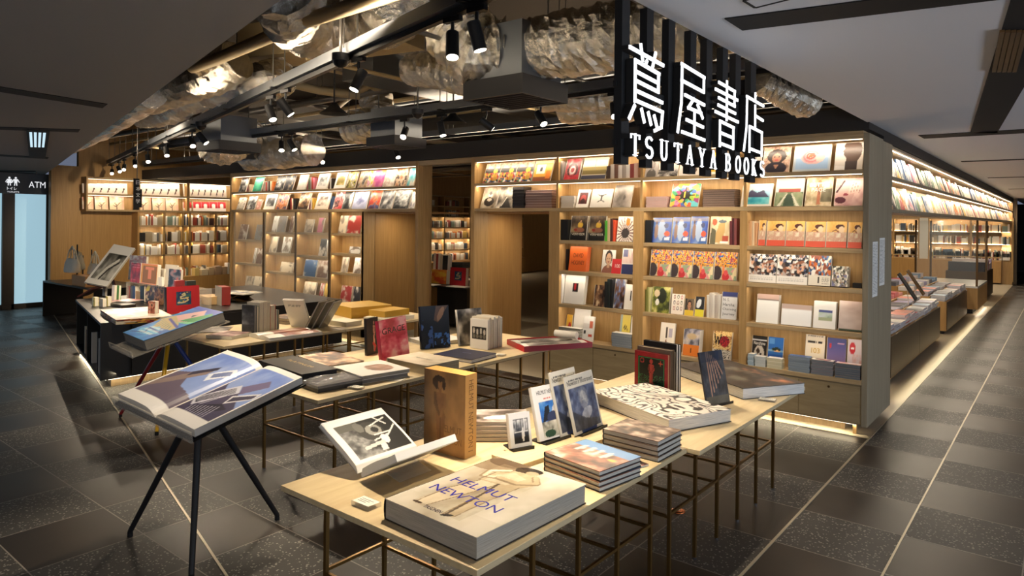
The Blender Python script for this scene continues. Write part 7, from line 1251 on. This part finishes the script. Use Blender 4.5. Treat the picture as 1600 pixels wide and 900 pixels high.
# hanging blade sign with vertical writing
bx = -11.2; by0, by1 = yat(209, bx, 2.3), yat(222, bx, 2.3)
bl = empty('hanging_blade_sign', (bx, by0, 3.)); tag(bl, 'narrow black hanging sign with vertical white characters at the back left', 'sign'); z1, z0 = at(213, 279, x=bx).z, at(213, 328, x=bx).z
ym = (by0 + by1) / 2
m = MB(); m.box((bx - .02, by0, z0), (bx, by0 + (by1 - by0) * .66, z1 - .0)); m.text('日', (bx + .0005, by0 + .03, z1 - .09), (0, 1, 0), (0, 0, 1), .06, .06, '#fff', .0006)
m.c = [lin('#101113')] * 8 + m.c[8:]
for k, ch in enumerate('本文学'): m.text(ch, (bx + .0005, by0 + .03, z1 - .19 - .095 * k), (0, 1, 0), (0, 0, 1), .065, .065, '#f2f2f2', .0006)
m.build('panel', 'ink_matt', bl); m = MB(); m.box((bx - .012, by0 + (by1 - by0) * .6, z0 + .04), (bx - .004, by1, z1 - .16), '#101113'); m.build('side_panel', 'ink_matt', bl); m = MB(); m.tube([(bx - .01, by0 + .05, z1), (bx - .01, by0 + .05, 4.3)], .006, 6); m.build('hanger_rod', 'grey_metal', bl)
# sign over the entrance doors
ex = -16.6; ya, yb = yat(-40, ex, 2.6), yat(76, ex, 2.6); z1, z0 = at(40, 271, x=ex).z, at(40, 303, x=ex).z
es = empty('washroom_sign', (ex, yb, z0)); tag(es, 'dark overhead sign with washroom figures and white letters by the entrance doors', 'sign')
m = MB(); m.box((ex - .08, ya, z0), (ex, yb, z1)); m.build('panel', 'sign_dark', es); m = MB(); h = z1 - z0
m.text('ATM', (ex, yat(45, ex, 2.6), z0 + h * .32), (0, 1, 0), (0, 0, 1), yat(71, ex, 2.6) - yat(45, ex, 2.6), h * .30, '#fff', .002); m.text('トイレ', (ex, yat(11, ex, 2.6), z0 + h * .17), (0, 1, 0), (0, 0, 1), yat(26, ex, 2.6) - yat(11, ex, 2.6), h * .15, '#fff', .002); m.text('TOILETS', (ex, yat(11, ex, 2.6), z0 + h * .05), (0, 1, 0), (0, 0, 1), yat(30, ex, 2.6) - yat(11, ex, 2.6), h * .06, '#fff', .002)
for px, fem in ((14.5, 1), (24.5, 0)):
    y = yat(px, ex, 2.6); s = h * .42; b = z0 + h * .38
    m.add([(ex + .003, y + .11 * s * math.cos(q), b + .9 * s + .11 * s * math.sin(q)) for q in np.linspace(0, 6.28, 14)[:-1]], [tuple(range(13))], '#fff')
    f = lambda L: m.add([(ex + .003, y + u_ * s, b + v_ * s) for u_, v_ in L], [tuple(range(len(L)))], '#fff')
    if fem: f([(-.1, .76), (.1, .76), (.28, .3), (-.28, .3)])
    else: f([(-.2, .76), (.2, .76), (.13, .3), (-.13, .3)])
    f([(-.13, .32), (-.03, .32), (-.06, 0), (-.16, 0)]); f([(.03, .32), (.13, .32), (.16, 0), (.06, 0)]); f([(-.2, .76), (-.1, .74), (-.34, .36), (-.4, .4)]); f([(.1, .74), (.2, .76), (.4, .4), (.34, .36)])
m.build('pictograms_and_letters', 'letter_lit', es); yr = yat(58, ex, 2.7); m = MB(); m.tube([(ex - .04, yr, z1), (ex - .04, yr, ZS)], .012, 8); m.build('hanger_rod', 'grey_metal', es)
# ------------------------------------------------------------------ seen through the full-height opening
ce = empty('wall_bookcase', (WX, 17, 0)); tag(ce, 'pale wall bookcase seen far behind through the full-height opening', 'bookcase')
ybox('back_panel', 13.2, 20.5, WX, WX + .012, .1, 2.76, 'oak', ce)
ZE = [.62, .98, 1.36, 1.72, 2.08, 2.42]
for z in ZE + [2.76]: ybox('shelf', 13.2, 20.5, WX, WX + .28, z - .035, z, 'oak_along', ce)
for y in (13.2, 15.0, 16.25, 17.5, 18.75, 20.5): ybox('upright', y - .025, y + .025, WX, WX + .28, .1, 2.76, 'oak', ce)
ybox('base_cabinet', 13.2, 20.5, WX, WX + .4, .05, .585, 'oak_warm', ce)
for i, z in enumerate(ZE):
    for y0, y1 in ((15.05, 16.2), (16.3, 17.45), (17.55, 18.7)):
        if i >= 4: far_spines((WX + .22, y0 + .1, z + .001), (0, 1, 0), None, 0, .8, .24, (-.12, 0, 0), r, fill=.75)
        else: far_spines((WX + .22, y0, z + .001), (0, 1, 0), None, 0, y1 - y0, .26, (-.16, 0, 0), r)
    area('shelf_light', (WX + .25, 16.8, z + .325), (WX + .12, 16.8, z), 26, 5.5, .03, WARM, up=(0, 1, 0))
# the second black counter inside the opening
c2 = empty('display_counter', (-9.3, 9.6, 0)); tag(c2, 'black display counter seen inside through the full-height opening', 'counter')
pA, pB = at(652, 447, z=.745), at(745, 446, z=.745)
m = MB(); m.box((-11.4, pB.y - .55, .715), (pB.x + .25, pB.y + .75, .745)); m.build('top', 'black_laminate', c2); xx = xat(683, pB.y - .5, .5); m = MB(); m.box((xx, pB.y - .5, .08), (pB.x + .22, pB.y + .7, .715)); m.build('body', 'black_laminate', c2); m = MB(); m.box((xx - 1.5, pB.y - .2, .08), (xx, pB.y + .6, .7)); m.build('pale_panel', 'oak', c2)
y2 = pB.y - .35
IN = 'on the inner counter'
def inner(px0, px1, yt, z, col, t, label, dy=0, key=None, name='book', lean=3):
    Y = y2 + dy; a, b = xat(px0, Y, z), xat(px1, Y, z); h = zat(yt, (a + b) / 2, Y) - z; book(name, stand(a, Y + t, z + .0006, lean), b - a - .002, h, t, label, art=art(key) if key else None, front=col, key=(key or col, 'i'), parts=False)
xa = xat(703, y2, .8); redbox(Vector((xa, y2, .746)), xat(727, y2, .8) - xa, zat(418, xa, y2) - .745, .08, 0, 'red boxed book with a swirl panel ' + IN)
inner(674, 697, 422, .746, '#e0782c', .10, 'orange and yellow patterned book ' + IN, .05, P_(230, ['#d8502c', '#e8963c', '#f0c84c'], 3))
inner(658, 670, 394, .746, '#b8101c', .03, 'bright red book standing high ' + IN, .5)
for k, (a, b, yt, c_, nm) in enumerate(((676, 679.5, 396, '#d8c8b8', 'cream'), (680, 683, 397, '#a8443c', 'red'), (683.5, 686, 399, '#e6dcd0', 'white'), (686.5, 690, 398, '#c8b8a0', 'beige'), (690.5, 698, 400, '#2a2a2c', 'black'))): inner(a, b, yt, .746, c_, .12, f'{nm} spine-on book in the inner row ' + IN, .24)
m = MB()
for k in range(4): pass
pile('book', 5, xat(661, y2 + .1, .8), y2 + .2, .7455, .42, .3, .038, 0, 'grey and white thick book in the pile ' + IN, front='#c8c0b8', page='#e0d8cc', parts=False, key='inpile')
pile('book', 2, xat(705, y2 + .5, .8), y2 + .7, 1.02, .4, .26, .05, 5, 'dark book lying high behind the red box ' + IN, front='#2a2c28', page='#4a4a44', parts=False, key='inpile2', jit=.002)
m = MB(); m.box((xat(700, y2 + .6, .9), y2 + .6, .7456), (xat(716, y2 + .6, .9), y2 + .82, 1.0195), '#1c1b1a'); o = m.build('plinth_block', 'print'); tag(o, 'black block raising the lying dark books ' + IN, 'plinth')
for px, py, c_, nm in ((663, 446, '#e6e0d4', 'white'), (711, 449, '#d8d0c8', 'pale grey')): p = at(px, py, z=.745); pile('magazine', 1, p.x, p.y + .1, .7456, .4, .24, .012, 10, f'{nm} magazine lying flat ' + IN, jit=0, cat='magazine', front=c_, hard=False, parts=False)
# timber panel closing the view through the passage
m = MB(); m.box((-8.0, 11.6, 0), (-3.2, 11.7, 3.0)); struct(m.build('wall_inner', 'oak_warm'))
m = MB(); m.box((-5.2, 8.0, 0), (-4.97, 8.06, 2.06)); m.build('rear_panel', 'oak_warm', caseA)
m = MB(); m.box((-4.93, 7.90, .1), (-1.46, 7.95, 2.06)); m.build('rear_panel', 'oak_warm', caseA)
m = MB(); m.box((-12.41, 7.6, .1), (-8.58, 7.65, 2.76)); m.build('rear_panel', 'oak_warm', caseB)
# ------------------------------------------------------------------ corridor: counters of magazines and the shelves at the far end
KX = -1.66
def mag_unit(y0, y1, label, seed, steps, place):
    o = empty('magazine_counter', (KX - .5, (y0 + y1) / 2, 0)); tag(o, label, 'counter'); m = MB(); m.box((KX - 1.1, y0, .06), (KX, y1, .58)); m.build('body', 'oak_warm', o); ym = (y0 + y1) / 2
    for a, b in ((y0 + .004, ym - .006), (ym + .006, y1 - .004)): m = MB(); m.box((KX, a, .08), (KX + .012, b, .575)); m.build('front_panel', 'bronze_panel', o)
    m = MB(); m.box((KX - 1.0, y0 + .06, .004), (KX - .05, y1 - .06, .06)); m.build('plinth', 'black_matt', o)
    for k in range(1, steps): m = MB(); m.box((KX - 1.08, y0 + .02, .58 + .075 * (k - 1)), (KX - .26 * k, y1 - .02, .58 + .075 * k)); m.build('step', 'oak_warm', o)
    return o
u1 = mag_unit(9.38, 13.5, 'long bronze-fronted magazine counter closest in the corridor', 1, 4, '')
u2 = mag_unit(14.35, 17.5, 'second bronze-fronted magazine counter farther down the corridor', 2, 4, '')
mc = ['#d8c8c0', '#b8b4c8', '#8a8a94', '#c86a6c', '#e6e0d8', '#3a3436', '#a8a0c0', '#c8a89c', '#5c5c64', '#e0d8d0', '#8aa0b8', '#e69a8c', '#cfd0d4', '#7a3c3c']
MN = ['pale pink', 'lilac', 'grey', 'red', 'white', 'black', 'violet-grey', 'tan', 'dark grey', 'ivory', 'pale blue', 'salmon', 'silver', 'maroon']
r = random.Random(9)
for uu, (y0, y1), cname, kmax in ((u1, (9.38, 13.5), 'closest', 4), (u2, (14.35, 17.5), 'second', 2)):
    for s in range(4):
        n_ = 11 if uu is u1 else 9; dy = (y1 - y0) / n_
        for i in range(n_):
            z = .581 + .075 * s; X = KX - .13 - .26 * s; Y = y0 + dy * (i + .5); ci = r.randrange(len(mc)); nm = r.randint(5, 8) if s == 0 else r.randint(3, 5); t = .017
            if s < kmax and (s < 2 or i < 5): pile('magazine', nm if i < 5 else 3, X, Y, z, .22, dy * .86, t if i < 5 else t * nm / 3, 0, f'{MN[ci]} magazine piled on step {"one two three four".split()[s]} of the {cname} corridor counter', jit=.012, cat='magazine', group='corridor magazine piles', front=mc[ci], page=r.choice(['#d8d4d0', '#c8c4c8', '#e6e0dc']), spine=r.choice(['#d8d4d0', mc[ci]]), hard=False, parts=False, key=('mg', ci, s == 0, i < 5))
            else: SB_.box((X - .11, Y - dy * .43, z), (X + .11, Y + dy * .43, z + nm * t), mc[ci])
for i, (px, py, c_) in enumerate(((1432, 434, '#23211f'), (1444, 440, '#6a4a44'))):
    Y = 11.2 + i * .9; X = xat(px, Y, 1.2); 
    m = MB(); m.bar((X, Y, .88), (X - .22, Y - .02, 1.24), .34, .02, up=(0, 0, 1)); o = m.build('display_board', 'black_matt' if i == 0 else 'bronze'); tag(o, ('black', 'brown')[i] + ' tilted display book propped above the corridor magazines', 'book')
    m = MB(); m.tube([(X - .1, Y + .05, .8), (X - .12, Y + .03, 1.04)], .006, 6); m.build('prop', 'acrylic_white', o)
# glass cabinet and far counter
gc = empty('glass_cabinet', (-2.1, 19.2, 0)); tag(gc, 'glass display cabinet with bronze posts in the corridor', 'cabinet'); GX0, GX1, GY0, GY1 = -2.7, -1.5, 17.95, 20.2
m = MB(); m.box((GX0, GY0, .12), (GX1, GY1, .58)); m.build('base', 'oak_warm', gc); m = MB(); m.box((GX0, GY0, .58), (GX1, GY1, .62)); m.build('deck', 'acrylic_white', gc)
for x, y in ((GX1 - .02, GY0 + .02), (GX1 - .02, GY1 - .02), (GX0 + .02, GY0 + .02), (GX0 + .02, GY1 - .02)): m = MB(); m.box((x - .02, y - .02, .62), (x + .02, y + .02, 2.054)); m.build('post', 'bronze', gc)
m = MB(); m.box((GX1 - .008, GY0 + .04, .62), (GX1 - .002, GY1 - .04, 2.04)); m.build('pane', 'clear_glass', gc); m = MB(); m.box((GX0 + .04, GY0 + .002, .62), (GX1 - .04, GY0 + .008, 2.04)); m.build('pane', 'clear_glass', gc); m = MB(); m.box((GX0 + .1, GY0 + .1, .02), (GX1 - .1, GY1 - .1, .12)); m.build('plinth', 'black_matt', gc)
area('cabinet_floor_light', (-1.52, 19., .11), (-1.45, 19, 0), 3, 2.2, .02, WARM, up=(0, 1, 0))
c3 = empty('magazine_counter', (-2.1, 22.5, 0)); tag(c3, 'last small magazine counter before the far end shelves', 'counter'); m = MB(); m.box((-2.5, 21.4, .06), (-1.62, 23.6, .75)); m.build('body', 'bronze', c3); m = MB(); m.box((-2.4, 21.5, 0), (-1.7, 23.5, .06)); m.build('plinth', 'black_matt', c3)
for i in range(8): SB_.box((-2.45, 21.45 + .27 * i, .751), (-1.65, 21.45 + .27 * i + .24, .751 + r.uniform(.15, .3)), r.choice(mc))
fe = empty('wall_bookcase', (-3.5, 28, 0)); tag(fe, 'oak wall bookcase closing the far end of the corridor', 'bookcase'); FY = 28.0
m = MB(); m.box((-6.2, FY + .28, .1), (-1.7, FY + .31, 2.3)); m.build('back_panel', 'oak', fe); zf = [at(1500, y_, y=FY).z for y_ in (362, 381, 400)]
for z in zf + [2.2, .8]: m = MB(); m.box((-6.2, FY, z - .035), (-1.7, FY + .28, z)); m.build('shelf', 'oak_along', fe)
for px in (1396, 1436, 1451, 1517, 1541, 1582): x = xat(px, FY, 1.5); m = MB(); m.box((x - .03, FY - .01, .1), (x + .03, FY + .28, 2.2)); m.build('upright', 'oak', fe)
xa, xb = xat(1437, FY, 1.5), xat(1450, FY, 1.5); m = MB(); m.box((xa, FY - .02, .1), (xb, FY, 2.2)); m.build('cream_panel', 'white_paint', fe); m = MB(); m.box((-6.2, FY - .1, .05), (-1.7, FY + .28, .765)); m.build('base_cabinet', 'oak_warm', fe)
for z in zf + [.8]:
    for a, b in ((1397, 1435), (1453, 1516), (1518, 1540), (1542, 1581)):
        x0_, x1_ = xat(a, FY, z), xat(b, FY, z); far_spines((x0_ + .02, FY + .03, z + .001), (1, 0, 0), None, 0, x1_ - x0_ - .05, .3, (0, .16, 0), r)
    area('shelf_light', (-3.6, FY + .02, z + .42), (-3.6, FY + .15, z), 22, 4.4, .03, WARM)
# two overhead rows along the corridor
r = random.Random(21); cnt = 0
for zi, z in enumerate((2.435, 2.10)):
    y = 8.0
    while y < 28.0:
        w_ = r.uniform(.13, .24); h_ = r.uniform(.2, .27); ci = r.randrange(len(CN)); col, nm = CN[ci]; lean = r.choice([14, 16, 18])
        M_ = Matrix.Translation((-1.44, y, z + .0006)) @ Matrix.Rotation(math.pi / 2, 4, 'Z') @ Matrix.Translation((0, .05, 0)) @ stand(0, 0, 0, lean)
        if y < 15:
            k_ = P_(400 + (ci * 3 + cnt % 3), [col, col, '#efe8dc', '#8a8078'], 2.5)
            book('art_book', M_, w_, h_, .022, f'{nm} face-out book on the {"upper" if zi == 0 else "lower"} corridor ledge', order='from the corner', art=art(k_), front=col, key=(k_, 'o'), parts=False); cnt += 1
            if r.random() < .5: far_spines((-1.578, y, z + .001), (0, 1, 0), None, 0, w_, .24, (-.1, 0, 0), r)
        else:
            m2, _ = book_mesh(w_, h_, .022, front=r.choice([col, '#e6dccc', '#d8c8b0', '#c8a890']), parts=False); SB_.add([M_ @ Vector(v) for v in m2.v], m2.f, np.array(m2.c))
        y += w_ + r.uniform(.01, .06)
for x_, y_, z_, c_, lab in ((-3.2, 12.4, .0, '#a87a4c', 'brown carton at the back of the corridor counters'),): m = MB(); m.box((x_ - .4, y_, z_), (x_ + .2, y_ + .5, 1.25), c_); o = m.build('carton', 'print'); tag(o, lab, 'box')
o = SB_.build('distant_books', 'print'); o['kind'] = 'stuff'; tag(o, 'many small books filling the far wall shelves and the far corridor ledges', 'books')
p = at(1060, 799, z=0.); o = empty('copper_disc', (p.x, p.y, 0.)); tag(o, 'small copper disc on the floor under the near table', 'outlet'); m = MB(); m.tube([(0, 0, .0005), (0, 0, .008), (0, 0, .010)], [.045, .045, .03], 20); m.build('cover', 'copper', o, local=True); m = MB(); m.box((-.012, -.012, .0102), (.012, .012, .012)); m.build('disc_centre', 'chrome', o, local=True)  # copper-coloured spot on the floor, modelled as a small raised disc
finish_labels()
